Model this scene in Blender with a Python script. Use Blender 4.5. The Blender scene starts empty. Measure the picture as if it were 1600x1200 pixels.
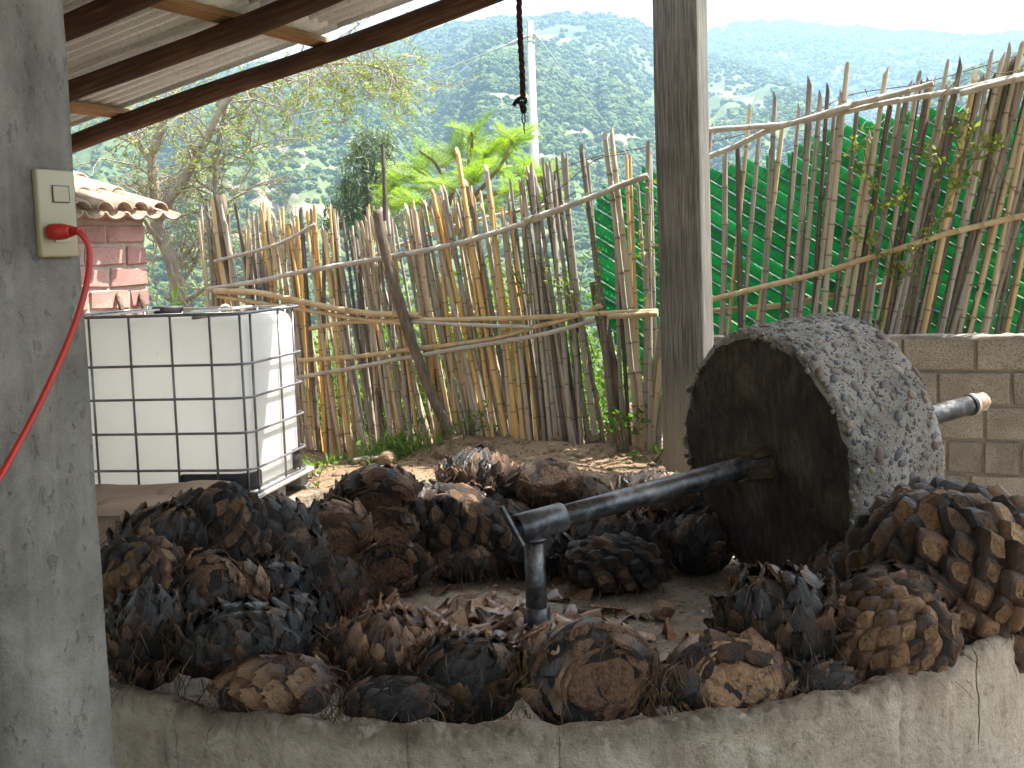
import bpy, bmesh, math, random
import numpy as np
from mathutils import Vector, Matrix, Quaternion

random.seed(11)
rng = np.random.default_rng(11)
SC = bpy.context.scene
COL = SC.collection
R = math.radians

# ------------------------------------------------------------------ camera
CAMP = Vector((0, 0, 1.40))
FPX = 2000.0
PITCH = math.atan(200 / 2000.0)
ROLL = 0.035
_F = Vector((0, math.cos(PITCH), -math.sin(PITCH)))
_U0 = Vector((0, math.sin(PITCH), math.cos(PITCH)))
_R0 = Vector((1, 0, 0))
CR = _R0 * math.cos(ROLL) - _U0 * math.sin(ROLL)
CU = _R0 * math.sin(ROLL) + _U0 * math.cos(ROLL)
cam_d = bpy.data.cameras.new('camera')
cam = bpy.data.objects.new('camera', cam_d)
COL.objects.link(cam)
cam_d.sensor_width = 36.0
cam_d.lens = 45.0
cam_d.clip_start = 0.05
cam_d.clip_end = 9000
cam.matrix_world = Matrix(((CR.x, CU.x, -_F.x, CAMP.x), (CR.y, CU.y, -_F.y, CAMP.y), (CR.z, CU.z, -_F.z, CAMP.z), (0, 0, 0, 1)))
SC.camera = cam

# site directions: everything built here is turned 24 degrees against the view
TH = R(24)
SU = Vector((math.cos(TH), -math.sin(TH), 0))
SV = Vector((math.sin(TH), math.cos(TH), 0))
SZ = Vector((0, 0, 1))

# ------------------------------------------------------------------ world, sun, exposure
SUN_EL = R(62)
_h = (SU * 0.74 + SV * 0.67).normalized()
SUND = Vector((_h.x * math.cos(SUN_EL), _h.y * math.cos(SUN_EL), math.sin(SUN_EL)))
wd = bpy.data.worlds.new('World')
SC.world = wd
wd.use_nodes = True
wn = wd.node_tree
wn.nodes.clear()
_o = wn.nodes.new('ShaderNodeOutputWorld')
_b = wn.nodes.new('ShaderNodeBackground')
_s = wn.nodes.new('ShaderNodeTexSky')
_s.sky_type = 'NISHITA'
_s.sun_disc = False
_s.sun_elevation = SUN_EL
_s.sun_rotation = math.atan2(_h.x, _h.y)
_s.air_density = 1.0
_s.dust_density = 4.0
_s.ozone_density = 1.0
_b.inputs['Strength'].default_value = 0.115
_hs = wn.nodes.new('ShaderNodeHueSaturation')      # a thin bright veil of cloud: same everywhere in the sky
_hs.inputs['Saturation'].default_value = 0.06
wn.links.new(_s.outputs[0], _hs.inputs['Color'])
wn.links.new(_hs.outputs[0], _b.inputs[0])
wn.links.new(_b.outputs[0], _o.inputs[0])
sl = bpy.data.lights.new('sun', 'SUN')
sl.energy = 5.0
sl.angle = R(0.55)
sl.color = (1.0, 0.95, 0.86)
so = bpy.data.objects.new('sun', sl)
COL.objects.link(so)
so.location = (0, 0, 30)
so.rotation_euler = SUND.to_track_quat('Z', 'Y').to_euler()
vs = SC.view_settings
SC.display_settings.display_device = 'sRGB'
vs.view_transform = 'Standard'
vs.look = 'None'
vs.exposure = 2.0
vs.gamma = 1.0
vs.use_curve_mapping = False
SC.render.engine = 'CYCLES'
cy = SC.cycles
cy.use_denoising = True
cy.max_bounces = 11
cy.diffuse_bounces = 7
cy.glossy_bounces = 4
cy.transmission_bounces = 8
cy.volume_bounces = 0
cy.transparent_max_bounces = 8
cy.sample_clamp_indirect = 6.0

# ------------------------------------------------------------------ pixel helpers (pixels of the 1600x1200 photograph)
def ray(px, py):
    return (_F + CR * ((px - 800) / FPX) + CU * ((600 - py) / FPX))
def P(px, py, Y):
    d = ray(px, py)
    return CAMP + d * (Y / d.y)
def onz(px, py, z):
    d = ray(px, py)
    return CAMP + d * ((z - CAMP.z) / d.z)
def onplane(px, py, p0, n):
    d = ray(px, py)
    return CAMP + d * ((p0 - CAMP).dot(n) / d.dot(n))
def proj(p):
    q = p - CAMP
    w = q.dot(_F)
    return 800 + FPX * q.dot(CR) / w, 600 - FPX * q.dot(CU) / w
def UV(u, v, z=0.0):
    return SU * u + SV * v + SZ * z
def pw(table, x):
    xs = [a for a, b in table]
    ys = [b for a, b in table]
    return float(np.interp(x, xs, ys))

# ------------------------------------------------------------------ numpy noise
def _hash(i, j, k, s):
    h = (i.astype(np.int64) * 374761393 + j.astype(np.int64) * 668265263 + k.astype(np.int64) * 1274126177 + s * 974634777) & 0xFFFFFFFF
    h = ((h ^ (h >> 13)) * 1274126177) & 0xFFFFFFFF
    h = h ^ (h >> 16)
    return (h & 0xFFFF) / 65535.0
def vnoise(x, y, z=0.0, s=0):
    x = np.asarray(x, float); y = np.asarray(y, float); z = np.asarray(z, float) + np.zeros_like(x)
    i = np.floor(x); j = np.floor(y); k = np.floor(z)
    fx = x - i; fy = y - j; fz = z - k
    fx = fx * fx * (3 - 2 * fx); fy = fy * fy * (3 - 2 * fy); fz = fz * fz * (3 - 2 * fz)
    r = 0
    for a in (0, 1):
        for b in (0, 1):
            for c in (0, 1):
                w = (fx if a else 1 - fx) * (fy if b else 1 - fy) * (fz if c else 1 - fz)
                r = r + w * _hash(i + a, j + b, k + c, s)
    return r
def fbm(x, y, z=0.0, s=0, o=4):
    r = 0; a = 0.5; f = 1.0
    for n in range(o):
        r = r + a * (vnoise(np.asarray(x) * f, np.asarray(y) * f, np.asarray(z) * f, s + n) - 0.5)
        a *= 0.5; f *= 2.03
    return r

# ------------------------------------------------------------------ mesh helpers
class MB:
    def __init__(s):
        s.v = []; s.f = []; s.mi = []; s.sm = []
    def add(s, vs_, fs, mat=0, smooth=True):
        o = len(s.v)
        s.v.extend([tuple(p) for p in vs_])
        for f in fs:
            s.f.append(tuple(i + o for i in f)); s.mi.append(mat); s.sm.append(smooth)
        return o
    def mesh(s, name, mats, org=(0, 0, 0)):
        me = bpy.data.meshes.new(name)
        a = np.array(s.v, float).reshape(-1, 3) - np.array(org, float)
        me.from_pydata(a.tolist(), [], s.f)
        for m in mats:
            me.materials.append(m)
        me.polygons.foreach_set('material_index', s.mi)
        me.polygons.foreach_set('use_smooth', s.sm)
        me.update()
        return me
    def build(s, name, mats, parent=None, loc=None):
        if not isinstance(mats, (list, tuple)):
            mats = [mats]
        org = loc if loc is not None else (parent.location if parent else (0, 0, 0))
        me = s.mesh(name, mats, org)
        ob = bpy.data.objects.new(name, me)
        COL.objects.link(ob)
        if parent:
            ob.parent = parent
        if loc is not None and not parent:
            ob.location = loc
        return ob

def tag(o, label=None, cat=None, group=None, kind=None):
    if label: o['label'] = label
    if cat: o['category'] = cat
    if group: o['group'] = group
    if kind: o['kind'] = kind
    return o
def thing(name, loc, label, cat, group=None):
    o = bpy.data.objects.new(name, None)
    o.empty_display_size = 0.1
    COL.objects.link(o)
    o.location = loc
    return tag(o, label, cat, group)
def inst(name, me, parent, M, color=None):
    o = bpy.data.objects.new(name, me)
    COL.objects.link(o)
    if parent: o.parent = parent
    o.matrix_basis = M
    if color: o.color = color
    return o

def frame_for(d):
    d = Vector(d).normalized()
    a = Vector((0, 0, 1)) if abs(d.z) < 0.92 else Vector((1, 0, 0))
    x = a.cross(d).normalized()
    return x, d.cross(x), d
def tube(mb, pts, rad, n=8, mat=0, cap=True, rough=0.0, smooth=True):
    pts = [Vector(p) for p in pts]
    if not isinstance(rad, (list, tuple)): rad = [rad] * len(pts)
    vs_ = []; fs = []
    px_ = None
    for i, p in enumerate(pts):
        d = (pts[min(i + 1, len(pts) - 1)] - pts[max(i - 1, 0)])
        if d.length < 1e-9: d = Vector((0, 0, 1))
        d.normalize()
        if px_ is None:
            x, y, _ = frame_for(d)
        else:
            x = (px_ - d * px_.dot(d)).normalized(); y = d.cross(x)
        px_ = x
        for k in range(n):
            a = 2 * math.pi * k / n
            r = rad[i] * (1 + (random.uniform(-rough, rough) if rough else 0))
            vs_.append(p + x * (r * math.cos(a)) + y * (r * math.sin(a)))
    for i in range(len(pts) - 1):
        for k in range(n):
            k2 = (k + 1) % n
            fs.append((i * n + k, i * n + k2, (i + 1) * n + k2, (i + 1) * n + k))
    o = mb.add(vs_, fs, mat, smooth)
    if cap:
        mb.f.append(tuple(o + k for k in range(n))[::-1]); mb.mi.append(mat); mb.sm.append(False)
        m = (len(pts) - 1) * n
        mb.f.append(tuple(o + m + k for k in range(n))); mb.mi.append(mat); mb.sm.append(False)
def box(mb, c, ax, sz, mat=0, smooth=False):
    c = Vector(c)
    vs_ = []
    for i in (-1, 1):
        for j in (-1, 1):
            for k in (-1, 1):
                vs_.append(c + ax[0] * (i * sz[0] / 2) + ax[1] * (j * sz[1] / 2) + ax[2] * (k * sz[2] / 2))
    mb.add(vs_, [(0, 1, 3, 2), (4, 6, 7, 5), (0, 4, 5, 1), (2, 3, 7, 6), (0, 2, 6, 4), (1, 5, 7, 3)], mat, smooth)
SAX = (SU, SV, SZ)
def cbox_mesh(name, sz, bev, mats, seg=1, jit=0.0):
    bm = bmesh.new()
    bmesh.ops.create_cube(bm, size=1)
    bmesh.ops.scale(bm, vec=sz, verts=bm.verts)
    if jit:
        for v in bm.verts: v.co += Vector((random.uniform(-jit, jit), random.uniform(-jit, jit), random.uniform(-jit, jit)))
    bmesh.ops.bevel(bm, geom=list(bm.edges), offset=bev, segments=seg, affect='EDGES', profile=0.6)
    me = bpy.data.meshes.new(name)
    bm.to_mesh(me); bm.free()
    for m in mats: me.materials.append(m)
    return me
def smoothline(pts, n):
    pts = [Vector(p) for p in pts]
    out = []
    m = len(pts)
    for i in range(m - 1):
        p0 = pts[max(i - 1, 0)]; p1 = pts[i]; p2 = pts[i + 1]; p3 = pts[min(i + 2, m - 1)]
        for k in range(n):
            t = k / n
            out.append(0.5 * ((2 * p1) + (p2 - p0) * t + (2 * p0 - 5 * p1 + 4 * p2 - p3) * t * t + (3 * p1 - p0 - 3 * p2 + p3) * t ** 3))
    out.append(pts[-1])
    return out
def axmat(x, y, z, loc, s=(1, 1, 1)):
    return Matrix(((x.x * s[0], y.x * s[1], z.x * s[2], loc[0]), (x.y * s[0], y.y * s[1], z.y * s[2], loc[1]), (x.z * s[0], y.z * s[1], z.z * s[2], loc[2]), (0, 0, 0, 1)))

# ------------------------------------------------------------------ material helpers
class NT:
    def __init__(s, name):
        s.m = bpy.data.materials.new(name)
        s.m.use_nodes = True
        s.t = s.m.node_tree
        s.t.nodes.clear()
        s.out = s.n('ShaderNodeOutputMaterial')
    def n(s, typ, **kw):
        nd = s.t.nodes.new(typ)
        for k, v in kw.items():
            setattr(nd, k, v)
        return nd
    def l(s, a, b):
        s.t.links.new(a, b)
    def set(s, nd, **kw):
        for k, v in kw.items():
            sock = nd.inputs[k]
            if hasattr(v, 'is_output') or isinstance(v, bpy.types.NodeSocket): s.l(v, sock)
            else: sock.default_value = v
    def coord(s, scale=(1, 1, 1), rnd=True):
        tc = s.n('ShaderNodeTexCoord')
        mp = s.n('ShaderNodeMapping')
        mp.inputs['Scale'].default_value = scale
        s.l(tc.outputs['Object'], mp.inputs['Vector'])
        if rnd:
            oi = s.n('ShaderNodeObjectInfo')
            m = s.n('ShaderNodeMath', operation='MULTIPLY')
            s.l(oi.outputs['Random'], m.inputs[0]); m.inputs[1].default_value = 57.0
            cb = s.n('ShaderNodeCombineXYZ')
            for i in range(3): s.l(m.outputs[0], cb.inputs[i])
            s.l(cb.outputs[0], mp.inputs['Location'])
        return mp.outputs[0]
    def noise(s, vec, scale, detail=4, rough=0.55, dist=0.0):
        nd = s.n('ShaderNodeTexNoise')
        s.l(vec, nd.inputs['Vector'])
        nd.inputs['Scale'].default_value = scale
        nd.inputs['Detail'].default_value = detail
        nd.inputs['Roughness'].default_value = rough
        nd.inputs['Distortion'].default_value = dist
        return nd.outputs['Fac']
    def voro(s, vec, scale, feature='F1', out='Distance', rnd=1.0):
        nd = s.n('ShaderNodeTexVoronoi', feature=feature)
        s.l(vec, nd.inputs['Vector'])
        nd.inputs['Scale'].default_value = scale
        nd.inputs['Randomness'].default_value = rnd
        return nd.outputs[out]
    def ramp(s, fac, stops, interp='LINEAR'):
        nd = s.n('ShaderNodeValToRGB')
        nd.color_ramp.interpolation = interp
        e = nd.color_ramp.elements
        while len(e) < len(stops): e.new(0.5)
        for el, (p, c) in zip(e, stops):
            el.position = p
            el.color = (c[0], c[1], c[2], 1) if isinstance(c, (tuple, list)) else (c, c, c, 1)
        s.l(fac, nd.inputs[0])
        return nd.outputs[0]
    def math(s, op, a, b=None, clamp=False):
        nd = s.n('ShaderNodeMath', operation=op, use_clamp=clamp)
        for i, v in enumerate((a, b)):
            if v is None: continue
            if isinstance(v, (int, float)): nd.inputs[i].default_value = v
            else: s.l(v, nd.inputs[i])
        return nd.outputs[0]
    def mix(s, fac, a, b, mode='MIX'):
        nd = s.n('ShaderNodeMix', data_type='RGBA', blend_type=mode)
        for sock, v in ((nd.inputs[0], fac), (nd.inputs[6], a), (nd.inputs[7], b)):
            if isinstance(v, (int, float)): sock.default_value = v
            elif isinstance(v, (tuple, list)): sock.default_value = (v[0], v[1], v[2], 1)
            else: s.l(v, sock)
        return nd.outputs[2]
    def bump(s, h, strength, dist):
        nd = s.n('ShaderNodeBump')
        nd.inputs['Strength'].default_value = strength
        nd.inputs['Distance'].default_value = dist
        s.l(h, nd.inputs['Height'])
        return nd.outputs[0]
    def pbsdf(s, col, rough=0.7, bump=None, metal=0.0, spec=0.5, **kw):
        b = s.n('ShaderNodeBsdfPrincipled')
        if isinstance(col, (tuple, list)): b.inputs['Base Color'].default_value = (col[0], col[1], col[2], 1)
        else: s.l(col, b.inputs['Base Color'])
        if isinstance(rough, (int, float)): b.inputs['Roughness'].default_value = rough
        else: s.l(rough, b.inputs['Roughness'])
        if isinstance(metal, (int, float)): b.inputs['Metallic'].default_value = metal
        else: s.l(metal, b.inputs['Metallic'])
        b.inputs['Specular IOR Level'].default_value = spec
        if bump is not None: s.l(bump, b.inputs['Normal'])
        for k, v in kw.items(): b.inputs[k.replace('_', ' ')].default_value = v
        return b.outputs[0]
    def done(s, sh):
        s.l(sh, s.out.inputs['Surface'])
        return s.m

def grunge(name, stops, scale=4.0, stretch=(1, 1, 1), rough=0.8, bs=0.4, bd=0.01, bscale=30.0, metal=0.0, spec=0.3, speck=None, rnd=True, detail=6):
    t = NT(name)
    c = t.coord(stretch, rnd)
    n1 = t.noise(c, scale, detail, 0.6, 0.3)
    col = t.ramp(n1, stops)
    n2 = t.noise(c, bscale, 5, 0.65)
    if speck:
        sp = t.ramp(t.noise(c, speck[0], 3, 0.6), [(speck[1], 0.0), (speck[1] + 0.06, 1.0)])
        col = t.mix(sp, col, speck[2])
    h = t.math('ADD', n2, t.math('MULTIPLY', n1, 0.6))
    return t.done(t.pbsdf(col, rough, t.bump(h, bs, bd), metal, spec))

def along(t, axis, k_along, k_across):
    # coordinates turned so that the grain runs along the given direction
    tc = t.n('ShaderNodeTexCoord'); oi = t.n('ShaderNodeObjectInfo'); cb = t.n('ShaderNodeCombineXYZ')
    a = Vector(axis).normalized(); x, y, _ = frame_for(a)
    for i, (d, k) in enumerate(((x, k_across), (y, k_across), (a, k_along))):
        vm = t.n('ShaderNodeVectorMath', operation='DOT_PRODUCT')
        t.l(tc.outputs['Object'], vm.inputs[0]); vm.inputs[1].default_value = d * k
        m = t.math('ADD', vm.outputs['Value'], t.math('MULTIPLY', oi.outputs['Random'], 37.0))
        t.l(m, cb.inputs[i])
    return cb.outputs[0]
GR = (SU + SZ * 0.207).normalized()
def cellwood(name, stops, stretch=(18, 18, 1.2), scale=3.0, rough=0.75, bd=0.006, bs=0.6, axis=None, spec=0.25):
    t = NT(name)
    c = along(t, axis, stretch[2], stretch[0]) if axis is not None else t.coord(stretch, True)
    n1 = t.noise(c, scale, 6, 0.62, 0.25)
    c2 = t.coord((1, 1, 1), True)
    n3 = t.noise(c2, 2.5, 3, 0.5)
    f = t.math('ADD', t.math('MULTIPLY', n1, 0.7), t.math('MULTIPLY', n3, 0.3))
    col = t.ramp(f, stops)
    return t.done(t.pbsdf(col, rough, t.bump(n1, bs, bd), 0, spec))

def leafmat(name, ca, cb, trans=0.45, rough=0.5):
    t = NT(name)
    oi = t.n('ShaderNodeObjectInfo')
    c = t.coord((1, 1, 1), True)
    n = t.noise(c, 9.0, 2, 0.5)
    w = t.n('ShaderNodeTexWhiteNoise', noise_dimensions='3D')
    mp = t.n('ShaderNodeVectorMath', operation='SNAP')
    t.l(c, mp.inputs[0]); mp.inputs[1].default_value = (0.07, 0.07, 0.07)
    t.l(mp.outputs[0], w.inputs['Vector'])
    f = t.math('ADD', t.math('MULTIPLY', n, 0.6), t.math('MULTIPLY', w.outputs['Value'], 0.4))
    col = t.ramp(f, [(0.25, ca), (0.75, cb)])
    p = t.pbsdf(col, rough, None, 0, 0.35)
    tr = t.n('ShaderNodeBsdfTranslucent')
    tc = t.mix(0.35, col, (0.75, 0.85, 0.1), 'MULTIPLY')
    tc = t.mix(0.5, col, t.mix(1.0, col, (1.6, 1.9, 0.5), 'MULTIPLY'))
    t.l(tc, tr.inputs[0])
    mx = t.n('ShaderNodeMixShader'); mx.inputs[0].default_value = trans
    t.l(p, mx.inputs[1]); t.l(tr.outputs[0], mx.inputs[2])
    return t.done(mx.outputs[0])

M = {}
def make_materials():
    # rough cast column
    t = NT('rough_grey_concrete'); c = t.coord((1, 1, 1), False)
    cs = t.coord((1, 1, 0.6), False)
    n1 = t.noise(c, 7, 7, 0.68, 0.3); n2 = t.noise(cs, 62, 4, 0.62, 0.2); n3 = t.noise(c, 220, 3, 0.6)
    pit = t.ramp(n2, [(0.31, 0.0), (0.39, 1.0)])
    col = t.ramp(n1, [(0.32, (0.095, 0.089, 0.077)), (0.5, (0.155, 0.147, 0.130)), (0.68, (0.225, 0.215, 0.193))])
    col = t.mix(t.math('MULTIPLY', t.math('SUBTRACT', 1.0, pit), 0.14), col, (0.09, 0.088, 0.08))
    cz = t.coord((9, 9, 0.5), False); n4 = t.noise(cz, 2.2, 5, 0.6, 0.4)
    col = t.mix(t.math('MULTIPLY', t.ramp(n4, [(0.52, 0.0), (0.72, 1.0)]), 0.25), col, (0.30, 0.29, 0.265))
    h = t.math('ADD', t.math('MULTIPLY', pit, 0.4), t.math('ADD', t.math('MULTIPLY', n3, 0.35), n1))
    M['column'] = t.done(t.pbsdf(col, 0.88, t.bump(h, 0.9, 0.010), 0, 0.3))
    M['ivory'] = grunge('ivory_plastic', [(0.3, (0.28, 0.245, 0.16)), (0.7, (0.33, 0.29, 0.20))], 8, rough=0.4, bs=0.03, bd=0.001, spec=0.5)
    M['red'] = grunge('red_plastic', [(0.3, (0.33, 0.012, 0.008)), (0.7, (0.42, 0.02, 0.012))], 20, rough=0.42, bs=0.05, bd=0.001, spec=0.5)
    M['log'] = cellwood('dark_red_brown_log', [(0.30, (0.022, 0.011, 0.008)), (0.5, (0.068, 0.032, 0.020)), (0.70, (0.16, 0.085, 0.052))], (22, 22, 1.0), 2.5, bd=0.01, axis=GR)
    M['batten'] = cellwood('orange_brown_board', [(0.25, (0.13, 0.065, 0.03)), (0.5, (0.30, 0.165, 0.08)), (0.75, (0.46, 0.29, 0.16))], (14, 14, 1.2), 3.0, axis=SV)
    # galvanised sheet, rust and dirt streaks along the corrugation (object x = along)
    t = NT('galvanised_corrugated_sheet'); c = along(t, GR, 0.8, 5); c1 = t.coord((1, 1, 1), True)
    n1 = t.noise(c, 1.2, 5, 0.65, 0.2); n2 = t.noise(c1, 5, 5, 0.7); n3 = t.noise(c1, 60, 3, 0.7)
    f = t.math('ADD', t.math('MULTIPLY', n1, 0.7), t.math('MULTIPLY', n2, 0.3))
    col = t.ramp(f, [(0.30, (0.36, 0.34, 0.33)), (0.40, (0.68, 0.69, 0.705)), (0.52, (0.80, 0.82, 0.845))])
    col = t.mix(t.math('MULTIPLY', t.ramp(n3, [(0.55, 0.0), (0.68, 1.0)]), 0.4), col, (0.10, 0.07, 0.05))
    M['sheet'] = t.done(t.pbsdf(col, 0.5, t.bump(n3, 0.15, 0.002), 0.25, 0.5))
    # grey grained post
    t = NT('weathered_grey_post'); c = t.coord((42, 42, 1.1), False); c1 = t.coord((1, 1, 1), False)
    n1 = t.noise(c, 3.0, 7, 0.65, 0.35); n2 = t.noise(c1, 2.2, 4, 0.6, 0.5)
    f = t.math('ADD', t.math('MULTIPLY', n1, 0.75), t.math('MULTIPLY', n2, 0.25))
    col = t.ramp(f, [(0.32, (0.040, 0.036, 0.031)), (0.48, (0.135, 0.123, 0.108)), (0.66, (0.29, 0.27, 0.24))])
    sp = t.n('ShaderNodeSeparateXYZ'); t.l(c1, sp.inputs[0])
    foot = t.ramp(t.math('ADD', sp.outputs['Z'], t.math('MULTIPLY', n2, 0.8)), [(0.55, 1.0), (1.25, 0.0)])
    col = t.mix(t.math('MULTIPLY', foot, 0.65), col, (0.33, 0.28, 0.2))
    M['post'] = t.done(t.pbsdf(col, 0.85, t.bump(n1, 0.8, 0.008), 0, 0.25))

    # ---- agave: burnt leaf bases; colour follows the object and its fibres
    def agave(name, stops, lift, rough_lo, rough_hi, fib=(26, 3.0, 10), scale=1.2, spec=0.5, grad=0.0, pit=0, coat=0.0):
        t = NT(name)
        oi = t.n('ShaderNodeObjectInfo')
        c = t.coord((1, 1, 1), True); cf = t.coord(fib, True)
        n1 = t.noise(c, 1.6, 4, 0.6, 0.4); nf = t.noise(cf, scale, 4, 0.65, 0.15)
        sep = t.n('ShaderNodeSeparateColor'); t.l(oi.outputs['Color'], sep.inputs[0])
        f = t.math('ADD', t.math('MULTIPLY', n1, 0.42), t.math('MULTIPLY', nf, 0.42))
        f = t.math('ADD', f, t.math('MULTIPLY', oi.outputs['Random'], 0.36))
        f = t.math('ADD', f, t.math('SUBTRACT', sep.outputs[0], 0.5))
        sy = t.n('ShaderNodeSeparateXYZ'); tcy = t.n('ShaderNodeTexCoord'); t.l(tcy.outputs['Object'], sy.inputs[0])
        if grad: f = t.math('ADD', f, t.math('MULTIPLY', t.math('SUBTRACT', sy.outputs['Y'], 0.5), grad))
        f = t.math('ADD', f, lift, True)
        col = t.ramp(f, stops)
        ro = t.ramp(n1, [(0.3, rough_lo), (0.7, rough_hi)])
        h = nf
        if pit:
            np_ = t.noise(c, pit, 4, 0.7, 0.4)
            pm = t.ramp(np_, [(0.36, 1.0), (0.50, 0.0)])
            col = t.mix(t.math('MULTIPLY', pm, 0.75), col, (0.018, 0.011, 0.008))
            h = t.math('ADD', nf, np_)
        return t.done(t.pbsdf(col, ro, t.bump(h, 0.7, 0.03), 0, spec, Coat_Weight=coat, Coat_Roughness=0.16))
    dark = [(0.30, (0.008, 0.007, 0.006)), (0.50, (0.025, 0.015, 0.010)), (0.67, (0.080, 0.040, 0.019)), (0.83, (0.21, 0.108, 0.052)), (1.0, (0.36, 0.20, 0.10))]
    M['burnt'] = agave('burnt_agave_leaf', dark, -0.03, 0.14, 0.5, grad=0.34, spec=0.6, coat=0.14)
    M['side'] = agave('charred_stump_side', dark, -0.10, 0.28, 0.6, coat=0.06)
    M['cut'] = agave('cut_agave_leaf_end', [(0.3, (0.022, 0.014, 0.01)), (0.5, (0.10, 0.052, 0.026)), (0.7, (0.27, 0.15, 0.072)), (1.0, (0.46, 0.29, 0.155))], 0.0, 0.5, 0.8, (9, 7, 9), 2.0, 0.35, 0.0, 4.5)
    M['core'] = agave('charred_agave_body', dark, -0.15, 0.5, 0.85, (30, 30, 5), 1.0, 0.3)
    M['heart'] = agave('cooked_agave_heart', [(0.25, (0.025, 0.013, 0.009)), (0.5, (0.11, 0.052, 0.027)), (0.75, (0.23, 0.12, 0.062)), (1.0, (0.38, 0.23, 0.12))], -0.01, 0.32, 0.7, (16, 4, 12), 1.6, 0.45, 0.30, 6.0, coat=0.1)
    M['face'] = agave('sawn_agave_face', [(0.25, (0.03, 0.016, 0.011)), (0.5, (0.105, 0.052, 0.028)), (0.75, (0.21, 0.112, 0.06)), (1.0, (0.36, 0.215, 0.115))], 0.0, 0.5, 0.8, (24, 24, 24), 2.5, 0.3, 0.0, 38.0)
    M['glossy'] = agave('juicy_agave_scrap', [(0.25, (0.016, 0.009, 0.007)), (0.45, (0.065, 0.028, 0.015)), (0.7, (0.23, 0.10, 0.042)), (1.0, (0.50, 0.29, 0.14))], 0.0, 0.08, 0.34, (30, 2.5, 10), 1.4, 0.8, coat=0.7)
    M['fibre'] = grunge('dry_agave_fibre', [(0.3, (0.035, 0.02, 0.013)), (0.6, (0.14, 0.08, 0.042)), (0.8, (0.30, 0.19, 0.105))], 8, rough=0.8)

    # ---- mill
    t = NT('rough_ring_plaster'); c = t.coord((1, 1, 1), False); cs = t.coord((1, 1, 0.25), False)
    n1 = t.noise(c, 3.2, 6, 0.62, 0.4); n2 = t.noise(c, 34, 6, 0.7); n3 = t.noise(cs, 7, 5, 0.6, 0.6)
    f = t.math('ADD', t.math('MULTIPLY', n1, 0.6), t.math('MULTIPLY', n3, 0.4))
    col = t.ramp(f, [(0.32, (0.20, 0.155, 0.11)), (0.5, (0.44, 0.365, 0.275)), (0.68, (0.60, 0.52, 0.41))])
    col = t.mix(t.math('MULTIPLY', t.ramp(n2, [(0.3, 1.0), (0.45, 0.0)]), 0.5), col, (0.09, 0.07, 0.05))
    geo = t.n('ShaderNodeNewGeometry'); sx = t.n('ShaderNodeSeparateXYZ'); t.l(geo.outputs['Position'], sx.inputs[0])
    stain = t.ramp(t.math('ADD', sx.outputs['Z'], t.math('MULTIPLY', t.math('SUBTRACT', n3, 0.5), 0.22)), [(-0.03, 0.0), (0.06, 1.0)])
    col = t.mix(t.math('MULTIPLY', stain, 0.6), col, (0.12, 0.09, 0.06))
    cd = t.coord((7, 7, 0.55), False); n6 = t.noise(cd, 2.0, 5, 0.6, 0.5)
    drip = t.math('MULTIPLY', t.ramp(n6, [(0.50, 0.0), (0.60, 1.0)]), t.ramp(sx.outputs['Z'], [(-0.12 + 0.5 - 0.5, 0.0), (0.05, 1.0)]))
    col = t.mix(t.math('MULTIPLY', drip, 0.6), col, (0.085, 0.062, 0.042))
    n7 = t.noise(c, 11, 6, 0.7, 0.8)
    col = t.mix(t.math('MULTIPLY', t.ramp(n7, [(0.56, 0.0), (0.66, 1.0)]), 0.45), col, (0.60, 0.54, 0.44))
    h = t.math('ADD', t.math('ADD', t.math('MULTIPLY', n2, 0.7), n1), t.math('MULTIPLY', n7, 0.6))
    M['ring'] = t.done(t.pbsdf(col, 0.9, t.bump(h, 1.0, 0.03), 0, 0.25))
    t = NT('gritty_mill_floor'); c = t.coord((1, 1, 1), False)
    n1 = t.noise(c, 3, 5, 0.6, 0.3); n2 = t.noise(c, 28, 5, 0.72, 0.5); n3 = t.noise(c, 90, 3, 0.6)
    col = t.ramp(n1, [(0.3, (0.19, 0.155, 0.12)), (0.7, (0.36, 0.31, 0.25))])
    col = t.mix(t.ramp(n2, [(0.36, 0.85), (0.46, 0.0)]), col, (0.035, 0.025, 0.018))
    M['mfloor'] = t.done(t.pbsdf(col, 0.75, t.bump(t.math('ADD', n2, t.math('MULTIPLY', n3, 0.5)), 0.7, 0.012), 0, 0.35))
    # stone wheel
    t = NT('pebbly_concrete_tread'); c = t.coord((1, 1, 1), False)
    n1 = t.noise(c, 4, 5, 0.6, 0.3); n2 = t.noise(c, 60, 5, 0.75); n3 = t.noise(c, 130, 4, 0.7)
    col = t.ramp(n1, [(0.3, (0.20, 0.185, 0.16)), (0.6, (0.31, 0.29, 0.26)), (0.8, (0.40, 0.38, 0.345))])
    vd = t.voro(c, 70, 'F1', 'Distance'); vc = t.voro(c, 70, 'F1', 'Color')
    sepc = t.n('ShaderNodeSeparateColor'); t.l(vc, sepc.inputs[0])
    pk = t.math('MULTIPLY', t.ramp(vd, [(0.30, 1.0), (0.42, 0.0)]), t.ramp(sepc.outputs[0], [(0.5, 0.0), (0.55, 1.0)]))
    col = t.mix(pk, col, t.ramp(sepc.outputs[1], [(0.0, (0.07, 0.07, 0.08)), (0.4, (0.17, 0.13, 0.11)), (0.7, (0.30, 0.22, 0.15)), (1.0, (0.22, 0.22, 0.24))]))
    col = t.mix(t.math('MULTIPLY', t.ramp(n2, [(0.3, 1.0), (0.42, 0.0)]), 0.8), col, (0.05, 0.045, 0.04))
    n5 = t.noise(c, 2.3, 5, 0.6, 0.5)
    col = t.mix(t.math('MULTIPLY', t.ramp(n5, [(0.5, 0.0), (0.62, 1.0)]), 0.55), col, (0.07, 0.058, 0.045))
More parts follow.
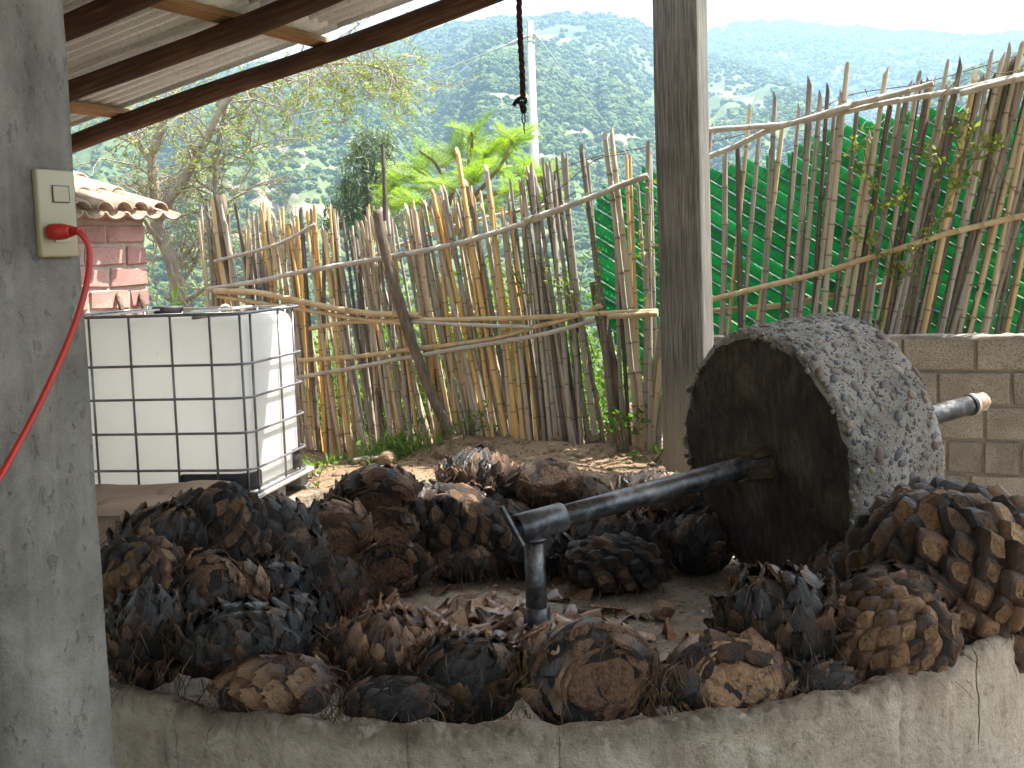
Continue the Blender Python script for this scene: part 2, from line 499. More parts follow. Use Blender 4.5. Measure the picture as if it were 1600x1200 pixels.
    h = t.math('ADD', t.math('ADD', n2, t.math('MULTIPLY', pk, 0.5)), t.math('MULTIPLY', n3, 0.4))
    M['tread'] = t.done(t.pbsdf(col, 0.85, t.bump(h, 0.9, 0.012), 0, 0.3))
    t = NT('stained_wheel_face'); c = t.coord((1, 1, 1), False); cs = t.coord((6, 6, 1.4), False)
    n1 = t.noise(c, 3, 5, 0.6, 0.6); n2 = t.noise(cs, 6, 6, 0.7, 0.3); n3 = t.noise(c, 50, 5, 0.7)
    f = t.math('ADD', t.math('MULTIPLY', n1, 0.5), t.math('MULTIPLY', n2, 0.5))
    col = t.ramp(f, [(0.36, (0.015, 0.013, 0.012)), (0.49, (0.042, 0.033, 0.026)), (0.59, (0.095, 0.070, 0.046)), (0.74, (0.20, 0.15, 0.095))])
    M['wface'] = t.done(t.pbsdf(col, 0.8, t.bump(t.math('ADD', n2, n3), 0.8, 0.015), 0, 0.3))
    t = NT('river_pebble'); oi = t.n('ShaderNodeObjectInfo'); c = t.coord((1, 1, 1), True)
    n1 = t.noise(c, 4.0, 4, 0.6)
    col = t.ramp(oi.outputs['Random'], [(0.0, (0.04, 0.042, 0.05)), (0.35, (0.10, 0.097, 0.10)), (0.55, (0.14, 0.10, 0.085)), (0.68, (0.10, 0.045, 0.04)), (0.8, (0.26, 0.19, 0.115)), (0.92, (0.13, 0.135, 0.145)), (1.0, (0.34, 0.28, 0.20))])
    col = t.mix(t.math('MULTIPLY', n1, 0.3), col, (0.24, 0.22, 0.20))
    M['pebble'] = t.done(t.pbsdf(col, 0.6, t.bump(n1, 0.3, 0.1), 0, 0.4))
    t = NT('worn_black_steel'); c = t.coord((1, 1, 1), False)
    n1 = t.noise(c, 14, 6, 0.7, 0.3); n2 = t.noise(c, 90, 4, 0.7)
    col = t.ramp(n1, [(0.33, (0.035, 0.035, 0.038)), (0.52, (0.12, 0.118, 0.118)), (0.68, (0.30, 0.285, 0.265))])
    col = t.mix(t.ramp(n2, [(0.6, 0.0), (0.7, 0.6)]), col, (0.09, 0.05, 0.03))
    ro = t.ramp(n1, [(0.3, 0.28), (0.7, 0.5)])
    M['steel'] = t.done(t.pbsdf(col, ro, t.bump(n2, 0.25, 0.003), 0.75, 0.5))
    M['wedge'] = cellwood('splintered_dark_wood', [(0.3, (0.02, 0.013, 0.008)), (0.5, (0.075, 0.045, 0.026)), (0.7, (0.18, 0.115, 0.065))], (20, 20, 20), 2.0)
    M['rag'] = grunge('dirty_wrapped_plastic', [(0.3, (0.16, 0.09, 0.045)), (0.5, (0.34, 0.22, 0.12)), (0.7, (0.55, 0.5, 0.45))], 14, rough=0.3, bs=0.6, bd=0.02, spec=0.6)
    M['zinc'] = grunge('galvanised_ring', [(0.3, (0.45, 0.44, 0.42)), (0.7, (0.65, 0.64, 0.62))], 20, rough=0.45, metal=0.6, spec=0.5)

    # ---- tank
    t = NT('white_translucent_plastic'); c = t.coord((1, 1, 1), False)
    n1 = t.noise(c, 2.5, 4, 0.6); n2 = t.noise(c, 40, 3, 0.6)
    col = t.ramp(n1, [(0.3, (0.86, 0.855, 0.82)), (0.7, (0.91, 0.905, 0.88))])
    col = t.mix(t.math('MULTIPLY', t.ramp(n2, [(0.70, 0.0), (0.76, 1.0)]), 0.4), col, (0.35, 0.3, 0.22))
    p = t.pbsdf(col, 0.38, None, 0, 0.4)
    tr = t.n('ShaderNodeBsdfTranslucent'); t.l(col, tr.inputs[0])
    mx = t.n('ShaderNodeMixShader'); mx.inputs[0].default_value = 0.62
    t.l(p, mx.inputs[1]); t.l(tr.outputs[0], mx.inputs[2])
    M['tank'] = t.done(mx.outputs[0])
    M['cage'] = grunge('galvanised_cage_tube', [(0.3, (0.15, 0.14, 0.15)), (0.7, (0.27, 0.26, 0.27))], 12, rough=0.42, metal=0.55, bs=0.1, bd=0.002, spec=0.5)
    M['blackpl'] = grunge('black_plastic', [(0.3, (0.018, 0.018, 0.02)), (0.7, (0.04, 0.04, 0.043))], 10, rough=0.5, bs=0.1, bd=0.003, spec=0.4)
    M['greypl'] = grunge('grey_pallet_plastic', [(0.3, (0.16, 0.16, 0.16)), (0.7, (0.28, 0.28, 0.275))], 10, rough=0.6, bs=0.2, bd=0.004)
    M['board'] = grunge('brown_cardboard', [(0.3, (0.30, 0.21, 0.15)), (0.7, (0.40, 0.29, 0.21))], 3, stretch=(1, 6, 1), rough=0.85, bs=0.15, bd=0.003)

    # ---- cane
    def cane(name, node):
        t = NT(name); oi = t.n('ShaderNodeObjectInfo')
        c = t.coord((3.0, 3.0, 5.0), True)
        n1 = t.noise(c, 1.0, 4, 0.6, 0.2); c2 = t.coord((4, 4, 1.2), True); nf = t.noise(c2, 2.0, 4, 0.6)
        f = t.math('ADD', t.math('MULTIPLY', oi.outputs['Random'], 0.75), t.math('MULTIPLY', t.math('SUBTRACT', n1, 0.5), 0.75))
        sep = t.n('ShaderNodeSeparateColor'); t.l(oi.outputs['Color'], sep.inputs[0])
        f = t.math('ADD', f, t.math('SUBTRACT', sep.outputs[0], 0.5), True)
        col = t.ramp(f, [(0.0, (0.10, 0.08, 0.065)), (0.22, (0.27, 0.23, 0.19)), (0.48, (0.46, 0.40, 0.33)), (0.62, (0.54, 0.42, 0.26)), (0.78, (0.64, 0.41, 0.15)), (1.0, (0.72, 0.40, 0.10))])
        col = t.mix(t.ramp(nf, [(0.3, 0.6), (0.42, 0.0)]), col, (0.15, 0.115, 0.085))
        if node: col = t.mix(0.6, col, (0.07, 0.05, 0.035))
        return t.done(t.pbsdf(col, 0.55, t.bump(nf, 0.3, 0.01), 0, 0.4))
    M['cane'] = cane('dry_river_cane', False)
    M['cnode'] = cane('cane_node', True)
    M['rgrey'] = grunge('silver_grey_cane_rail', [(0.3, (0.33, 0.29, 0.245)), (0.7, (0.55, 0.50, 0.44))], 9, rough=0.6)
    M['rtan'] = grunge('straw_cane_rail', [(0.3, (0.42, 0.30, 0.165)), (0.7, (0.64, 0.49, 0.30))], 9, rough=0.55)
    M['bark'] = cellwood('grey_brown_bark', [(0.3, (0.05, 0.036, 0.026)), (0.5, (0.14, 0.105, 0.075)), (0.7, (0.26, 0.205, 0.15))], (10, 10, 2.5), 3.0, bd=0.02, bs=0.9)
    t = NT('green_plastic_strip'); c = t.coord((1, 1, 1), True)
    n1 = t.noise(c, 3.0, 4, 0.6); col = t.ramp(n1, [(0.3, (0.015, 0.27, 0.105)), (0.7, (0.045, 0.42, 0.18))])
    p = t.pbsdf(col, 0.35, t.bump(n1, 0.3, 0.02), 0, 0.5); tr = t.n('ShaderNodeBsdfTranslucent'); t.l(col, tr.inputs[0])
    mx = t.n('ShaderNodeMixShader'); mx.inputs[0].default_value = 0.5; t.l(p, mx.inputs[1]); t.l(tr.outputs[0], mx.inputs[2])
    M['gslat'] = t.done(mx.outputs[0])
    M['wire'] = grunge('grey_wire', [(0.3, (0.2, 0.19, 0.18)), (0.7, (0.34, 0.33, 0.31))], 10, rough=0.5, metal=0.5)
    M['rust'] = grunge('rusty_iron', [(0.3, (0.05, 0.03, 0.022)), (0.7, (0.16, 0.085, 0.05))], 14, rough=0.75)
    M['rope'] = grunge('dark_maroon_rope', [(0.3, (0.022, 0.006, 0.006)), (0.7, (0.085, 0.018, 0.016))], 60, rough=0.9, bs=0.8, bd=0.01, bscale=120)
    M['blackrope'] = grunge('black_knotted_cord', [(0.3, (0.008, 0.007, 0.007)), (0.7, (0.03, 0.022, 0.02))], 60, rough=0.9, bs=0.8, bd=0.01, bscale=120)

    # ---- masonry
    M['block'] = None
    t = NT('porous_grey_block'); oi = t.n('ShaderNodeObjectInfo'); c = t.coord((1, 1, 1), True)
    n1 = t.noise(c, 5, 4, 0.6, 0.3); n2 = t.noise(c, 130, 4, 0.75)
    f = t.math('ADD', t.math('MULTIPLY', n1, 0.7), t.math('MULTIPLY', oi.outputs['Random'], 0.3))
    col = t.ramp(f, [(0.25, (0.21, 0.185, 0.15)), (0.55, (0.35, 0.315, 0.26)), (0.8, (0.46, 0.42, 0.355))])
    col = t.mix(t.ramp(n2, [(0.40, 0.8), (0.50, 0.0)]), col, (0.085, 0.07, 0.055))
    M['block'] = t.done(t.pbsdf(col, 0.9, t.bump(n2, 0.9, 0.008), 0, 0.2))
    M['mortar'] = grunge('grey_mortar', [(0.3, (0.20, 0.175, 0.145)), (0.7, (0.32, 0.285, 0.24))], 9, rough=0.9, bs=0.6, bd=0.01, bscale=70, rnd=False)
    t = NT('red_cinder_block'); oi = t.n('ShaderNodeObjectInfo'); c = t.coord((1, 1, 1), True)
    n1 = t.noise(c, 6, 4, 0.6); n2 = t.noise(c, 110, 4, 0.75)
    f = t.math('ADD', t.math('MULTIPLY', n1, 0.7), t.math('MULTIPLY', oi.outputs['Random'], 0.3))
    col = t.ramp(f, [(0.25, (0.42, 0.215, 0.18)), (0.75, (0.60, 0.35, 0.30))])
    col = t.mix(t.ramp(n2, [(0.38, 0.7), (0.48, 0.0)]), col, (0.13, 0.045, 0.035))
    M['redblock'] = t.done(t.pbsdf(col, 0.9, t.bump(n2, 0.8, 0.01), 0, 0.2))
    M['palemortar'] = grunge('pale_mortar', [(0.3, (0.40, 0.31, 0.25)), (0.7, (0.55, 0.45, 0.37))], 14, rough=0.9, bs=0.8, bd=0.02, bscale=50, rnd=False)
    M['tile'] = grunge('lichened_clay_tile', [(0.25, (0.17, 0.10, 0.07)), (0.5, (0.36, 0.25, 0.18)), (0.75, (0.55, 0.45, 0.36))], 9, rough=0.85, bs=0.4, bd=0.01, bscale=60)
    M['polec'] = grunge('pale_concrete_pole', [(0.3, (0.42, 0.40, 0.37)), (0.7, (0.56, 0.54, 0.50))], 6, stretch=(4, 4, 0.5), rough=0.85, bs=0.2, bd=0.005)

    # ---- ground and plants
    t = NT('dry_dirt'); c = t.coord((1, 1, 1), False)
    n1 = t.noise(c, 0.9, 6, 0.6, 0.4); n2 = t.noise(c, 14, 6, 0.7, 0.3); n3 = t.noise(c, 75, 4, 0.7)
    f = t.math('ADD', t.math('MULTIPLY', n1, 0.55), t.math('MULTIPLY', n2, 0.45))
    col = t.ramp(f, [(0.32, (0.135, 0.088, 0.052)), (0.5, (0.25, 0.178, 0.112)), (0.68, (0.36, 0.275, 0.185))])
    col = t.mix(t.ramp(n3, [(0.62, 0.0), (0.70, 0.7)]), col, (0.42, 0.36, 0.27))
    col = t.mix(t.ramp(n3, [(0.30, 0.7), (0.38, 0.0)]), col, (0.07, 0.045, 0.028))
    M['dirt'] = t.done(t.pbsdf(col, 0.95, t.bump(t.math('ADD', n2, t.math('MULTIPLY', n3, 0.5)), 1.0, 0.03), 0, 0.15))
    t = NT('hill_grass_and_scrub'); c = t.coord((1, 1, 1), False)
    n1 = t.noise(c, 0.006, 6, 0.6, 0.4); n2 = t.noise(c, 0.05, 6, 0.7, 0.4)
    f = t.math('ADD', t.math('MULTIPLY', n1, 0.6), t.math('MULTIPLY', n2, 0.4))
    col = t.ramp(f, [(0.33, (0.040, 0.062, 0.020)), (0.48, (0.088, 0.125, 0.042)), (0.60, (0.135, 0.16, 0.062)), (0.72, (0.22, 0.205, 0.11))])
    at = t.n('ShaderNodeAttribute', attribute_name='bare')
    col = t.mix(at.outputs['Fac'], col, t.ramp(n2, [(0.3, (0.19, 0.155, 0.10)), (0.7, (0.29, 0.235, 0.17))]))
    M['hill'] = t.done(t.pbsdf(col, 0.95, t.bump(n2, 0.6, 4.0), 0, 0.1))
    t = NT('hill_tree_crown'); oi = t.n('ShaderNodeObjectInfo'); c = t.coord((1, 1, 1), True)
    n1 = t.noise(c, 3.0, 4, 0.7)
    f = t.math('ADD', t.math('MULTIPLY', oi.outputs['Random'], 0.65), t.math('MULTIPLY', n1, 0.35))
    col = t.ramp(f, [(0.1, (0.036, 0.070, 0.022)), (0.45, (0.070, 0.118, 0.034)), (0.7, (0.11, 0.158, 0.048)), (0.95, (0.17, 0.195, 0.07))])
    M['forest'] = t.done(t.pbsdf(col, 0.85, t.bump(n1, 1.0, 0.6), 0, 0.15))
    M['fern'] = leafmat('bright_fern_leaf', (0.11, 0.20, 0.015), (0.30, 0.40, 0.05), 0.5)
    M['mesq'] = leafmat('yellow_green_leaflet', (0.12, 0.18, 0.02), (0.30, 0.34, 0.06), 0.5)
    M['weed'] = leafmat('fresh_weed_leaf', (0.05, 0.12, 0.018), (0.14, 0.235, 0.035), 0.45)
    M['vine'] = leafmat('pale_vine_leaf', (0.10, 0.165, 0.03), (0.27, 0.29, 0.085), 0.4)
    M['pine'] = leafmat('dark_grey_green_needle', (0.07, 0.095, 0.05), (0.16, 0.185, 0.10), 0.35)
    M['twig'] = grunge('grey_twig', [(0.3, (0.20, 0.165, 0.13)), (0.7, (0.40, 0.34, 0.275))], 6, rough=0.85, bs=0.4, bd=0.01)
    M['stemgreen'] = grunge('green_brown_stem', [(0.3, (0.10, 0.085, 0.04)), (0.7, (0.19, 0.15, 0.075))], 12, rough=0.7)
    M['straw'] = grunge('dry_straw', [(0.3, (0.26, 0.2, 0.11)), (0.7, (0.48, 0.4, 0.25))], 12, rough=0.8)
make_materials()

# ================================================================== TERRAIN
MC = Vector((0.04, 5.68, 0))      # mill centre
RO, RI = 2.17, 2.08               # ring radii
ZF = -0.27                        # mill floor

def sstep(a, b, x):
    t = np.clip((x - a) / (b - a), 0, 1)
    return t * t * (3 - 2 * t)
# line of the left fence and of the right fence / block wall (site frame)
FL0 = Vector((1.0, 8.55, 0)); FN = SV.copy()
LV = FL0.dot(SV)
WALL0 = Vector((2.1, 7.75, 0)); WV = WALL0.dot(SV)
RV = WV + 0.55

def ground_z(x, y):
    x = np.asarray(x, float); y = np.asarray(y, float)
    v = x * SV.x + y * SV.y
    u = x * SU.x + y * SU.y
    rr = np.hypot(x - MC.x, y - MC.y)
    z = -0.40 + 0.40 * sstep(4.6, 6.3, y + 0.15 * np.abs(x))
    n = fbm(x * 1.1, y * 1.1, 0, 3, 5)
    n2 = fbm(x * 5, y * 5, 0, 9, 4)
    # bank of loose soil at the foot of the left fence, dipping where a drain leaves
    dv = LV - v
    bank = np.exp(-((dv - 0.18) / 0.40) ** 2) * (0.085 + 0.30 * n)
    bank = bank * (1 - 0.9 * np.exp(-((u + 5.0) / 0.35) ** 2)) * sstep(6.3, 7.0, v)
    out = sstep(6.0, 7.0, v)
    z = z + bank + out * (0.05 * n + 0.05 * n2 * np.exp(-((dv - 0.1) / 0.55) ** 2) + 0.012 * n2)
    z = z - 0.08 * np.exp(-((u + 5.05) / 0.3) ** 2) * np.exp(-((dv - 0.1) / 0.4) ** 2)
    z = z - 0.38 * sstep(1.55, 2.3, x) * (1 - sstep(WV + 0.1, WV + 0.35, v))
    z = np.where(rr < RO - 0.05, -0.62, z)
    z = z - 0.9 * sstep(LV + 0.8, LV + 5.0, v) * 1.0
    return z
def gz(x, y):
    return float(ground_z(np.array([x]), np.array([y]))[0])

def grid_mesh(name, X, Y, Z, mat, close=False):
    nx, ny = X.shape
    me = bpy.data.meshes.new(name)
    v = np.stack([X, Y, Z], -1).reshape(-1, 3)
    i = np.arange(nx * ny).reshape(nx, ny)
    a, b, c, d = i[:-1, :-1], i[1:, :-1], i[1:, 1:], i[:-1, 1:]
    f = np.stack([a, b, c, d], -1).reshape(-1, 4)
    if close:
        f2 = np.stack([i[-1, :-1], i[0, :-1], i[0, 1:], i[-1, 1:]], -1).reshape(-1, 4)
        f = np.concatenate([f, f2])
    me.vertices.add(len(v)); me.vertices.foreach_set('co', v.ravel())
    me.loops.add(f.size); me.loops.foreach_set('vertex_index', f.ravel().astype(np.int32))
    me.polygons.add(len(f)); me.polygons.foreach_set('loop_start', (np.arange(len(f)) * 4).astype(np.int32))
    me.polygons.foreach_set('use_smooth', np.ones(len(f), bool))
    me.materials.append(mat)
    me.update(calc_edges=True)
    return me

xs = np.concatenate([np.linspace(-16, -5, 45)[:-1], np.linspace(-5, 4, 190)[:-1], np.linspace(4, 16, 45)])
ys = np.concatenate([np.linspace(-12, 5.5, 60)[:-1], np.linspace(5.5, 11, 150)[:-1], np.linspace(11, 17, 40)])
GX, GY = np.meshgrid(xs, ys, indexing='ij')
go = bpy.data.objects.new('ground', grid_mesh('ground', GX, GY, ground_z(GX, GY), M['dirt']))
COL.objects.link(go); tag(go, kind='structure')

# ridges given as (pixel x, pixel y) of their skylines -> bearings and slopes
def skyline(tab):
    az = []; te = []
    for px, py in tab:
        d = ray(px, py)
        az.append(math.atan2(d.x, d.y)); te.append(d.z / math.hypot(d.x, d.y))
    return np.array(az), np.array(te)
RID = [
    (300, 1500, skyline([(-2200, 330), (-900, 210), (-300, 175), (0, 150), (300, 120), (480, 90), (560, 72), (640, 56), (700, 41), (780, 29), (850, 25), (930, 22), (1010, 42), (1100, 80), (1200, 115), (1400, 210), (1700, 300), (2500, 380)]), 1.0),
    (900, 2400, skyline([(-900, 160), (300, 150), (700, 95), (900, 70), (1000, 60), (1100, 47), (1150, 38), (1190, 34), (1250, 37), (1300, 41), (1400, 50), (1470, 53), (1540, 56), (1580, 50), (1620, 54), (1800, 70), (2400, 120), (4000, 250)]), 1.0),
    (240, 900, skyline([(900, 420), (1150, 400), (1300, 330), (1400, 205), (1450, 150), (1500, 122), (1540, 106), (1600, 90), (1750, 50), (2200, 30), (4000, 120)]), 0.8),
]
def hill_z(az, r):
    base = -0.9 - 36 * sstep(14, 170, r)
    x = r * np.sin(az); y = r * np.cos(az)
    z = base + 7 * fbm(x / 90, y / 90, 0, 21, 4) * sstep(30, 200, r)
    for ra, rb, (A, T), pw_ in RID:
        te = np.interp(az, A, T)
        crest = 1.4 + rb * te + 12 * fbm(az * 60, az * 0, 0, 40, 4)
        t = np.clip((r - ra) / (rb - ra), 0, 1) ** pw_
        rise = base + (crest - base) * t
        spur = fbm(az * 17 + 0.4 * fbm(x / 300, y / 300, 0, 71, 2), r / 900.0, 0, 33, 5)
        rough = (0.9 * spur * 120 + 55 * fbm(x / 130, y / 130, 0, 55, 4)) * (rb / 1700.0) * 4 * t * (1 - t)
        h = rise + rough
        h = np.where(r > rb, crest - (r - rb) * 0.12, h)
        z = np.maximum(z, h)
    return z
az = np.radians(np.concatenate([np.linspace(-180, -40, 36)[:-1], np.linspace(-40, 40, 330)[:-1], np.linspace(40, 180, 36)[:-1]]))
rad = np.concatenate([np.geomspace(13.5, 250, 40)[:-1], np.geomspace(250, 3300, 170)])
AZ, RR = np.meshgrid(az, rad, indexing='ij')
HZ = hill_z(AZ, RR)
HX = RR * np.sin(AZ); HY = RR * np.cos(AZ)
# a few ploughed and stony clearings on the slope, each a patch on the terrain
CLR = [(780, 150, 70, 7), (700, 138, 30, 5), (1130, 145, 22, 5), (590, 285, 40, 6), (560, 300, 60, 5), (900, 210, 25, 5), (450, 235, 60, 6), (640, 90, 20, 6), (930, 175, 25, 4), (1180, 160, 20, 6), (540, 225, 40, 5), (870, 60, 40, 3), (520, 265, 70, 5), (420, 300, 90, 6), (980, 215, 40, 6), (1330, 165, 30, 5), (480, 330, 110, 9), (600, 345, 70, 8), (700, 250, 40, 5), (880, 250, 60, 6), (1130, 230, 40, 6), (980, 290, 50, 7), (400, 375, 120, 8)]
CX = 800 + 0 * HX
dxv = HX - CAMP.x; dyv = HY - CAMP.y; dzv = HZ - CAMP.z
def px_of(x, y, z):
    w = x * _F.x + y * _F.y + (z - CAMP.z) * _F.z
    w = np.where(w < 1, 1, w)
    return 800 + FPX * (x * CR.x + y * CR.y + (z - CAMP.z) * CR.z) / w, 600 - FPX * (x * CU.x + y * CU.y + (z - CAMP.z) * CU.z) / w
def bare_of(x, y, z):
    pxx, pyy = px_of(x, y, z)
    b = np.zeros_like(pxx)
    n = fbm(x / 40, y / 40, 0, 91, 4)
    for cx, cy_, w, h in CLR:
        d = ((pxx - cx) / w) ** 2 + ((pyy - cy_ - (pxx - cx) * 0.12) / h) ** 2
        b = np.maximum(b, 1 - sstep(0.4, 1.3, d + n * 2.2))
    return b
hm = grid_mesh('hills', HX, HY, HZ, M['hill'], close=True)
ba = hm.attributes.new('bare', 'FLOAT', 'POINT')
ba.data.foreach_set('value', bare_of(HX, HY, HZ).ravel())
ho = bpy.data.objects.new('hills', hm)
COL.objects.link(ho); tag(ho, kind='structure')

# forest on the slopes: one mass, tree crowns set on points
def make_forest():
    N = 150000
    a = np.radians(rng.uniform(-27, 27, N))
    r = np.sqrt(rng.uniform(0.0, 1, N)) * 2350 + 90
    near = rng.random(N) < 0.25
    r = np.where(near, rng.uniform(60, 900, N), r)
    x = r * np.sin(a); y = r * np.cos(a); z = hill_z(a, r)
    dn = fbm(x / 150, y / 150, 0, 17, 5) + 0.45 * fbm(x / 35, y / 35, 0, 18, 3)
    cr = fbm(a * 60, a * 0, 0, 40, 2)
    keep = (dn > rng.normal(-0.10, 0.10, N)) & (bare_of(x, y, z) < 0.3)
    # lower, drier slopes are thinner
    pxx, pyy = px_of(x, y, z)
    keep &= rng.random(N) < np.clip(1.10 - (pyy - 110) / 330.0, 0.34, 1.0)
    x, y, z, r = x[keep], y[keep], z[keep], r[keep]
    n = len(x)
    s = rng.uniform(1.1, 2.7, n) * (1 + 0.5 * (rng.random(n) ** 6)) * np.where(r < 300, 0.8, 1.0) * (0.85 + 0.35 * r / 1500)
    me = bpy.data.meshes.new('forest')
    me.vertices.add(n)
    me.vertices.foreach_set('co', np.stack([x, y, z + s * 0.35], -1).ravel())
    at = me.attributes.new('sc', 'FLOAT_VECTOR', 'POINT')
    at.data.foreach_set('vector', np.stack([s * rng.uniform(.8, 1.3, n), s * rng.uniform(.8, 1.3, n), s * rng.uniform(.7, 1.15, n)], -1).ravel())
    at = me.attributes.new('ro', 'FLOAT_VECTOR', 'POINT')
    at.data.foreach_set('vector', np.stack([rng.uniform(-.5, .5, n), rng.uniform(-.5, .5, n), rng.uniform(0, 6.28, n)], -1).ravel())
    ob = bpy.data.objects.new('forest', me)
    COL.objects.link(ob)
    tag(ob, 'dense green scrub forest covering the hazy hillsides', None, None, 'stuff')
    ng = bpy.data.node_groups.new('forest_crowns', 'GeometryNodeTree')
    ng.interface.new_socket('Geometry', in_out='INPUT', socket_type='NodeSocketGeometry')
    ng.interface.new_socket('Geometry', in_out='OUTPUT', socket_type='NodeSocketGeometry')
    nd = ng.nodes; lk = ng.links
    gi = nd.new('NodeGroupInput'); go_ = nd.new('NodeGroupOutput')
    ico = nd.new('GeometryNodeMeshIcoSphere'); ico.inputs['Radius'].default_value = 1; ico.inputs['Subdivisions'].default_value = 3
    sp = nd.new('GeometryNodeSetPosition')
    pos = nd.new('GeometryNodeInputPosition')
    nz = nd.new('ShaderNodeTexNoise'); nz.inputs['Scale'].default_value = 2.1; nz.inputs['Detail'].default_value = 3
    vm = nd.new('ShaderNodeVectorMath'); vm.operation = 'SCALE'
    mt = nd.new('ShaderNodeMath'); mt.operation = 'SUBTRACT'; mt.inputs[1].default_value = 0.5
    m2 = nd.new('ShaderNodeMath'); m2.operation = 'MULTIPLY'; m2.inputs[1].default_value = 1.5
    lk.new(nz.outputs['Fac'], mt.inputs[0]); lk.new(mt.outputs[0], m2.inputs[0]); lk.new(m2.outputs[0], vm.inputs['Scale'])
    lk.new(pos.outputs[0], vm.inputs[0]); lk.new(pos.outputs[0], nz.inputs['Vector'])
    lk.new(ico.outputs['Mesh'], sp.inputs['Geometry']); lk.new(vm.outputs[0], sp.inputs['Offset'])
    sm = nd.new('GeometryNodeSetMaterial'); sm.inputs['Material'].default_value = M['forest']
    lk.new(sp.outputs[0], sm.inputs['Geometry'])
    ip = nd.new('GeometryNodeInstanceOnPoints')
    lk.new(gi.outputs[0], ip.inputs['Points']); lk.new(sm.outputs[0], ip.inputs['Instance'])
    for nm, sock in (('sc', 'Scale'), ('ro', 'Rotation')):
        na = nd.new('GeometryNodeInputNamedAttribute'); na.data_type = 'FLOAT_VECTOR'; na.inputs['Name'].default_value = nm
        lk.new(na.outputs['Attribute'], ip.inputs[sock])
    lk.new(ip.outputs[0], go_.inputs[0])
    md = ob.modifiers.new('crowns', 'NODES'); md.node_group = ng
make_forest()

def make_haze():
    mb = MB()
    hx = 3400
    box(mb, (0, 0, 230), (Vector((1, 0, 0)), Vector((0, 1, 0)), Vector((0, 0, 1))), (2 * hx, 2 * hx, 760))
    t = NT('thin_blue_haze')
    pv = t.n('ShaderNodeVolumePrincipled')
    pv.inputs['Color'].default_value = (0.44, 0.69, 1.0, 1)
    pv.inputs['Density'].default_value = 0.00037
    pv.inputs['Anisotropy'].default_value = 0.35
    t.l(pv.outputs[0], t.out.inputs['Volume'])
    o = mb.build('haze', t.m)
    tag(o, kind='stuff')
make_haze()

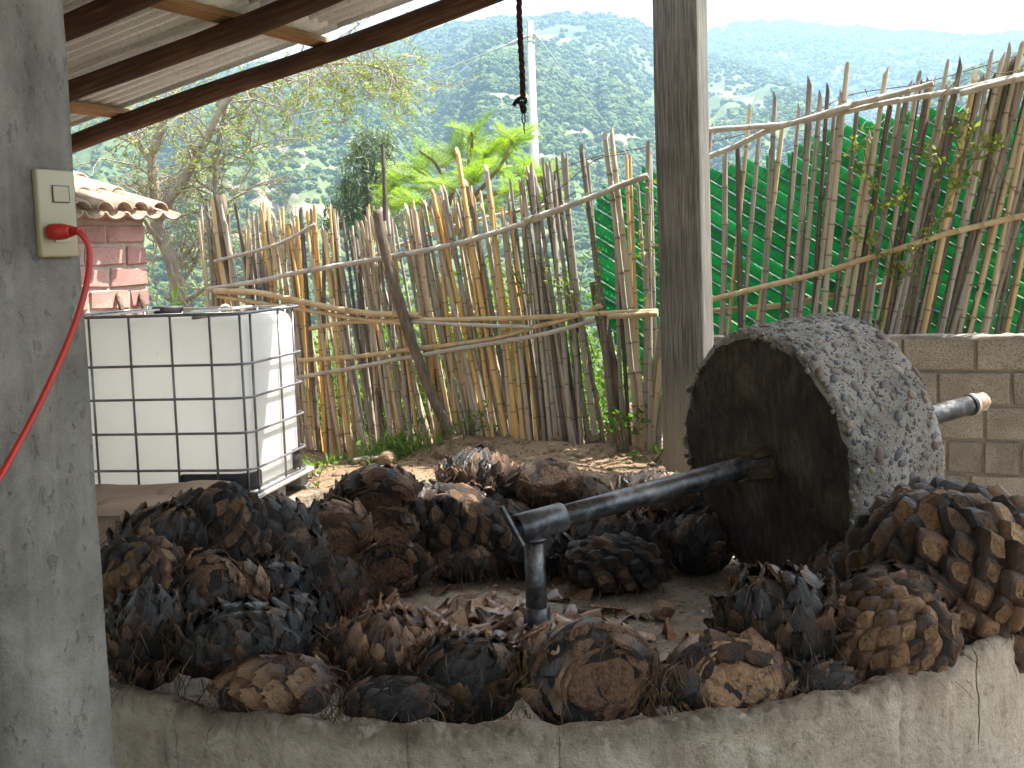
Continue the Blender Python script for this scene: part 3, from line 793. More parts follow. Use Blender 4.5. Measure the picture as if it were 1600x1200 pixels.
# ================================================================== STRUCTURE: column, post, wall, roof
def column():
    # 20 cm square cast column; near corner and far corner found from its edges
    near = P(8, 1100, 1.62); d2 = 0.2
    n0 = Vector((near.x, near.y, 0))
    c = n0 + SV * (d2 / 2) - SU * (d2 / 2)
    mb = MB()
    n = 8
    zs = np.linspace(-0.42, 2.62, 60)
    ring = []
    for k in range(4):
        e = ((-1, -1), (1, -1), (1, 1), (-1, 1))
        a, b = e[k], e[(k + 1) % 4]
        for i in range(n):
            t = i / n
            ring.append(((a[0] * (1 - t) + b[0] * t) * d2 / 2, (a[1] * (1 - t) + b[1] * t) * d2 / 2))
    m = len(ring); vv = []; ff = []
    for z in zs:
        for (p, q) in ring:
            rr = 1 - 0.03 * (abs(p) > 0.098 and abs(q) > 0.098)
            w = c + SU * (p * rr) + SV * (q * rr) + SZ * float(z)
            dn = float(fbm(w.x * 9, w.y * 9, w.z * 7, 5, 3)) * 0.007
            vv.append(w + (SU * p + SV * q).normalized() * dn)
    for i in range(len(zs) - 1):
        for k in range(m):
            k2 = (k + 1) % m
            ff.append((i * m + k, i * m + k2, (i + 1) * m + k2, (i + 1) * m + k))
    mb.add(vv, ff, 0, True)
    mb.f.append(tuple(range((len(zs) - 1) * m, len(zs) * m))); mb.mi.append(0); mb.sm.append(False)
    o = mb.build('concrete_column', M['column'], None, (c.x, c.y, -0.42))
    tag(o, 'rough grey concrete column in front carrying the ivory outlet plate', 'column')
    # outlet plate on the face that looks along SU
    f0 = n0                                   # near corner, face plane through n0 with normal SU
    pc = onplane(83, 334, f0, SU)
    hw = 0.070 / 2; hh = 0.118 / 2; th = 0.011
    root = thing('outlet_plate', (pc.x, pc.y, pc.z), 'ivory wall plate with switch and socket on the grey column', 'outlet')
    me = cbox_mesh('plate', (2 * hw, th, 2 * hh), 0.004, [M['ivory']], 3)
    MX = axmat(SV, SU * -1, SZ, SU * (th / 2 - 0.001))
    o = inst('plate', me, root, MX)
    o.data.polygons.foreach_set('use_smooth', [True] * len(o.data.polygons))
    me = cbox_mesh('switch', (0.029, 0.003, 0.021), 0.001, [M['ivory']], 2)
    inst('switch', me, root, axmat(SV, SU * -1, SZ, SU * (th + 0.0) + SZ * 0.026 + SV * 0.005))
    mb = MB()
    w0 = pc + SU * (th + 0.0005) + SZ * 0.026 + SV * 0.005
    for a, b, sx, sz in ((0, 0.0112, 0.031, 0.0005), (0, -0.0112, 0.031, 0.0007), (-0.0153, 0, 0.0006, 0.022), (0.0153, 0, 0.0005, 0.022)):
        box(mb, w0 + SV * a + SZ * b, (SV, SU, SZ), (sx, 0.0014, sz))
    mb.build('switch_gap', M['blackpl'], root)
    mb = MB()
    w0 = pc + SU * (th + 0.0005) - SZ * 0.026 + SV * 0.003
    box(mb, w0, (SV, SU, SZ), (0.030, 0.0016, 0.026)); mb.build('socket', M['ivory'], root)
    # plug and cord
    q = onplane(94, 362, f0 + SU * 0.03, SU)
    q = pc + SU * 0.012 + SV * ((q - pc).dot(SV)) + SZ * (q.z - pc.z)
    root2 = thing('extension_cord', (q.x, q.y, q.z), 'red extension cord plugged into the plate and hanging forward', 'cord')
    e0 = q + SU * 0.004
    pth = [e0, e0 + SU * 0.018 + SZ * 0.002, e0 + SU * 0.036]
    mb = MB()
    sect = [(0.0, 0.0115, 0.0105), (0.003, 0.0122, 0.0112), (0.018, 0.0120, 0.0108), (0.022, 0.0098, 0.0092), (0.030, 0.0085, 0.0082), (0.034, 0.0068, 0.0068)]
    vv = []; nn = 12
    for s_, a, b in sect:
        for k in range(nn):
            an = 2 * math.pi * k / nn
            ca = math.copysign(abs(math.cos(an)) ** 0.6, math.cos(an)); sa = math.copysign(abs(math.sin(an)) ** 0.6, math.sin(an))
            vv.append(e0 + SU * s_ + SV * (ca * a) + SZ * (sa * b))
    ff = [(i * nn + k, i * nn + (k + 1) % nn, (i + 1) * nn + (k + 1) % nn, (i + 1) * nn + k) for i in range(len(sect) - 1) for k in range(nn)]
    ff += [tuple(range(nn))[::-1], tuple(range((len(sect) - 1) * nn, len(sect) * nn))]
    mb.add(vv, ff, 0, True)
    mb.build('plug', M['red'], root2)
    a = e0 + SU * 0.030
    Y0 = a.y
    line = [a, a + SU * 0.018 - SZ * 0.003, P(140, 392, Y0 - 0.008), P(134, 450, Y0 - 0.02), P(112, 520, Y0 - 0.04), P(72, 610, Y0 - 0.08), P(28, 695, Y0 - 0.13), P(-30, 790, Y0 - 0.2), P(-150, 930, Y0 - 0.3), P(-330, 1100, Y0 - 0.42)]
    mb = MB()
    tube(mb, smoothline(line, 8), 0.0042, 10, 0)
    # ribbed strain relief
    for k in range(5):
        b = a + SU * (0.002 + 0.0035 * k)
        tube(mb, [b, b + SU * 0.002], 0.0066 - 0.0004 * k, 10, 0)
    mb.build('cord', M['red'], root2)
column()

# ---- roof plane from the lowest rafter
VA = 6.85
def roofpt(px, py, v=VA):
    return onplane(px, py, SV * v, SV)
A0 = roofpt(128, 219); A1 = roofpt(760, -9)
_uA0, _uA1 = A0.dot(SU), A1.dot(SU)
SLOPE = (A1.z - A0.z) / (_uA1 - _uA0)
ZR0 = A0.z - SLOPE * _uA0
RS = (SU + SZ * SLOPE).normalized()           # up the slope
RN = RS.cross(SV).normalized()
if RN.z < 0: RN = -RN
def roof_on(px, py):
    return onplane(px, py, A0, RN)
def rz(u, off=0.0):
    return ZR0 + SLOPE * u + off / RN.z

def roof():
    vB = roof_on(300, 70).dot(SV); vC = roof_on(165, 14).dot(SV)
    root = thing('shed_roof', (A0.x, A0.y, 0), 'low shed roof of corrugated metal sheets on dark log rafters', 'roof')
    rl = 0.062
    def log(v, u0, u1, r, seed):
        random.seed(seed)
        mb = MB(); pts = []; rr = []
        n = 30
        for i in range(n + 1):
            u = u0 + (u1 - u0) * i / n
            pts.append(UV(u, v + 0.012 * math.sin(u * 1.3 + seed), rz(u) + 0.008 * math.sin(u * 2.1 + seed)))
            rr.append(r * (1 + 0.07 * math.sin(u * 3.1 + seed) + random.uniform(-.03, .03)))
        tube(mb, pts, rr, 14, 0, True, 0.03)
        o = mb.build('rafter', M['log'], root)
        o.data.attributes
    UL, UR = _uA0 - 2.4, 2.6
    for i, v in enumerate((VA, vB, vC, vC - 0.85, vC - 1.7, vC - 2.55, vC - 3.4, vC - 4.4, vC - 5.5, vC - 6.6)):
        log(v, UL, UR, rl, i)
    # battens lie on the rafters, sheets on the battens
    ub = [roof_on(467, 78).dot(SU), roof_on(150, 192).dot(SU)]
    du = ub[0] - ub[1]
    us = [ub[1] - du, ub[1], ub[0], ub[0] + du, ub[0] + 2 * du, ub[0] + 3 * du, ub[0] + 4 * du]
    bt = 0.035
    for i, u in enumerate(us):
        random.seed(100 + i)
        mb = MB()
        v0, v1 = vC - 7.2, VA + 0.05
        n = 24; vv = []
        for k in range(n + 1):
            v = v0 + (v1 - v0) * k / n
            c = UV(u + 0.01 * math.sin(v * 2 + i), v, rz(u + 0.01 * math.sin(v * 2 + i), rl + bt / 2 - 0.004))
            w = 0.105 * (1 + 0.06 * math.sin(v * 4 + i))
            for a, b in ((-1, -1), (1, -1), (1, 1), (-1, 1)):
                vv.append(c + RS * (a * w / 2 + random.uniform(-.003, .003)) + RN * (b * bt / 2))
        ff = [(k * 4 + j, k * 4 + (j + 1) % 4, (k + 1) * 4 + (j + 1) % 4, (k + 1) * 4 + j) for k in range(n) for j in range(4)]
        ff += [(3, 2, 1, 0), tuple(n * 4 + j for j in range(4))]
        mb.add(vv, ff, 0, False)
        mb.build('batten', M['batten'], root)
    # sheets: each 0.82 m wide (v), corrugations run up the slope
    pitch = 0.105; amp = 0.024
    sw = 0.80
    def sheet(v1, u0, u1, lift, name='roof_sheet', par=root):
        nv = int(round((sw + 0.07) / pitch)) * 10
        vs_ = np.linspace(v1 - sw - 0.07, v1, nv)
        uu = np.linspace(u0, u1, 8)
        U, V = np.meshgrid(uu, vs_, indexing='ij')
        W = amp * np.tanh(1.9 * np.cos((V - v1) / pitch * 2 * math.pi) + 0.5) + lift + rl + bt + amp + 0.002 + 0.004 * fbm(U * 0.8, V * 2, 0, 7, 2)
        Z = ZR0 + SLOPE * U + W / RN.z
        X = U * SU.x + V * SV.x; Y = U * SU.y + V * SV.y
        me = grid_mesh(name, X - par.location.x, Y - par.location.y, Z - par.location.z, M['sheet'])
        o = bpy.data.objects.new(name, me); COL.objects.link(o); o.parent = par
        md = o.modifiers.new('gauge', 'SOLIDIFY'); md.thickness = 0.0016; md.offset = 1
        return o
    k = 0; v = VA + 0.045
    while v > -4.2:
        sheet(v, UL - 0.1, _uA0 + 2.05, 0.0 if k % 2 else 0.0025)
        sheet(v, _uA0 + 1.9, UR - 1.2, 0.004 if k % 2 else 0.0065)
        sheet(v, UR - 1.3, UR + 0.1, 0.008 if k % 2 else 0.0105)
        v -= sw; k += 1
    # second, higher bay, out of view, added to keep sun off the wheel
    root2 = root
    vP = 7.62
    for i, v in enumerate((vP, 7.8)):
        random.seed(60 + i)
        mb = MB()
        tube(mb, [UV(-2.35 if i == 0 else -1.7, v, rz(-2.35 if i == 0 else -1.7) + 0.10), UV(0, v, rz(0) + 0.10), UV(1.2, v, rz(1.2) + 0.10)], 0.06, 12, 0, True, 0.02)
        mb.build('rafter', M['log'], root2)
    for k in range(2):
        sheet(7.86 - 0.5 * (1 - k), -1.55, 1.1, 0.105 + 0.003 * k, par=root2)
    # ties that carry the added shading bay on the inner rafters
    for u in (-1.4, -0.2, 1.0):
        mb = MB()
        box(mb, UV(u, 7.25, rz(u) + 0.085), (RS, SV, RN), (0.08, 1.25, 0.05)); mb.build('batten', M['batten'], root2)
roof()

def post():
    # square post: front face looks along -SV
    a = onz(1036, 738, 0.02); b = onz(1090, 742, 0.02)
    w = 0.275; dpt = 0.24
    base = Vector((a.x, a.y, 0)) + SU * (w / 2) + SV * (dpt / 2)
    mb = MB(); vv = []; ff = []
    zs = np.linspace(-0.1, rz(base.dot(SU)) + 0.03, 46)
    prof = []
    for k in range(4):
        e = ((-1, -1), (1, -1), (1, 1), (-1, 1)); p, q = e[k], e[(k + 1) % 4]
        for t in (0.03, 0.2, 0.4, 0.6, 0.8, 0.97):
            prof.append((p[0] * (1 - t) + q[0] * t, p[1] * (1 - t) + q[1] * t))
    m = len(prof)
    for z in zs:
        for (p, q) in prof:
            d = float(fbm(p * 3 + 7, q * 3, z * 1.3, 8, 3)) * 0.012
            vv.append(base + SU * (p * (w / 2 + d)) + SV * (q * (dpt / 2 + d)) + SZ * float(z))
    for i in range(len(zs) - 1):
        for k in range(m):
            ff.append((i * m + k, i * m + (k + 1) % m, (i + 1) * m + (k + 1) % m, (i + 1) * m + k))
    ff.append(tuple(range((len(zs) - 1) * m, len(zs) * m)))
    mb.add(vv, ff, 0, False)
    for i in range(len(mb.sm)): mb.sm[i] = True
    o = mb.build('roof_post', M['post'], None, (base.x, base.y, 0))
    me = o.data
    tag(o, 'square weathered grey post standing behind the millstone, holding up the roof', 'post')
    return base
POST = post()

def block_wall():
    # hollow block wall; front face looks along -SV
    zt = onplane(1400, 527, SV * WV, SV).z
    u0 = onplane(1097, 527, SV * WV, SV).dot(SU); u1 = u0 + 4.3
    root = thing('block_wall', (UV(u0, WV).x, UV(u0, WV).y, 0), 'low grey cement block wall behind the millstone', 'wall')
    th = 0.12
    mb = MB()
    box(mb, UV((u0 + u1) / 2, WV + th / 2 + 0.008, (zt - 0.02 - 0.6) / 2), SAX, (u1 - u0 - 0.01, th - 0.016, zt - 0.03 + 0.6))
    mb.build('mortar', M['mortar'], root)
    var = [cbox_mesh('block', (0.392, th + 0.006, 0.188), 0.007, [M['block']], 1, 0.004) for _ in range(5)]
    bh = 0.205
    row = 0; z = zt - 0.10
    off = [0.0, 0.21, -0.05, 0.16, 0.03, 0.2]
    while z > -0.55:
        u = u0 - off[row % 6]
        while u < u1:
            full = 0.41
            if row == 3 and abs(u - (u0 + 1.55)) < 0.3: full = 0.205
            a = max(u, u0); b = min(u + full, u1)
            if b - a > 0.06:
                o = inst('block', random.choice(var), root, axmat(SU, SV, SZ, UV((a + b) / 2, WV + th / 2 + random.uniform(-.003, .003), z) - root.location, ((b - a - 0.018) / 0.392, 1, 1 + random.uniform(-.02, .02))))
            u += full
        z -= bh; row += 1
    # rough cap of mortar along the top
    vv = []; ff = []; n = 90
    random.seed(5)
    for i in range(n + 1):
        u = u0 + (u1 - u0) * i / n
        for j, (a, b) in enumerate(((-0.004, -0.018), (-0.004, 0.004), (0.03, 0.012), (0.09, 0.012), (0.124, 0.002), (0.124, -0.018))):
            vv.append(UV(u, WV + a + random.uniform(-.004, .004), zt + b + random.uniform(-.006, .006)))
    for i in range(n):
        for j in range(5):
            ff.append((i * 6 + j, (i + 1) * 6 + j, (i + 1) * 6 + j + 1, i * 6 + j + 1))
    mb = MB(); mb.add(vv, ff, 0, True); mb.build('cap', M['mortar'], root)
    c = onplane(1107, 521, SV * (WV + 0.05), SV)
    mb = MB(); tube(mb, [Vector((c.x, c.y, zt + 0.006)), Vector((c.x, c.y, zt + 0.03))], [0.03, 0.026], 14, 0)
    tube(mb, [Vector((c.x, c.y, zt + 0.03)), Vector((c.x, c.y, zt + 0.04))], [0.018, 0.014], 12, 0)
    tag(mb.build('bottle_cap', M['red'], None, (c.x, c.y, zt)), 'small red plastic cap lying on top of the block wall beside the post', 'cap')
    return zt
ZWALL = block_wall()

# ================================================================== MILL RING AND FLOOR
def mill():
    root = thing('mill_ring', (MC.x, MC.y, -0.45), 'round plastered concrete trough wall of the mill, heaped with roasted agave', 'mill wall')
    # joints of the cast pieces, measured on the front rim
    seams = []
    for px, py in ((252, 1092), (436, 1105), (635, 1118), (875, 1130), (1200, 1112), (1440, 1055)):
        q = onz(px, py, 0.10)
        seams.append(math.atan2(q.x - MC.x, -(q.y - MC.y)))
    step = 0.195
    a = seams[-1] + step
    cuts = list(seams)
    while a < seams[0] + 2 * math.pi - step * 0.6:
        cuts.append(a); a += step
    cuts.append(seams[0] + 2 * math.pi)
    prof = [(0.0, -0.55), (0.0, -0.35), (0.0, -0.2)] + [(0.0, z) for z in np.linspace(-0.17, 0.02, 16)] + [(-0.001, 0.034), (-0.006, 0.046), (-0.014, 0.054), (-0.028, 0.059), (-0.045, 0.061), (-0.065, 0.062), (-0.085, 0.061), (-0.105, 0.058), (-0.128, 0.05), (-0.14, 0.03), (-0.145, -0.05), (-0.15, -0.45)]
    prof = [(a * 0.62, b) for a, b in prof]
    for i in range(len(cuts) - 1):
        a0, a1 = cuts[i], cuts[i + 1]
        front = i < len(seams)
        n = max(10, int((a1 - a0) / 0.0055)) if front else 12
        t = np.linspace(0, 1, n + 1)
        t = np.concatenate([[0, 0.006], t[1:-1], [0.994, 1]])
        A = a0 + (a1 - a0) * t
        edge = np.minimum(t, 1 - t) * (a1 - a0) * RO
        g = 0.009 * np.exp(-(edge / 0.009) ** 2)
        pr = np.array([p[0] for p in prof]); pz = np.array([p[1] for p in prof])
        AA = A[:, None] + 0 * pr[None]
        bulge = 0.002 * math.sin(i * 2.3)
        rr = RO + pr[None] + 0 * AA
        zz = pz[None] + 0 * AA
        X = (MC.x + rr * np.sin(AA)); Y = (MC.y - rr * np.cos(AA))
        d = 0.020 * fbm(X * 14, Y * 14, zz * 8, 61, 5) + 0.045 * fbm(X * 2.6, Y * 2.6, zz * 3, 62, 4)
        top = np.clip((zz + 0.01) / 0.05, 0, 1)
        outer = (pr[None] > -0.045) * 1.0
        g2 = np.exp(-(edge / 0.03) ** 2)[:, None]
        d = d + 0.030 * g2 * fbm(X * 8, Y * 8, zz * 14, 66, 4) + 0.010 * fbm(X * 40, Y * 40, zz * 30, 67, 3)
        gn = np.clip(0.55 + 2.6 * fbm(X * 6, Y * 6, zz * 18, 64, 3), 0.0, 1.4)
        zz = zz + top * (0.050 * fbm(X * 9, Y * 9, 0, 63, 5) + 0.02 * fbm(X * 2, Y * 2, 0, 68, 2) + 0.02 * fbm(X * 45, Y * 45, 0, 69, 3) - 0.25 * g[:, None] * gn)
        rr = rr + (d + bulge - g[:, None] * gn) * outer
        X = (MC.x + rr * np.sin(AA)); Y = (MC.y - rr * np.cos(AA))
        me = grid_mesh('wall_panel', X - MC.x, Y - MC.y, zz + 0.45, M['ring'])
        me.flip_normals()
        o = bpy.data.objects.new('wall_panel', me); COL.objects.link(o); o.parent = root
    aa = np.linspace(0, 2 * math.pi, 181)[:-1]; hh = np.array([-0.5, 0.0, 0.034, 0.036]); ro_ = np.array([-0.021, -0.021, -0.025, -0.05])
    A1_, H1_ = np.meshgrid(aa, hh, indexing='ij'); R1_ = RO + ro_[None] + 0 * A1_
    me = grid_mesh('mortar', R1_ * np.sin(A1_), -R1_ * np.cos(A1_), H1_ + 0.45, M['ring'], close=True); me.flip_normals()
    o = bpy.data.objects.new('mortar', me); COL.objects.link(o); o.parent = root
    # floor
    rr = np.linspace(0.0, RI + 0.03, 70); aa = np.linspace(0, 2 * math.pi, 181)[:-1]
    A2, R2 = np.meshgrid(aa, rr, indexing='ij')
    X = R2 * np.sin(A2); Y = -R2 * np.cos(A2)
    Z = ZF + 0.02 * fbm(X * 3, Y * 3, 0, 70, 5) + 0.012 * fbm(X * 14, Y * 14, 0, 71, 3)
    me = grid_mesh('mill_floor', X + MC.x, Y + MC.y, Z, M['mfloor'], close=True)
    me.flip_normals()
    o = bpy.data.objects.new('mill_floor', me); COL.objects.link(o); tag(o, kind='structure')
mill()
def floor_z(x, y):
    x -= MC.x; y -= MC.y
    return ZF + float(0.02 * fbm(np.array([x * 3]), np.array([y * 3]), 0, 70, 5)[0])

# ================================================================== MILLSTONE, AXLE, PIVOT
PIV = P(834, 820, 5.50)           # top of the pivot pipe, where the arm starts
WF = P(1191, 722, 6.10)           # centre of the face towards the pivot
WX = (WF - PIV).normalized()
WX = Vector((WX.x, WX.y, WX.z)).normalized()
WR, WT = 0.642, 0.56
wy, wz, _ = frame_for(WX)
def millstone():
    base = WF + WX * (WT / 2)
    root = thing('millstone', (base.x, base.y, ZF), 'huge upright pebbly concrete millstone with a dark stained face', 'millstone')
    na = 150
    aa = np.linspace(0, 2 * math.pi, na + 1)[:-1]
    # profile: face centre -> rim -> tread -> outer face
    prof = [(r, 0.0, 0) for r in (0.05, 0.1, 0.18, 0.26, 0.34, 0.42, 0.48, 0.53, 0.565, 0.59, 0.612)]
    prof += [(0.630, 0.010, 1), (WR, 0.028, 1)] + [(WR, x, 1) for x in np.linspace(0.05, WT - 0.05, 24)] + [(WR - 0.006, WT - 0.025, 1), (WR - 0.03, WT - 0.006, 1)]
    prof += [(r, WT, 2) for r in (0.57, 0.5, 0.35, 0.2, 0.05)]
    vv = []; ff = []; mi = []
    m = len(prof)
    P_ = np.array([[p[0], p[1]] for p in prof]); K = np.array([p[2] for p in prof])
    A, J = np.meshgrid(aa, np.arange(m), indexing='ij')
    r = P_[J, 0]; x = P_[J, 1]
    cx = r * np.cos(A); cz = r * np.sin(A)
    nz = fbm(cx * 6, cz * 6, x * 6, 31, 5); nf = fbm(cx * 22, cz * 22, x * 22, 35, 3)
    edge = np.exp(-((r - 0.60) / 0.05) ** 2) * (x < 0.06)
    tread = (K[J] == 1)
    r2 = r + np.where(tread, 0.03 * nz + 0.016 * nf, 0) + edge * (0.045 * nf - 0.01)
    x2 = x + np.where(K[J] == 0, 0.06 * nz + 0.02 * nf, 0) + edge * (0.05 * np.abs(nf)) + np.where(K[J] == 2, 0.02 * nz, 0)
    # chipped lower right edge of the near rim
    cp = WF + WX * x2[..., None].mean()
    for i in range(na):
        for j in range(m):
            w = WF + WX * float(x2[i, j]) + wy * float(r2[i, j] * math.cos(A[i, j])) + wz * float(r2[i, j] * math.sin(A[i, j]))
            vv.append(w)
    mb = MB()
    for i in range(na):
        i2 = (i + 1) % na
        for j in range(m - 1):
            mb.f.append((i * m + j, i2 * m + j, i2 * m + j + 1, i * m + j + 1))
            mb.mi.append(0 if prof[j + 1][2] == 0 else 1); mb.sm.append(True)
    mb.v = [tuple(v) for v in vv]
    o = mb.build('stone_wheel', [M['wface'], M['tread']], root)
    bm = bmesh.new(); bm.from_mesh(o.data); bmesh.ops.recalc_face_normals(bm, faces=bm.faces); bm.to_mesh(o.data); bm.free()
    # pebbles bedded in the tread: the larger ones single, the small ones joined
    random.seed(21)
    pm = []
    for k in range(7):
        bm = bmesh.new(); bmesh.ops.create_icosphere(bm, subdivisions=2, radius=1)
        ox = random.uniform(0, 99)
        for v in bm.verts:
            n = float(fbm(v.co.x * 0.8 + ox, v.co.y * 0.8, v.co.z * 0.8, 3, 2))
            v.co *= 1 + 0.8 * n
        me = bpy.data.meshes.new('pebble'); bm.to_mesh(me); bm.free()
        me.materials.append(M['pebble'])
        me.polygons.foreach_set('use_smooth', [True] * len(me.polygons))
        pm.append(me)
    def surf(a, x):
        # tread point and normal at angle a, offset x
        n = wy * math.cos(a) + wz * math.sin(a)
        i = int(round((a % (2 * math.pi)) / (2 * math.pi) * na)) % na
        j = int(np.argmin(np.abs(P_[:, 1] - x) + (K != 1) * 9))
        return WF + WX * x + n * float(r2[i, j]), n
    count = 0; tries = 0
    placed = []
    while count < 290 and tries < 6000:
        tries += 1
        a = random.uniform(0, 2 * math.pi); x = random.uniform(0.01, WT - 0.01)
        p, n = surf(a, x)
        if n.dot((CAMP - p).normalized()) < -0.15 or p.z < -0.15: continue
        s = random.choice((0.010, 0.012, 0.014, 0.016, 0.020, 0.025)) * random.uniform(0.8, 1.25)
        if any((p - q).length < (s + t) * 0.95 for q, t in placed): continue
        placed.append((p, s))
        rot = Quaternion(n, random.uniform(0, 6.28))
        t1 = rot @ WX; t2 = n.cross(t1)
        inst('pebble', random.choice(pm), root, axmat(t1, t2, n, p - n * s * 0.10 - root.location, (s * random.uniform(1.0, 1.5), s * random.uniform(0.7, 1.0), s * 0.62)))
        count += 1
    # chunky stones showing along the broken near edge
    for k in range(150):
        a = 2 * math.pi * k / 150 + random.uniform(-.02, .02)
        n = wy * math.cos(a) + wz * math.sin(a)
        if random.random() < 0.3: continue
        s = random.uniform(0.009, 0.020)
        p = WF + WX * random.uniform(0.0, 0.03) + n * (WR - 0.022 + random.uniform(-.022, .016))
        if count < 300 and n.dot(CAMP - p) > 0.5:
            pass
        placed.append((p, s))
    mb = MB()
    ico = bmesh.new(); bmesh.ops.create_icosphere(ico, subdivisions=1, radius=1)
    iv = [v.co.copy() for v in ico.verts]; fi = [tuple(v.index for v in f.verts) for f in ico.faces]; ico.free()
    edge_st = placed[count:]
    for p, s in edge_st:
        q = Quaternion((random.random() - .5, random.random() - .5, random.random() - .5, random.random() - .5)).normalized()
        mb.add([p + q @ Vector((v.x * s * 1.2, v.y * s * 0.9, v.z * s)) for v in iv], fi, 0, True)
    for k in range(2600):
        a = random.uniform(0, 2 * math.pi); x = random.uniform(0.0, WT)
        p, n = surf(a, x)
        s = random.uniform(0.003, 0.0065)
        q = Quaternion((random.random() - .5, random.random() - .5, random.random() - .5, random.random() - .5)).normalized()
        mb.add([p + q @ Vector((v.x * s * 1.4, v.y * s, v.z * s * 0.8)) for v in iv], fi, 0, True)
    pm_ = MB()
    for k in range(420):
        a = random.uniform(0, 6.283); r_ = 0.60 * math.sqrt(random.random()); n = wy * math.cos(a) + wz * math.sin(a)
        i = int(round(a / (2 * math.pi) * na)) % na; j = int(np.argmin(np.abs(P_[:11, 0] - r_)))
        p = WF + WX * float(x2[i, j] - 0.004) + n * r_
        d = (Vector((random.gauss(0, .5), random.gauss(0, .5), -1)) ); d = (d - WX * d.dot(WX)).normalized() * random.uniform(.006, .03); e = WX.cross(d).normalized() * random.uniform(.001, .004)
        pm_.add([p - e, p + e, p + d - WX * random.uniform(0, .008)], [(0, 1, 2)], 0, True)
    tag(pm_.build('stuck_pulp', M['fibre'], root), kind='stuff')
    t = NT('small_pebble'); c = t.coord((1, 1, 1), False)
    vc = t.voro(c, 18, 'F1', 'Color'); sp = t.n('ShaderNodeSeparateColor'); t.l(vc, sp.inputs[0])
    col = t.ramp(sp.outputs[0], [(0.0, (0.05, 0.05, 0.056)), (0.35, (0.13, 0.115, 0.105)), (0.6, (0.22, 0.17, 0.13)), (0.8, (0.30, 0.27, 0.22)), (1.0, (0.17, 0.165, 0.165))])
    o = mb.build('small_pebbles', t.done(t.pbsdf(col, 0.7)), root); tag(o, kind='stuff')
    return root
millstone()

def axle():
    rp = 0.052
    e_in = WF - WX * 0.0
    end = WF + WX * 1.42
    st = PIV - WX * 0.075
    root = thing('axle_pipe', (PIV.x, PIV.y, PIV.z - 0.06), 'long black steel pipe arm running through the millstone', 'pipe arm')
    mb = MB(); tube(mb, [PIV + WX * 0.02, PIV + WX * 0.4, WF - WX * 0.2, WF + WX * (WT * 0.5), end], rp, 24, 0); mb.build('pipe', M['steel'], root)
    # open sleeve of the tee: outer wall, lip and inside wall
    ro, ri = 0.066, 0.058
    s0, s1 = PIV - WX * 0.085, PIV + WX * 0.15
    mb = MB(); n = 28; vv = []
    x, y, _ = frame_for(WX)
    secs = [(s1, rp), (s1, ro - 0.004), (s1 - WX * 0.006, ro), (s0 + WX * 0.003, ro), (s0, ro - 0.003), (s0, ri), (s0 + WX * 0.12, ri)]
    for c, r in secs:
        for k in range(n):
            a = 2 * math.pi * k / n
            vv.append(c + x * (r * math.cos(a)) + y * (r * math.sin(a)))
    ff = [(i * n + k, i * n + (k + 1) % n, (i + 1) * n + (k + 1) % n, (i + 1) * n + k) for i in range(len(secs) - 1) for k in range(n)]
    mb.add(vv, ff, 0, True); mb.build('sleeve', M['steel'], root)
    # slanted flat bar welded across the open end
    b0 = P(783, 791, PIV.y - 0.04); b1 = P(817, 853, PIV.y - 0.06)
    d = (b1 - b0).normalized(); sd = d.cross(Vector((0.35, -0.94, 0))).normalized(); nn = d.cross(sd)
    me = cbox_mesh('flat_bar', ((b1 - b0).length, 0.014, 0.055), 0.002, [M['steel']])
    inst('flat_bar', me, root, axmat(d, sd, nn, (b0 + b1) / 2 - root.location))
    # splintered wooden packing wedged round the pipe where it enters the stone
    random.seed(4)
    for k in range(11):
        a = 2 * math.pi * k / 11 + random.uniform(-.2, .2)
        n_ = wy * math.cos(a) + wz * math.sin(a)
        t_ = WX.cross(n_)
        L = random.uniform(0.10, 0.24)
        c = WF - WX * (L / 2 - 0.05) + n_ * (rp + 0.014)
        mb = MB(); vv = []
        w = random.uniform(0.012, 0.024); th = random.uniform(0.008, 0.016)
        for i, s in enumerate((-0.5, -0.2, 0.2, 0.5)):
            tp = (0.35, 0.8, 1.0, 1.1)[i]
            for p, q in ((-1, -1), (1, -1), (1, 1), (-1, 1)):
                vv.append(c + WX * (s * L + random.uniform(-.012, .012) * (i == 0)) + t_ * (p * w * tp + random.uniform(-.003, .003)) + n_ * (q * th * tp + random.uniform(-.002, .002) + (0.012 if i > 1 else 0)))
        ff = [(i * 4 + j, i * 4 + (j + 1) % 4, (i + 1) * 4 + (j + 1) % 4, (i + 1) * 4 + j) for i in range(3) for j in range(4)] + [(3, 2, 1, 0), (12, 13, 14, 15)]
        mb.add(vv, ff, 0, False); mb.build('wedge', M['wedge'], root)
    # collar and wrapped end beyond the stone
    mb = MB(); tube(mb, [end - WX * 0.012, end + WX * 0.006], rp + 0.006, 22); mb.build('rubber_band', M['blackpl'], root)
    mb = MB(); tube(mb, [end + WX * 0.007, end + WX * 0.024], rp + 0.007, 22); mb.build('ring', M['zinc'], root)
    mb = MB(); random.seed(9)
    tube(mb, [end + WX * 0.024, end + WX * 0.034, end + WX * 0.055, end + WX * 0.085, end + WX * 0.105, end + WX * 0.115], [0.044, 0.05, 0.053, 0.055, 0.045, 0.02], 14, 0, True, 0.10)
    mb.build('wrapped_end', M['rag'], root)
axle()

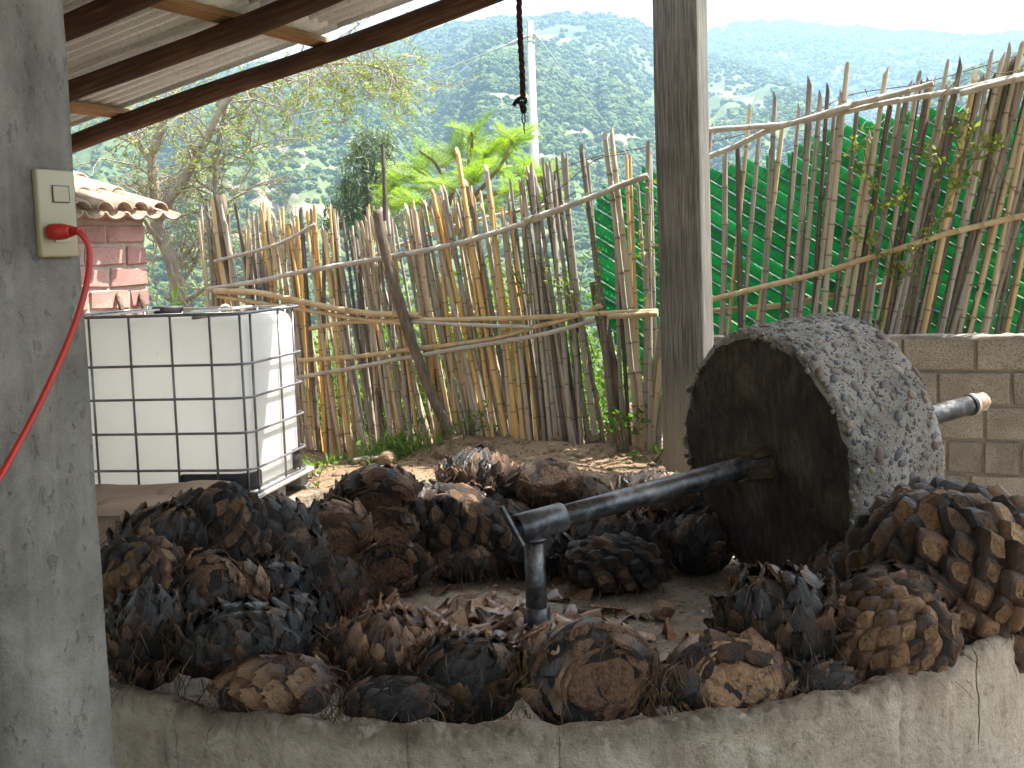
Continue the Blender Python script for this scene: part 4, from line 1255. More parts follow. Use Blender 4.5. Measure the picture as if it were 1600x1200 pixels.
def pivot():
    b = Vector((PIV.x, PIV.y, floor_z(PIV.x, PIV.y)))
    # the pipe stands a touch out of plumb, as photographed
    top = PIV - SZ * 0.058
    root = thing('pivot_pipe', tuple(b), 'upright black steel pivot pipe in the middle of the mill floor', 'pivot')
    mb = MB(); tube(mb, [b - SZ * 0.05, top + SZ * 0.02], 0.0465, 24); mb.build('pipe', M['steel'], root)
    h = top.z - b.z
    m = b + (top - b) * 0.30
    mb = MB(); n = 24; tube(mb, [b - SZ * 0.05, m, m + SZ * 0.002], [0.060, 0.0595, 0.056], 26); mb.build('socket', M['steel'], root)
    mb = MB(); tube(mb, [top - SZ * 0.014, top - SZ * 0.004, top + SZ * 0.006], [0.054, 0.060, 0.05], 24); mb.build('weld_collar', M['steel'], root)
pivot()

# ================================================================== AGAVE HEARTS
def shard_mesh(name, seed, mats, wide=0.75, curl=0.35, side=0.25, jag=0.18, nu=5, nv=7, thick=0.05, tip=0.25):
    """leaf base: width across x, length 0..1 along y, convex to +z"""
    r_ = random.Random(seed)
    vv = []
    for j in range(nv):
        v = j / (nv - 1)
        w = wide * (0.72 + 0.42 * math.sin(math.pi * min(1, v * 1.1)) ** 0.9) * (1 if v < 0.62 else 1 - (1 - tip) * ((v - 0.62) / 0.38) ** 1.5)
        for i in range(nu):
            u = (i / (nu - 1) - 0.5) * 2
            x = u * w / 2
            y = v + (r_.uniform(-jag, jag) * 0.6 if j == nv - 1 else 0) + (0.0 if j == 0 else r_.uniform(-.012, .012))
            z = -side * u * u * w + curl * (v ** 2) * 0.5 - 0.10 * (1 - v) ** 2 + r_.uniform(-.016, .016)
            if j == nv - 1: z += r_.uniform(-.03, .05)
            vv.append((x, y, z))
    n0 = len(vv)
    for (x, y, z) in list(vv):
        v = y
        vv.append((x * 0.97, y - 0.01, z - thick * (1.15 - 0.5 * v)))
    ff = []; mi = []
    for j in range(nv - 1):
        for i in range(nu - 1):
            a = j * nu + i
            ff.append((a, a + 1, a + nu + 1, a + nu)); mi.append(0)
            ff.append((n0 + a, n0 + a + nu, n0 + a + nu + 1, n0 + a + 1)); mi.append(0)
    rim = [i for i in range(nu)] + [j * nu + nu - 1 for j in range(1, nv)] + [(nv - 1) * nu + i for i in range(nu - 2, -1, -1)] + [j * nu for j in range(nv - 2, 0, -1)]
    for k in range(len(rim)):
        a, b = rim[k], rim[(k + 1) % len(rim)]
        ff.append((a, n0 + a, n0 + b, b)); mi.append(1 if a >= (nv - 1) * nu and b >= (nv - 1) * nu else 0)
    me = bpy.data.meshes.new(name)
    me.from_pydata(vv, [], ff)
    for m in mats: me.materials.append(m)
    me.polygons.foreach_set('material_index', mi)
    me.polygons.foreach_set('use_smooth', [True] * len(ff))
    me.update()
    se = me.attributes.new('sharp_edge', 'BOOLEAN', 'EDGE')
    rs = set(rim)
    rs2 = set(n0 + q for q in rim)
    for e in me.edges:
        a, b = e.vertices
        if (a in rs and b in rs) or (a in rs2 and b in rs2): se.data[e.index].value = True
    return me

def pad_mesh(name, seed, mats):
    """diamond leaf stump: base on z=0, cut face outward, point towards +y"""
    r_ = random.Random(seed)
    n = 12
    def rad(a, p=1.25):
        return 1.0 / (abs(math.cos(a)) ** p + abs(math.sin(a)) ** p) ** (1 / p)
    fs_ = r_.uniform(0.50, 0.72)
    rings = [(1.04, -0.42), (1.10, -0.02), (1.0, 0.20), (0.80, 0.40), (fs_ * 1.06, 0.50), (fs_, 0.50), (fs_ * 0.62, 0.46), (fs_ * 0.25, 0.50)]
    jit = [r_.uniform(-.13, .13) for _ in range(n)]
    tw = r_.uniform(-.12, .12)
    skew = r_.uniform(-.12, .12)
    lift = r_.uniform(0.16, 0.38)
    vv = []
    for q, (s, z) in enumerate(rings):
        for k in range(n):
            a = 2 * math.pi * k / n
            rr = rad(a) * s * (1 + jit[k] * (0.6 if q < 4 else 1.0) + (r_.uniform(-.03, .03)))
            x = rr * math.cos(a) * 0.92 + skew * z
            y = rr * math.sin(a) * 1.12 + tw * x * 0.4 + z * 0.18
            zz = z + (max(z, 0) / 0.46) * lift * y * 0.55 + (r_.uniform(-.055, .055) if q >= 4 else r_.uniform(-.035, .035))
            vv.append((x, y, zz))
    ff = []; mi = []
    for q in range(len(rings) - 1):
        for k in range(n):
            k2 = (k + 1) % n
            ff.append((q * n + k, q * n + k2, (q + 1) * n + k2, (q + 1) * n + k)); mi.append(0 if q < 4 else 1)
    ff.append(tuple((len(rings) - 1) * n + k for k in range(n))); mi.append(1)
    me = bpy.data.meshes.new(name)
    me.from_pydata(vv, [], ff)
    for m in mats: me.materials.append(m)
    me.polygons.foreach_set('material_index', mi)
    me.polygons.foreach_set('use_smooth', [True] * len(ff))
    me.update()
    se = me.attributes.new('sharp_edge', 'BOOLEAN', 'EDGE')
    for e in me.edges:
        a, b = e.vertices
        if a // n == b // n and a // n in (3, 4): se.data[e.index].value = True
    return me

PAD = [pad_mesh('leaf_stump', 300 + i, [M['side'], M['cut']]) for i in range(7)]
LEAF = [shard_mesh('leaf_base', 400 + i, [M['burnt'], M['cut']], wide=0.72 + 0.06 * (i % 3), curl=-0.10 + 0.10 * (i % 4), side=0.30 + 0.05 * (i % 2), jag=0.22, tip=0.30 + 0.12 * (i % 3), thick=0.13) for i in range(9)]
WIDE = [shard_mesh('leaf_base', 500 + i, [M['heart'] if i % 2 else M['burnt'], M['cut']], wide=0.95 + 0.12 * (i % 3), curl=-0.22 + 0.10 * (i % 3), side=0.24, jag=0.20, nu=7, tip=0.5 + 0.1 * (i % 3), thick=0.12) for i in range(8)]
SCRAP = [shard_mesh('scrap', 600 + i, [M['glossy'], M['glossy']], wide=0.55 + 0.1 * (i % 4), curl=-0.3 + 0.35 * (i % 4), side=0.42 + 0.14 * (i % 3), jag=0.28, nu=6, nv=7, thick=0.06, tip=0.1 + 0.15 * (i % 3)) for i in range(9)]
for _me in SCRAP: _me.name = 'leaf_scrap'

NH = [0]
def agave(label, px, py, Y, w, h, style='pad', axis=(0, 0, 1), deep=None, bias=0.5, n=None, cutdir=None, cutoff=0.35, cutbias=None, fibres=0, seed=None, flat=1.0):
    """one roasted agave heart. px, py: its middle in the photograph; w, h: its size there; Y its distance"""
    NH[0] += 1
    sd = seed if seed is not None else 1000 + NH[0] * 7
    r_ = random.Random(sd)
    if Y == 0:                                     # stands on the mill floor
        Y = onz(px, py + h * 0.46, ZF).y
    for _ in range(60):                            # keep clear of the ring wall
        c = P(px, py, Y); rr_ = min(w, h) * Y / FPX / 2 * 0.72
        if (c - MC).xy.length + rr_ > RI + 0.015 and Y < MC.y and not deep and (P(px, py, Y + 0.03) - MC).xy.length < (c - MC).xy.length: Y += 0.03
        else: break
    c = P(px, py, Y)
    bias -= 0.05
    if Y > 4.4: w *= 1.13; h *= 1.12
    sc = (c - CAMP).length / FPX
    ra = w * sc / 2; rb = h * sc / 2
    ax = Vector(axis).normalized()
    rc = deep if deep else (ra + rb) / 2
    root = thing('agave_heart', (c.x, c.y, c.z - rb), label, 'agave heart', 'roasted agave hearts heaped in the mill')
    # ellipsoid in view-aligned axes: right, forward, up
    rt = Vector((1, 0, 0)); fw = Vector((0, 1, 0)); up = SZ
    rad3 = Vector((ra, rc, rb))
    fx, fy, fz = frame_for(ax)
    ctr = Vector((0, 0, rb))
    cn = Vector(cutdir).normalized() if cutdir else None
    def ell(d):
        k_ = 1 + 0.34 * float(fbm(d.x * 1.3 + sd, d.y * 1.3, d.z * 1.3, 12, 2))
        return Vector((d.x * rad3.x * k_, d.y * rad3.y * k_, d.z * rad3.z * k_))
    def nrm(d):
        return Vector((d.x / rad3.x, d.y / rad3.y, d.z / rad3.z)).normalized()
    rm = (ra * rb * rc) ** (1 / 3)
    # body
    mb = MB(); nu_, nv_ = 22, 14; vv = []
    sh = {'pad': 0.88, 'leaf': 0.86, 'wide': 0.90}[style]
    for j in range(nv_ + 1):
        th_ = math.pi * j / nv_
        for i in range(nu_):
            ph = 2 * math.pi * i / nu_
            d = fx * (math.sin(th_) * math.cos(ph)) + fy * (math.sin(th_) * math.sin(ph)) + fz * math.cos(th_)
            p = ell(d) * (sh + 0.10 * float(fbm(d.x * 3 + sd, d.y * 3, d.z * 3, 2, 2)))
            if cn is not None:
                o = p.dot(cn) - cutoff * rm * 0.98
                if o > 0: p = p - cn * o
            vv.append(c + p)
    ff = [(j * nu_ + i, j * nu_ + (i + 1) % nu_, (j + 1) * nu_ + (i + 1) % nu_, (j + 1) * nu_ + i) for j in range(nv_) for i in range(nu_)]
    mb.add(vv, ff, 0, True)
    o = mb.build('body', M['core'], root)
    bcol = (bias, bias, bias, 1)
    o.color = bcol
    N = int((n or {'pad': 130, 'leaf': 120, 'wide': 42}[style]) * {'pad': 0.9, 'leaf': 0.78, 'wide': 1.45}[style])
    ga = math.pi * (3 - math.sqrt(5))
    for k in range(N):
        cz = 1 - (k + 0.5) / N * 1.92
        th_ = math.acos(max(-1, min(1, cz)))
        ph = k * ga + (r_.uniform(-.03, .03) if style == 'pad' else r_.uniform(-.12, .12))
        d = (fx * (math.sin(th_) * math.cos(ph)) + fy * (math.sin(th_) * math.sin(ph)) + fz * math.cos(th_)).normalized()
        p = ell(d); nn = nrm(d)
        if nn.z < -0.62: continue
        if nn.y > 0.72: continue                       # far side, against the neighbours
        if cn is not None and p.dot(cn) > cutoff * rm - 0.02 * rm: continue
        # direction along the surface towards the tip
        tt = ax - nn * ax.dot(nn)
        if tt.length < 0.12: tt = fx - nn * fx.dot(nn)
        tt.normalize()
        ss = tt.cross(nn)
        q = Quaternion(nn, r_.uniform(-.14, .14) if style != 'wide' else r_.uniform(-.4, .4))
        tt = q @ tt; ss = q @ ss
        a_unit = math.sqrt(4 * math.pi * rm * rm / N)
        b = max(0.0, min(1.0, bias + r_.uniform(-.21, .20)))
        col = (b, b, b, 1)
        if style == 'pad':
            s = a_unit * 0.70 * r_.uniform(0.84, 1.16)
            q2 = Quaternion(nn, r_.uniform(-.2, .2)) @ Quaternion(ss, r_.uniform(0.0, 0.40)) @ Quaternion(tt, r_.uniform(-.18, .18)); n2 = q2 @ nn; t2 = q2 @ tt; ss = t2.cross(n2)
            inst('leaf_stump', r_.choice(PAD), root, axmat(ss, t2, n2, ctr + p * 0.90, (s * 0.86, s * 1.05, s * r_.uniform(0.75, 1.15) * flat)), col)
        elif style == 'leaf':
            L = a_unit * r_.uniform(1.25, 1.75)
            q2 = Quaternion(ss, r_.uniform(-0.02, 0.17)); n2 = q2 @ nn; t2 = q2 @ tt
            inst('leaf_base', r_.choice(LEAF), root, axmat(ss, t2, n2, ctr + p * 0.90 - tt * L * 0.45, (L * r_.uniform(.85, 1.1), L, L * r_.uniform(0.8, 1.2) * flat)), col)
        else:
            L = a_unit * r_.uniform(1.0, 1.45)
            q2 = Quaternion(ss, r_.uniform(-0.04, 0.14)); n2 = q2 @ nn; t2 = q2 @ tt
            inst('leaf_base', r_.choice(WIDE), root, axmat(ss, t2, n2, ctr + p * 0.93 - tt * L * 0.45, (L * r_.uniform(.8, 1.1), L, L * r_.uniform(.7, 1.0) * flat)), col)
    if cn is not None:
        # sawn face: a plain heart in a nest of layered leaf bases
        x, y, z = frame_for(cn)
        def edge(dirv):
            # ellipse where the cut plane meets the body
            lo, hi = 0.0, 3 * rm
            for _ in range(18):
                m_ = (lo + hi) / 2; p = cn * (cutoff * rm) + dirv * m_
                if (p.x / rad3.x) ** 2 + (p.y / rad3.y) ** 2 + (p.z / rad3.z) ** 2 < 0.98: lo = m_
                else: hi = m_
            return lo
        na = 44; ex = [edge(x * math.cos(2 * math.pi * i / na) + y * math.sin(2 * math.pi * i / na)) for i in range(na)]
        r0 = r_.uniform(.42, .58)
        rings = [0.0, r0 * .3, r0 * .6, r0 * .92, r0, r0 + .02, r0 + .10, r0 + .13, r0 + .145, r0 + .24, r0 + .27, r0 + .285, 0.95, 1.0]
        hgt = [0.03, 0.03, 0.03, 0.022, 0.0, -0.055, 0.015, 0.005, -0.05, -0.02, -0.03, -0.075, -0.06, -0.16]
        offx = r_.uniform(-.30, .30); offy = r_.uniform(-.35, .05)
        vv = []
        for q, (s, hh) in enumerate(zip(rings, hgt)):
            for i in range(na if q else 1):
                a = 2 * math.pi * i / na
                wob = 1 + 0.55 * float(fbm(math.cos(a) * 1.6 + sd, math.sin(a) * 1.6, q * 0.16, 5, 3)) * (1 if 0 < s < 1 else 0)
                ss_ = s * wob; ex_i = ex[i]
                px_ = x * (math.cos(a) * ex_i * ss_ + offx * rm * (1 - s) * 0.9) + y * (math.sin(a) * ex_i * ss_ + offy * rm * (1 - s) * 0.9)
                zz = hh * rm * 1.1 + rm * 0.16 * float(fbm(math.cos(a) * s * 2.2 + sd, math.sin(a) * s * 2.2, 0.0, 6, 4))
                zz += rm * 0.06 * math.sin(a * 2 + q * 0.4 + sd) * s
                vv.append(c + cn * (cutoff * rm + zz) + px_)
        ff = [(1 + q * na + i, 1 + q * na + (i + 1) % na, 1 + (q + 1) * na + (i + 1) % na, 1 + (q + 1) * na + i) for q in range(len(rings) - 2) for i in range(na)]
        ff += [(0, 1 + (i + 1) % na, 1 + i) for i in range(na)]
        ff = [f[::-1] for f in ff]
        vv2 = list(vv)
        mb = MB(); mb.add(vv2, ff, 0, True)
        o = mb.build('cut_face', M['face'], root)
        cb = cutbias if cutbias is not None else bias + 0.12
        o.color = (cb, cb, cb, 1)
        # torn leaf layers standing round the cut
        for k in range(11):
            a = 2 * math.pi * k / 11 + r_.uniform(-.25, .25)
            i = int(a / (2 * math.pi) * na) % na
            dv = x * math.cos(a) + y * math.sin(a)
            tg = cn.cross(dv)
            L = ex[i] * r_.uniform(0.55, 0.85)
            nz = (cn + dv * r_.uniform(.35, .9)).normalized()
            ty = (tg * r_.choice((-1, 1)) - dv * r_.uniform(-.2, .5)); ty = (ty - nz * ty.dot(nz)).normalized()
            p = ctr + cn * (cutoff * rm * 0.96) + dv * (ex[i] * r_.uniform(0.74, 0.92)) - ty * L * 0.5
            if (p - ctr).z + rb < 0: continue
            b = max(0, min(1, bias + r_.uniform(-.18, .18)))
            inst('leaf_base', r_.choice(WIDE), root, axmat(ty.cross(nz), ty, nz, p, (L * 0.62, L, L * 0.7)), (b, b, b, 1))
    fibres = fibres or 90
    if fibres:
        mb = MB()
        for k in range(fibres):
            d = Vector((r_.gauss(0, 1), -abs(r_.gauss(0, .8)), r_.gauss(0.1, 0.8))).normalized()
            p0 = c + ell(d) * 0.96
            L = r_.uniform(0.03, 0.12)
            dd = (d * 0.35 + Vector((r_.gauss(0, .5), -0.3, -0.9))).normalized()
            p1 = p0 + dd * L * 0.5 + d * L * 0.2; p2 = p0 + dd * L
            wv = Vector((r_.uniform(-1, 1), 0.2, r_.uniform(-.4, .4))).normalized() * r_.uniform(0.0007, 0.0018)
            mb.add([p0 - wv, p0 + wv, p1 + wv, p1 - wv, p2 + wv * .3, p2 - wv * .3], [(0, 1, 2, 3), (3, 2, 4, 5)], 0, True)
        o = mb.build('fibres', M['fibre'], root); tag(o, kind='stuff')
    return root

def hearts():
    A = agave
    # ---- along the right and front of the ring
    A('largest agave heart, pinecone-shaped with tan diamond stumps, right of the millstone foot', 1478, 900, 4.35, 262, 252, 'pad', (-0.38, -0.25, 0.9), bias=0.60, n=185)
    A('dark agave heart rising behind the largest diamond-studded one, against the block wall', 1530, 862, 4.95, 150, 170, 'leaf', (0.2, -0.2, 0.9), bias=0.42, deep=0.15)
    A('reddish brown crushed agave heart wedged against the right end of the rim', 1545, 990, 4.42, 150, 140, 'wide', (0.3, -0.2, 0.6), bias=0.60, n=34, deep=0.13)
    A('pale tan agave heart with ribbed blunt leaf stumps on the front rim', 1385, 1005, 3.93, 200, 190, 'pad', (0.35, -0.5, 0.75), bias=0.72, n=150, flat=1.25)
    A('blue-black charred agave heart left of the pale tan ribbed one on the rim', 1215, 975, 4.05, 215, 190, 'leaf', (-0.25, -0.3, 0.9), bias=0.36, n=105, flat=1.3)
    A('wet black crushed agave heart squeezed between the largest heart and the pale ribbed one', 1400, 935, 4.30, 180, 120, 'wide', (-0.3, -0.3, 0.8), bias=0.30, n=40)
    A('halved agave heart with a rust brown sawn face leaning on the front rim', 1135, 1062, 3.86, 215, 150, 'wide', (-0.3, 0.1, 0.9), bias=0.57, cutdir=(0.15, -0.75, 0.25), cutoff=0.5, cutbias=0.66, n=40)
    A('big round agave heart with peeled smooth leaf bases, in the middle of the front rim', 918, 1052, 3.86, 232, 178, 'wide', (-0.2, 0.3, 0.9), bias=0.56, cutdir=(0.30, -0.85, 0.12), cutoff=0.42, cutbias=0.62, n=46, fibres=120)
    A('dark glossy agave heart with pointed leaf bases, left of the big peeled one', 725, 1062, 3.90, 205, 150, 'leaf', (0.3, -0.35, 0.85), bias=0.35, n=105, flat=1.2)
    A('flat black burnt slab of agave lying along the front rim', 620, 1092, 3.75, 185, 70, 'wide', (1, -0.1, 0.1), bias=0.22, n=36, deep=0.12)
    A('folded brown agave heart with a pale smooth end, on the rim near the column', 432, 1072, 3.83, 200, 112, 'wide', (-0.95, -0.2, 0.2), bias=0.60, n=30, deep=0.14)
    A('shaggy agave heart bristling with upright tan leaf bases, behind the burnt slab', 600, 1015, 4.08, 215, 125, 'leaf', (0.1, -0.25, 0.95), bias=0.63, n=140, flat=1.3)
    A('broad black agave heart above the folded brown one', 385, 1005, 4.02, 225, 140, 'leaf', (-0.2, -0.4, 0.75), bias=0.28, n=110, fibres=60)
    A('black agave heart with a brown fibrous crown, beside the column at rim level', 232, 1000, 4.15, 135, 170, 'leaf', (0.1, -0.2, 0.95), bias=0.30, n=100, fibres=150)
    A('brown agave heart with tan square leaf stumps, beside the column above the fibrous black one', 222, 905, 4.55, 120, 110, 'pad', (0.3, -0.4, 0.85), bias=0.60, n=100)
    A('agave heart with a glossy orange peeled patch, in the middle of the left heap', 325, 930, 4.55, 120, 130, 'wide', (0.6, -0.3, 0.6), bias=0.55, n=36)
    A('dark scaly agave heart forming the left shoulder of the heap, next to the cardboard', 262, 848, 4.95, 160, 115, 'leaf', (0.3, -0.3, 0.9), bias=0.50, n=115)
    A('tall dark brown agave heart with rows of scales in front of the plastic tank', 352, 832, 5.05, 118, 128, 'pad', (0.3, -0.15, 0.95), bias=0.46, n=125)
    A('black agave heart with big overlapping scales below the tank\'s right corner', 440, 845, 5.5, 120, 130, 'leaf', (-0.55, 0.1, 0.8), bias=0.36, n=85)
    A('small agave piece with a pale fibrous cut end in the left heap', 380, 920, 4.60, 74, 76, 'wide', (0, 0.3, 0.9), bias=0.62, n=24, cutdir=(0.1, -0.9, 0.2), cutoff=0.4, cutbias=0.78)
    A('charred agave heart with hanging fibres and an orange patch, inside the left of the ring', 508, 918, 0, 135, 100, 'wide', (-0.4, -0.1, 0.8), bias=0.34, n=40, fibres=380)
    A('black agave heart under the tall brown one in the left heap', 430, 925, 4.85, 120, 100, 'leaf', (0, -0.3, 0.8), bias=0.26, n=80)
    A('brown split agave heart with pale layered leaf bases, right of the black scaly one', 522, 832, 6.15, 112, 100, 'wide', (-0.3, -0.2, 0.9), bias=0.60, n=40, cutdir=(0.1, -0.85, -0.2), cutoff=0.55, cutbias=0.62)
    A('halved agave heart with round brown cut, lower of the stacked pair', 607, 888, 0, 125, 90, 'wide', (0.1, 0.1, 0.9), bias=0.54, n=34, cutdir=(0.12, -0.95, 0.1), cutoff=0.35, cutbias=0.58)
    A('halved agave heart with round brown cut, upper of the stacked pair', 600, 832, 6.35, 100, 84, 'wide', (0, 0.2, 0.9), bias=0.52, n=34, cutdir=(0.05, -0.95, 0.15), cutoff=0.4, cutbias=0.60)
    A('half agave heart with a drooping brown top, perched on the stacked pair', 588, 768, 6.4, 126, 74, 'wide', (0.2, 0.1, 0.95), bias=0.46, n=44, cutdir=(-0.1, -0.8, -0.35), cutoff=0.45, cutbias=0.54)
    A('black scaly agave heart topping the rear heap, left of the pivot arm', 745, 752, 6.95, 125, 95, 'leaf', (0.1, 0.1, 0.95), bias=0.40, n=110, flat=1.2)
    A('wide dark agave heart at the bottom of the rear heap', 712, 835, 0, 150, 130, 'pad', (-0.2, -0.2, 0.9), bias=0.40, n=120)
    A('smooth brown half agave heart on the rear heap, above the pivot arm', 857, 758, 7.0, 112, 76, 'wide', (0.1, 0.3, 0.9), bias=0.52, n=30, cutdir=(0.05, -0.5, 0.75), cutoff=0.55, cutbias=0.60)
    A('brown agave heart standing behind the slanted flat bar of the pivot', 792, 835, 6.85, 95, 105, 'wide', (0, 0, 1), bias=0.46, n=34, cutdir=(0.1, -0.9, 0.1), cutoff=0.5, cutbias=0.52)
    A('frayed dark agave heart at the foot of the rear heap', 722, 880, 0, 120, 62, 'wide', (0.2, -0.1, 0.8), bias=0.42, n=40, fibres=220)
    A('pinecone-shaped dark agave heart lying alone on the mill floor', 960, 886, 0, 144, 82, 'pad', (-0.75, -0.25, 0.5), bias=0.45, n=95, deep=0.19)
    A('dark agave heart behind the lone pinecone-shaped one, nearer the pivot', 888, 866, 0, 84, 68, 'leaf', (-0.3, -0.1, 0.8), bias=0.42, n=80)
    A('dark agave heart half hidden behind the pivot arm', 930, 800, 7.05, 92, 90, 'leaf', (0, 0, 1), bias=0.38, n=80)
    A('black agave heart peeping over the pivot arm near the post', 1018, 785, 7.15, 110, 92, 'leaf', (0.2, 0, 1), bias=0.40, n=80)
    A('rust brown agave heart in the shade under the pivot arm', 1010, 840, 0, 105, 80, 'wide', (0, 0, 1), bias=0.48, n=30, cutdir=(0.1, -0.9, 0.2), cutoff=0.5)
    A('glossy black agave heart in the shade left of the millstone foot', 1085, 850, 0, 120, 100, 'leaf', (0.3, -0.2, 0.9), bias=0.32, n=85)
    A('dark brown agave heart behind the arm, against the millstone face', 1080, 790, 6.75, 110, 80, 'wide', (0, 0, 1), bias=0.40, n=30)
    A('torn dark agave heart crushed under the right edge of the millstone', 1340, 905, 5.6, 150, 110, 'wide', (-0.2, -0.1, 0.9), bias=0.33, n=36)
    A('black agave heart filling the gap between the folded one and the shaggy one', 500, 1030, 4.15, 130, 110, 'leaf', (0, -0.3, 0.9), bias=0.26, n=80)
    A('small torn agave heart on the rim right of the big peeled one', 1045, 1070, 3.84, 80, 70, 'wide', (0.4, -0.2, 0.8), bias=0.52, n=26, fibres=60)
    A('dark chunk of agave in the gap under the charred and the pale ribbed hearts', 1275, 1070, 3.86, 120, 80, 'leaf', (0.8, -0.1, 0.4), bias=0.34, n=60)
    A('dark agave heart between the stacked halves and the wide rear heart', 655, 815, 6.75, 110, 110, 'leaf', (0.1, -0.1, 0.9), bias=0.38, n=90)
    A('dark agave heart in the back row under the perched half heart', 560, 800, 6.6, 110, 90, 'leaf', (-0.1, 0, 0.9), bias=0.36, n=90)
    A('brown agave heart in the back row between the black topping one and the smooth half', 800, 790, 7.15, 110, 90, 'wide', (0, 0, 1), bias=0.44, n=30)
    A('black agave heart in the back row under the smooth brown half', 880, 815, 7.1, 120, 90, 'leaf', (0, 0, 1), bias=0.34, n=90)
    A('brown agave heart in the gap of the left heap below the black scaly one', 470, 880, 5.2, 100, 90, 'wide', (0, -0.2, 0.9), bias=0.42, n=34)
    A('small dark agave heart at the back of the left heap beside the cardboard', 305, 812, 5.5, 90, 80, 'leaf', (0.2, 0, 0.9), bias=0.44, n=90)
    A('dark agave heart in the second row behind the folded brown one', 455, 975, 4.5, 120, 100, 'leaf', (0.1, -0.3, 0.9), bias=0.32, n=90)
    # supports that show through the gaps of the heap
    A('black agave heart in the shade under the orange patched one', 300, 985, 4.45, 150, 130, 'leaf', (0, -0.2, 0.9), bias=0.26, n=80)
    A('black agave heart low in the rear heap, in the shade behind the pivot pipe', 830, 865, 0, 140, 80, 'leaf', (0, -0.2, 0.9), bias=0.28, n=60)
    A('black agave heart low in the rear heap, in the shade beneath the arm', 960, 850, 0, 150, 100, 'leaf', (0, -0.2, 0.9), bias=0.28, n=60)
hearts()

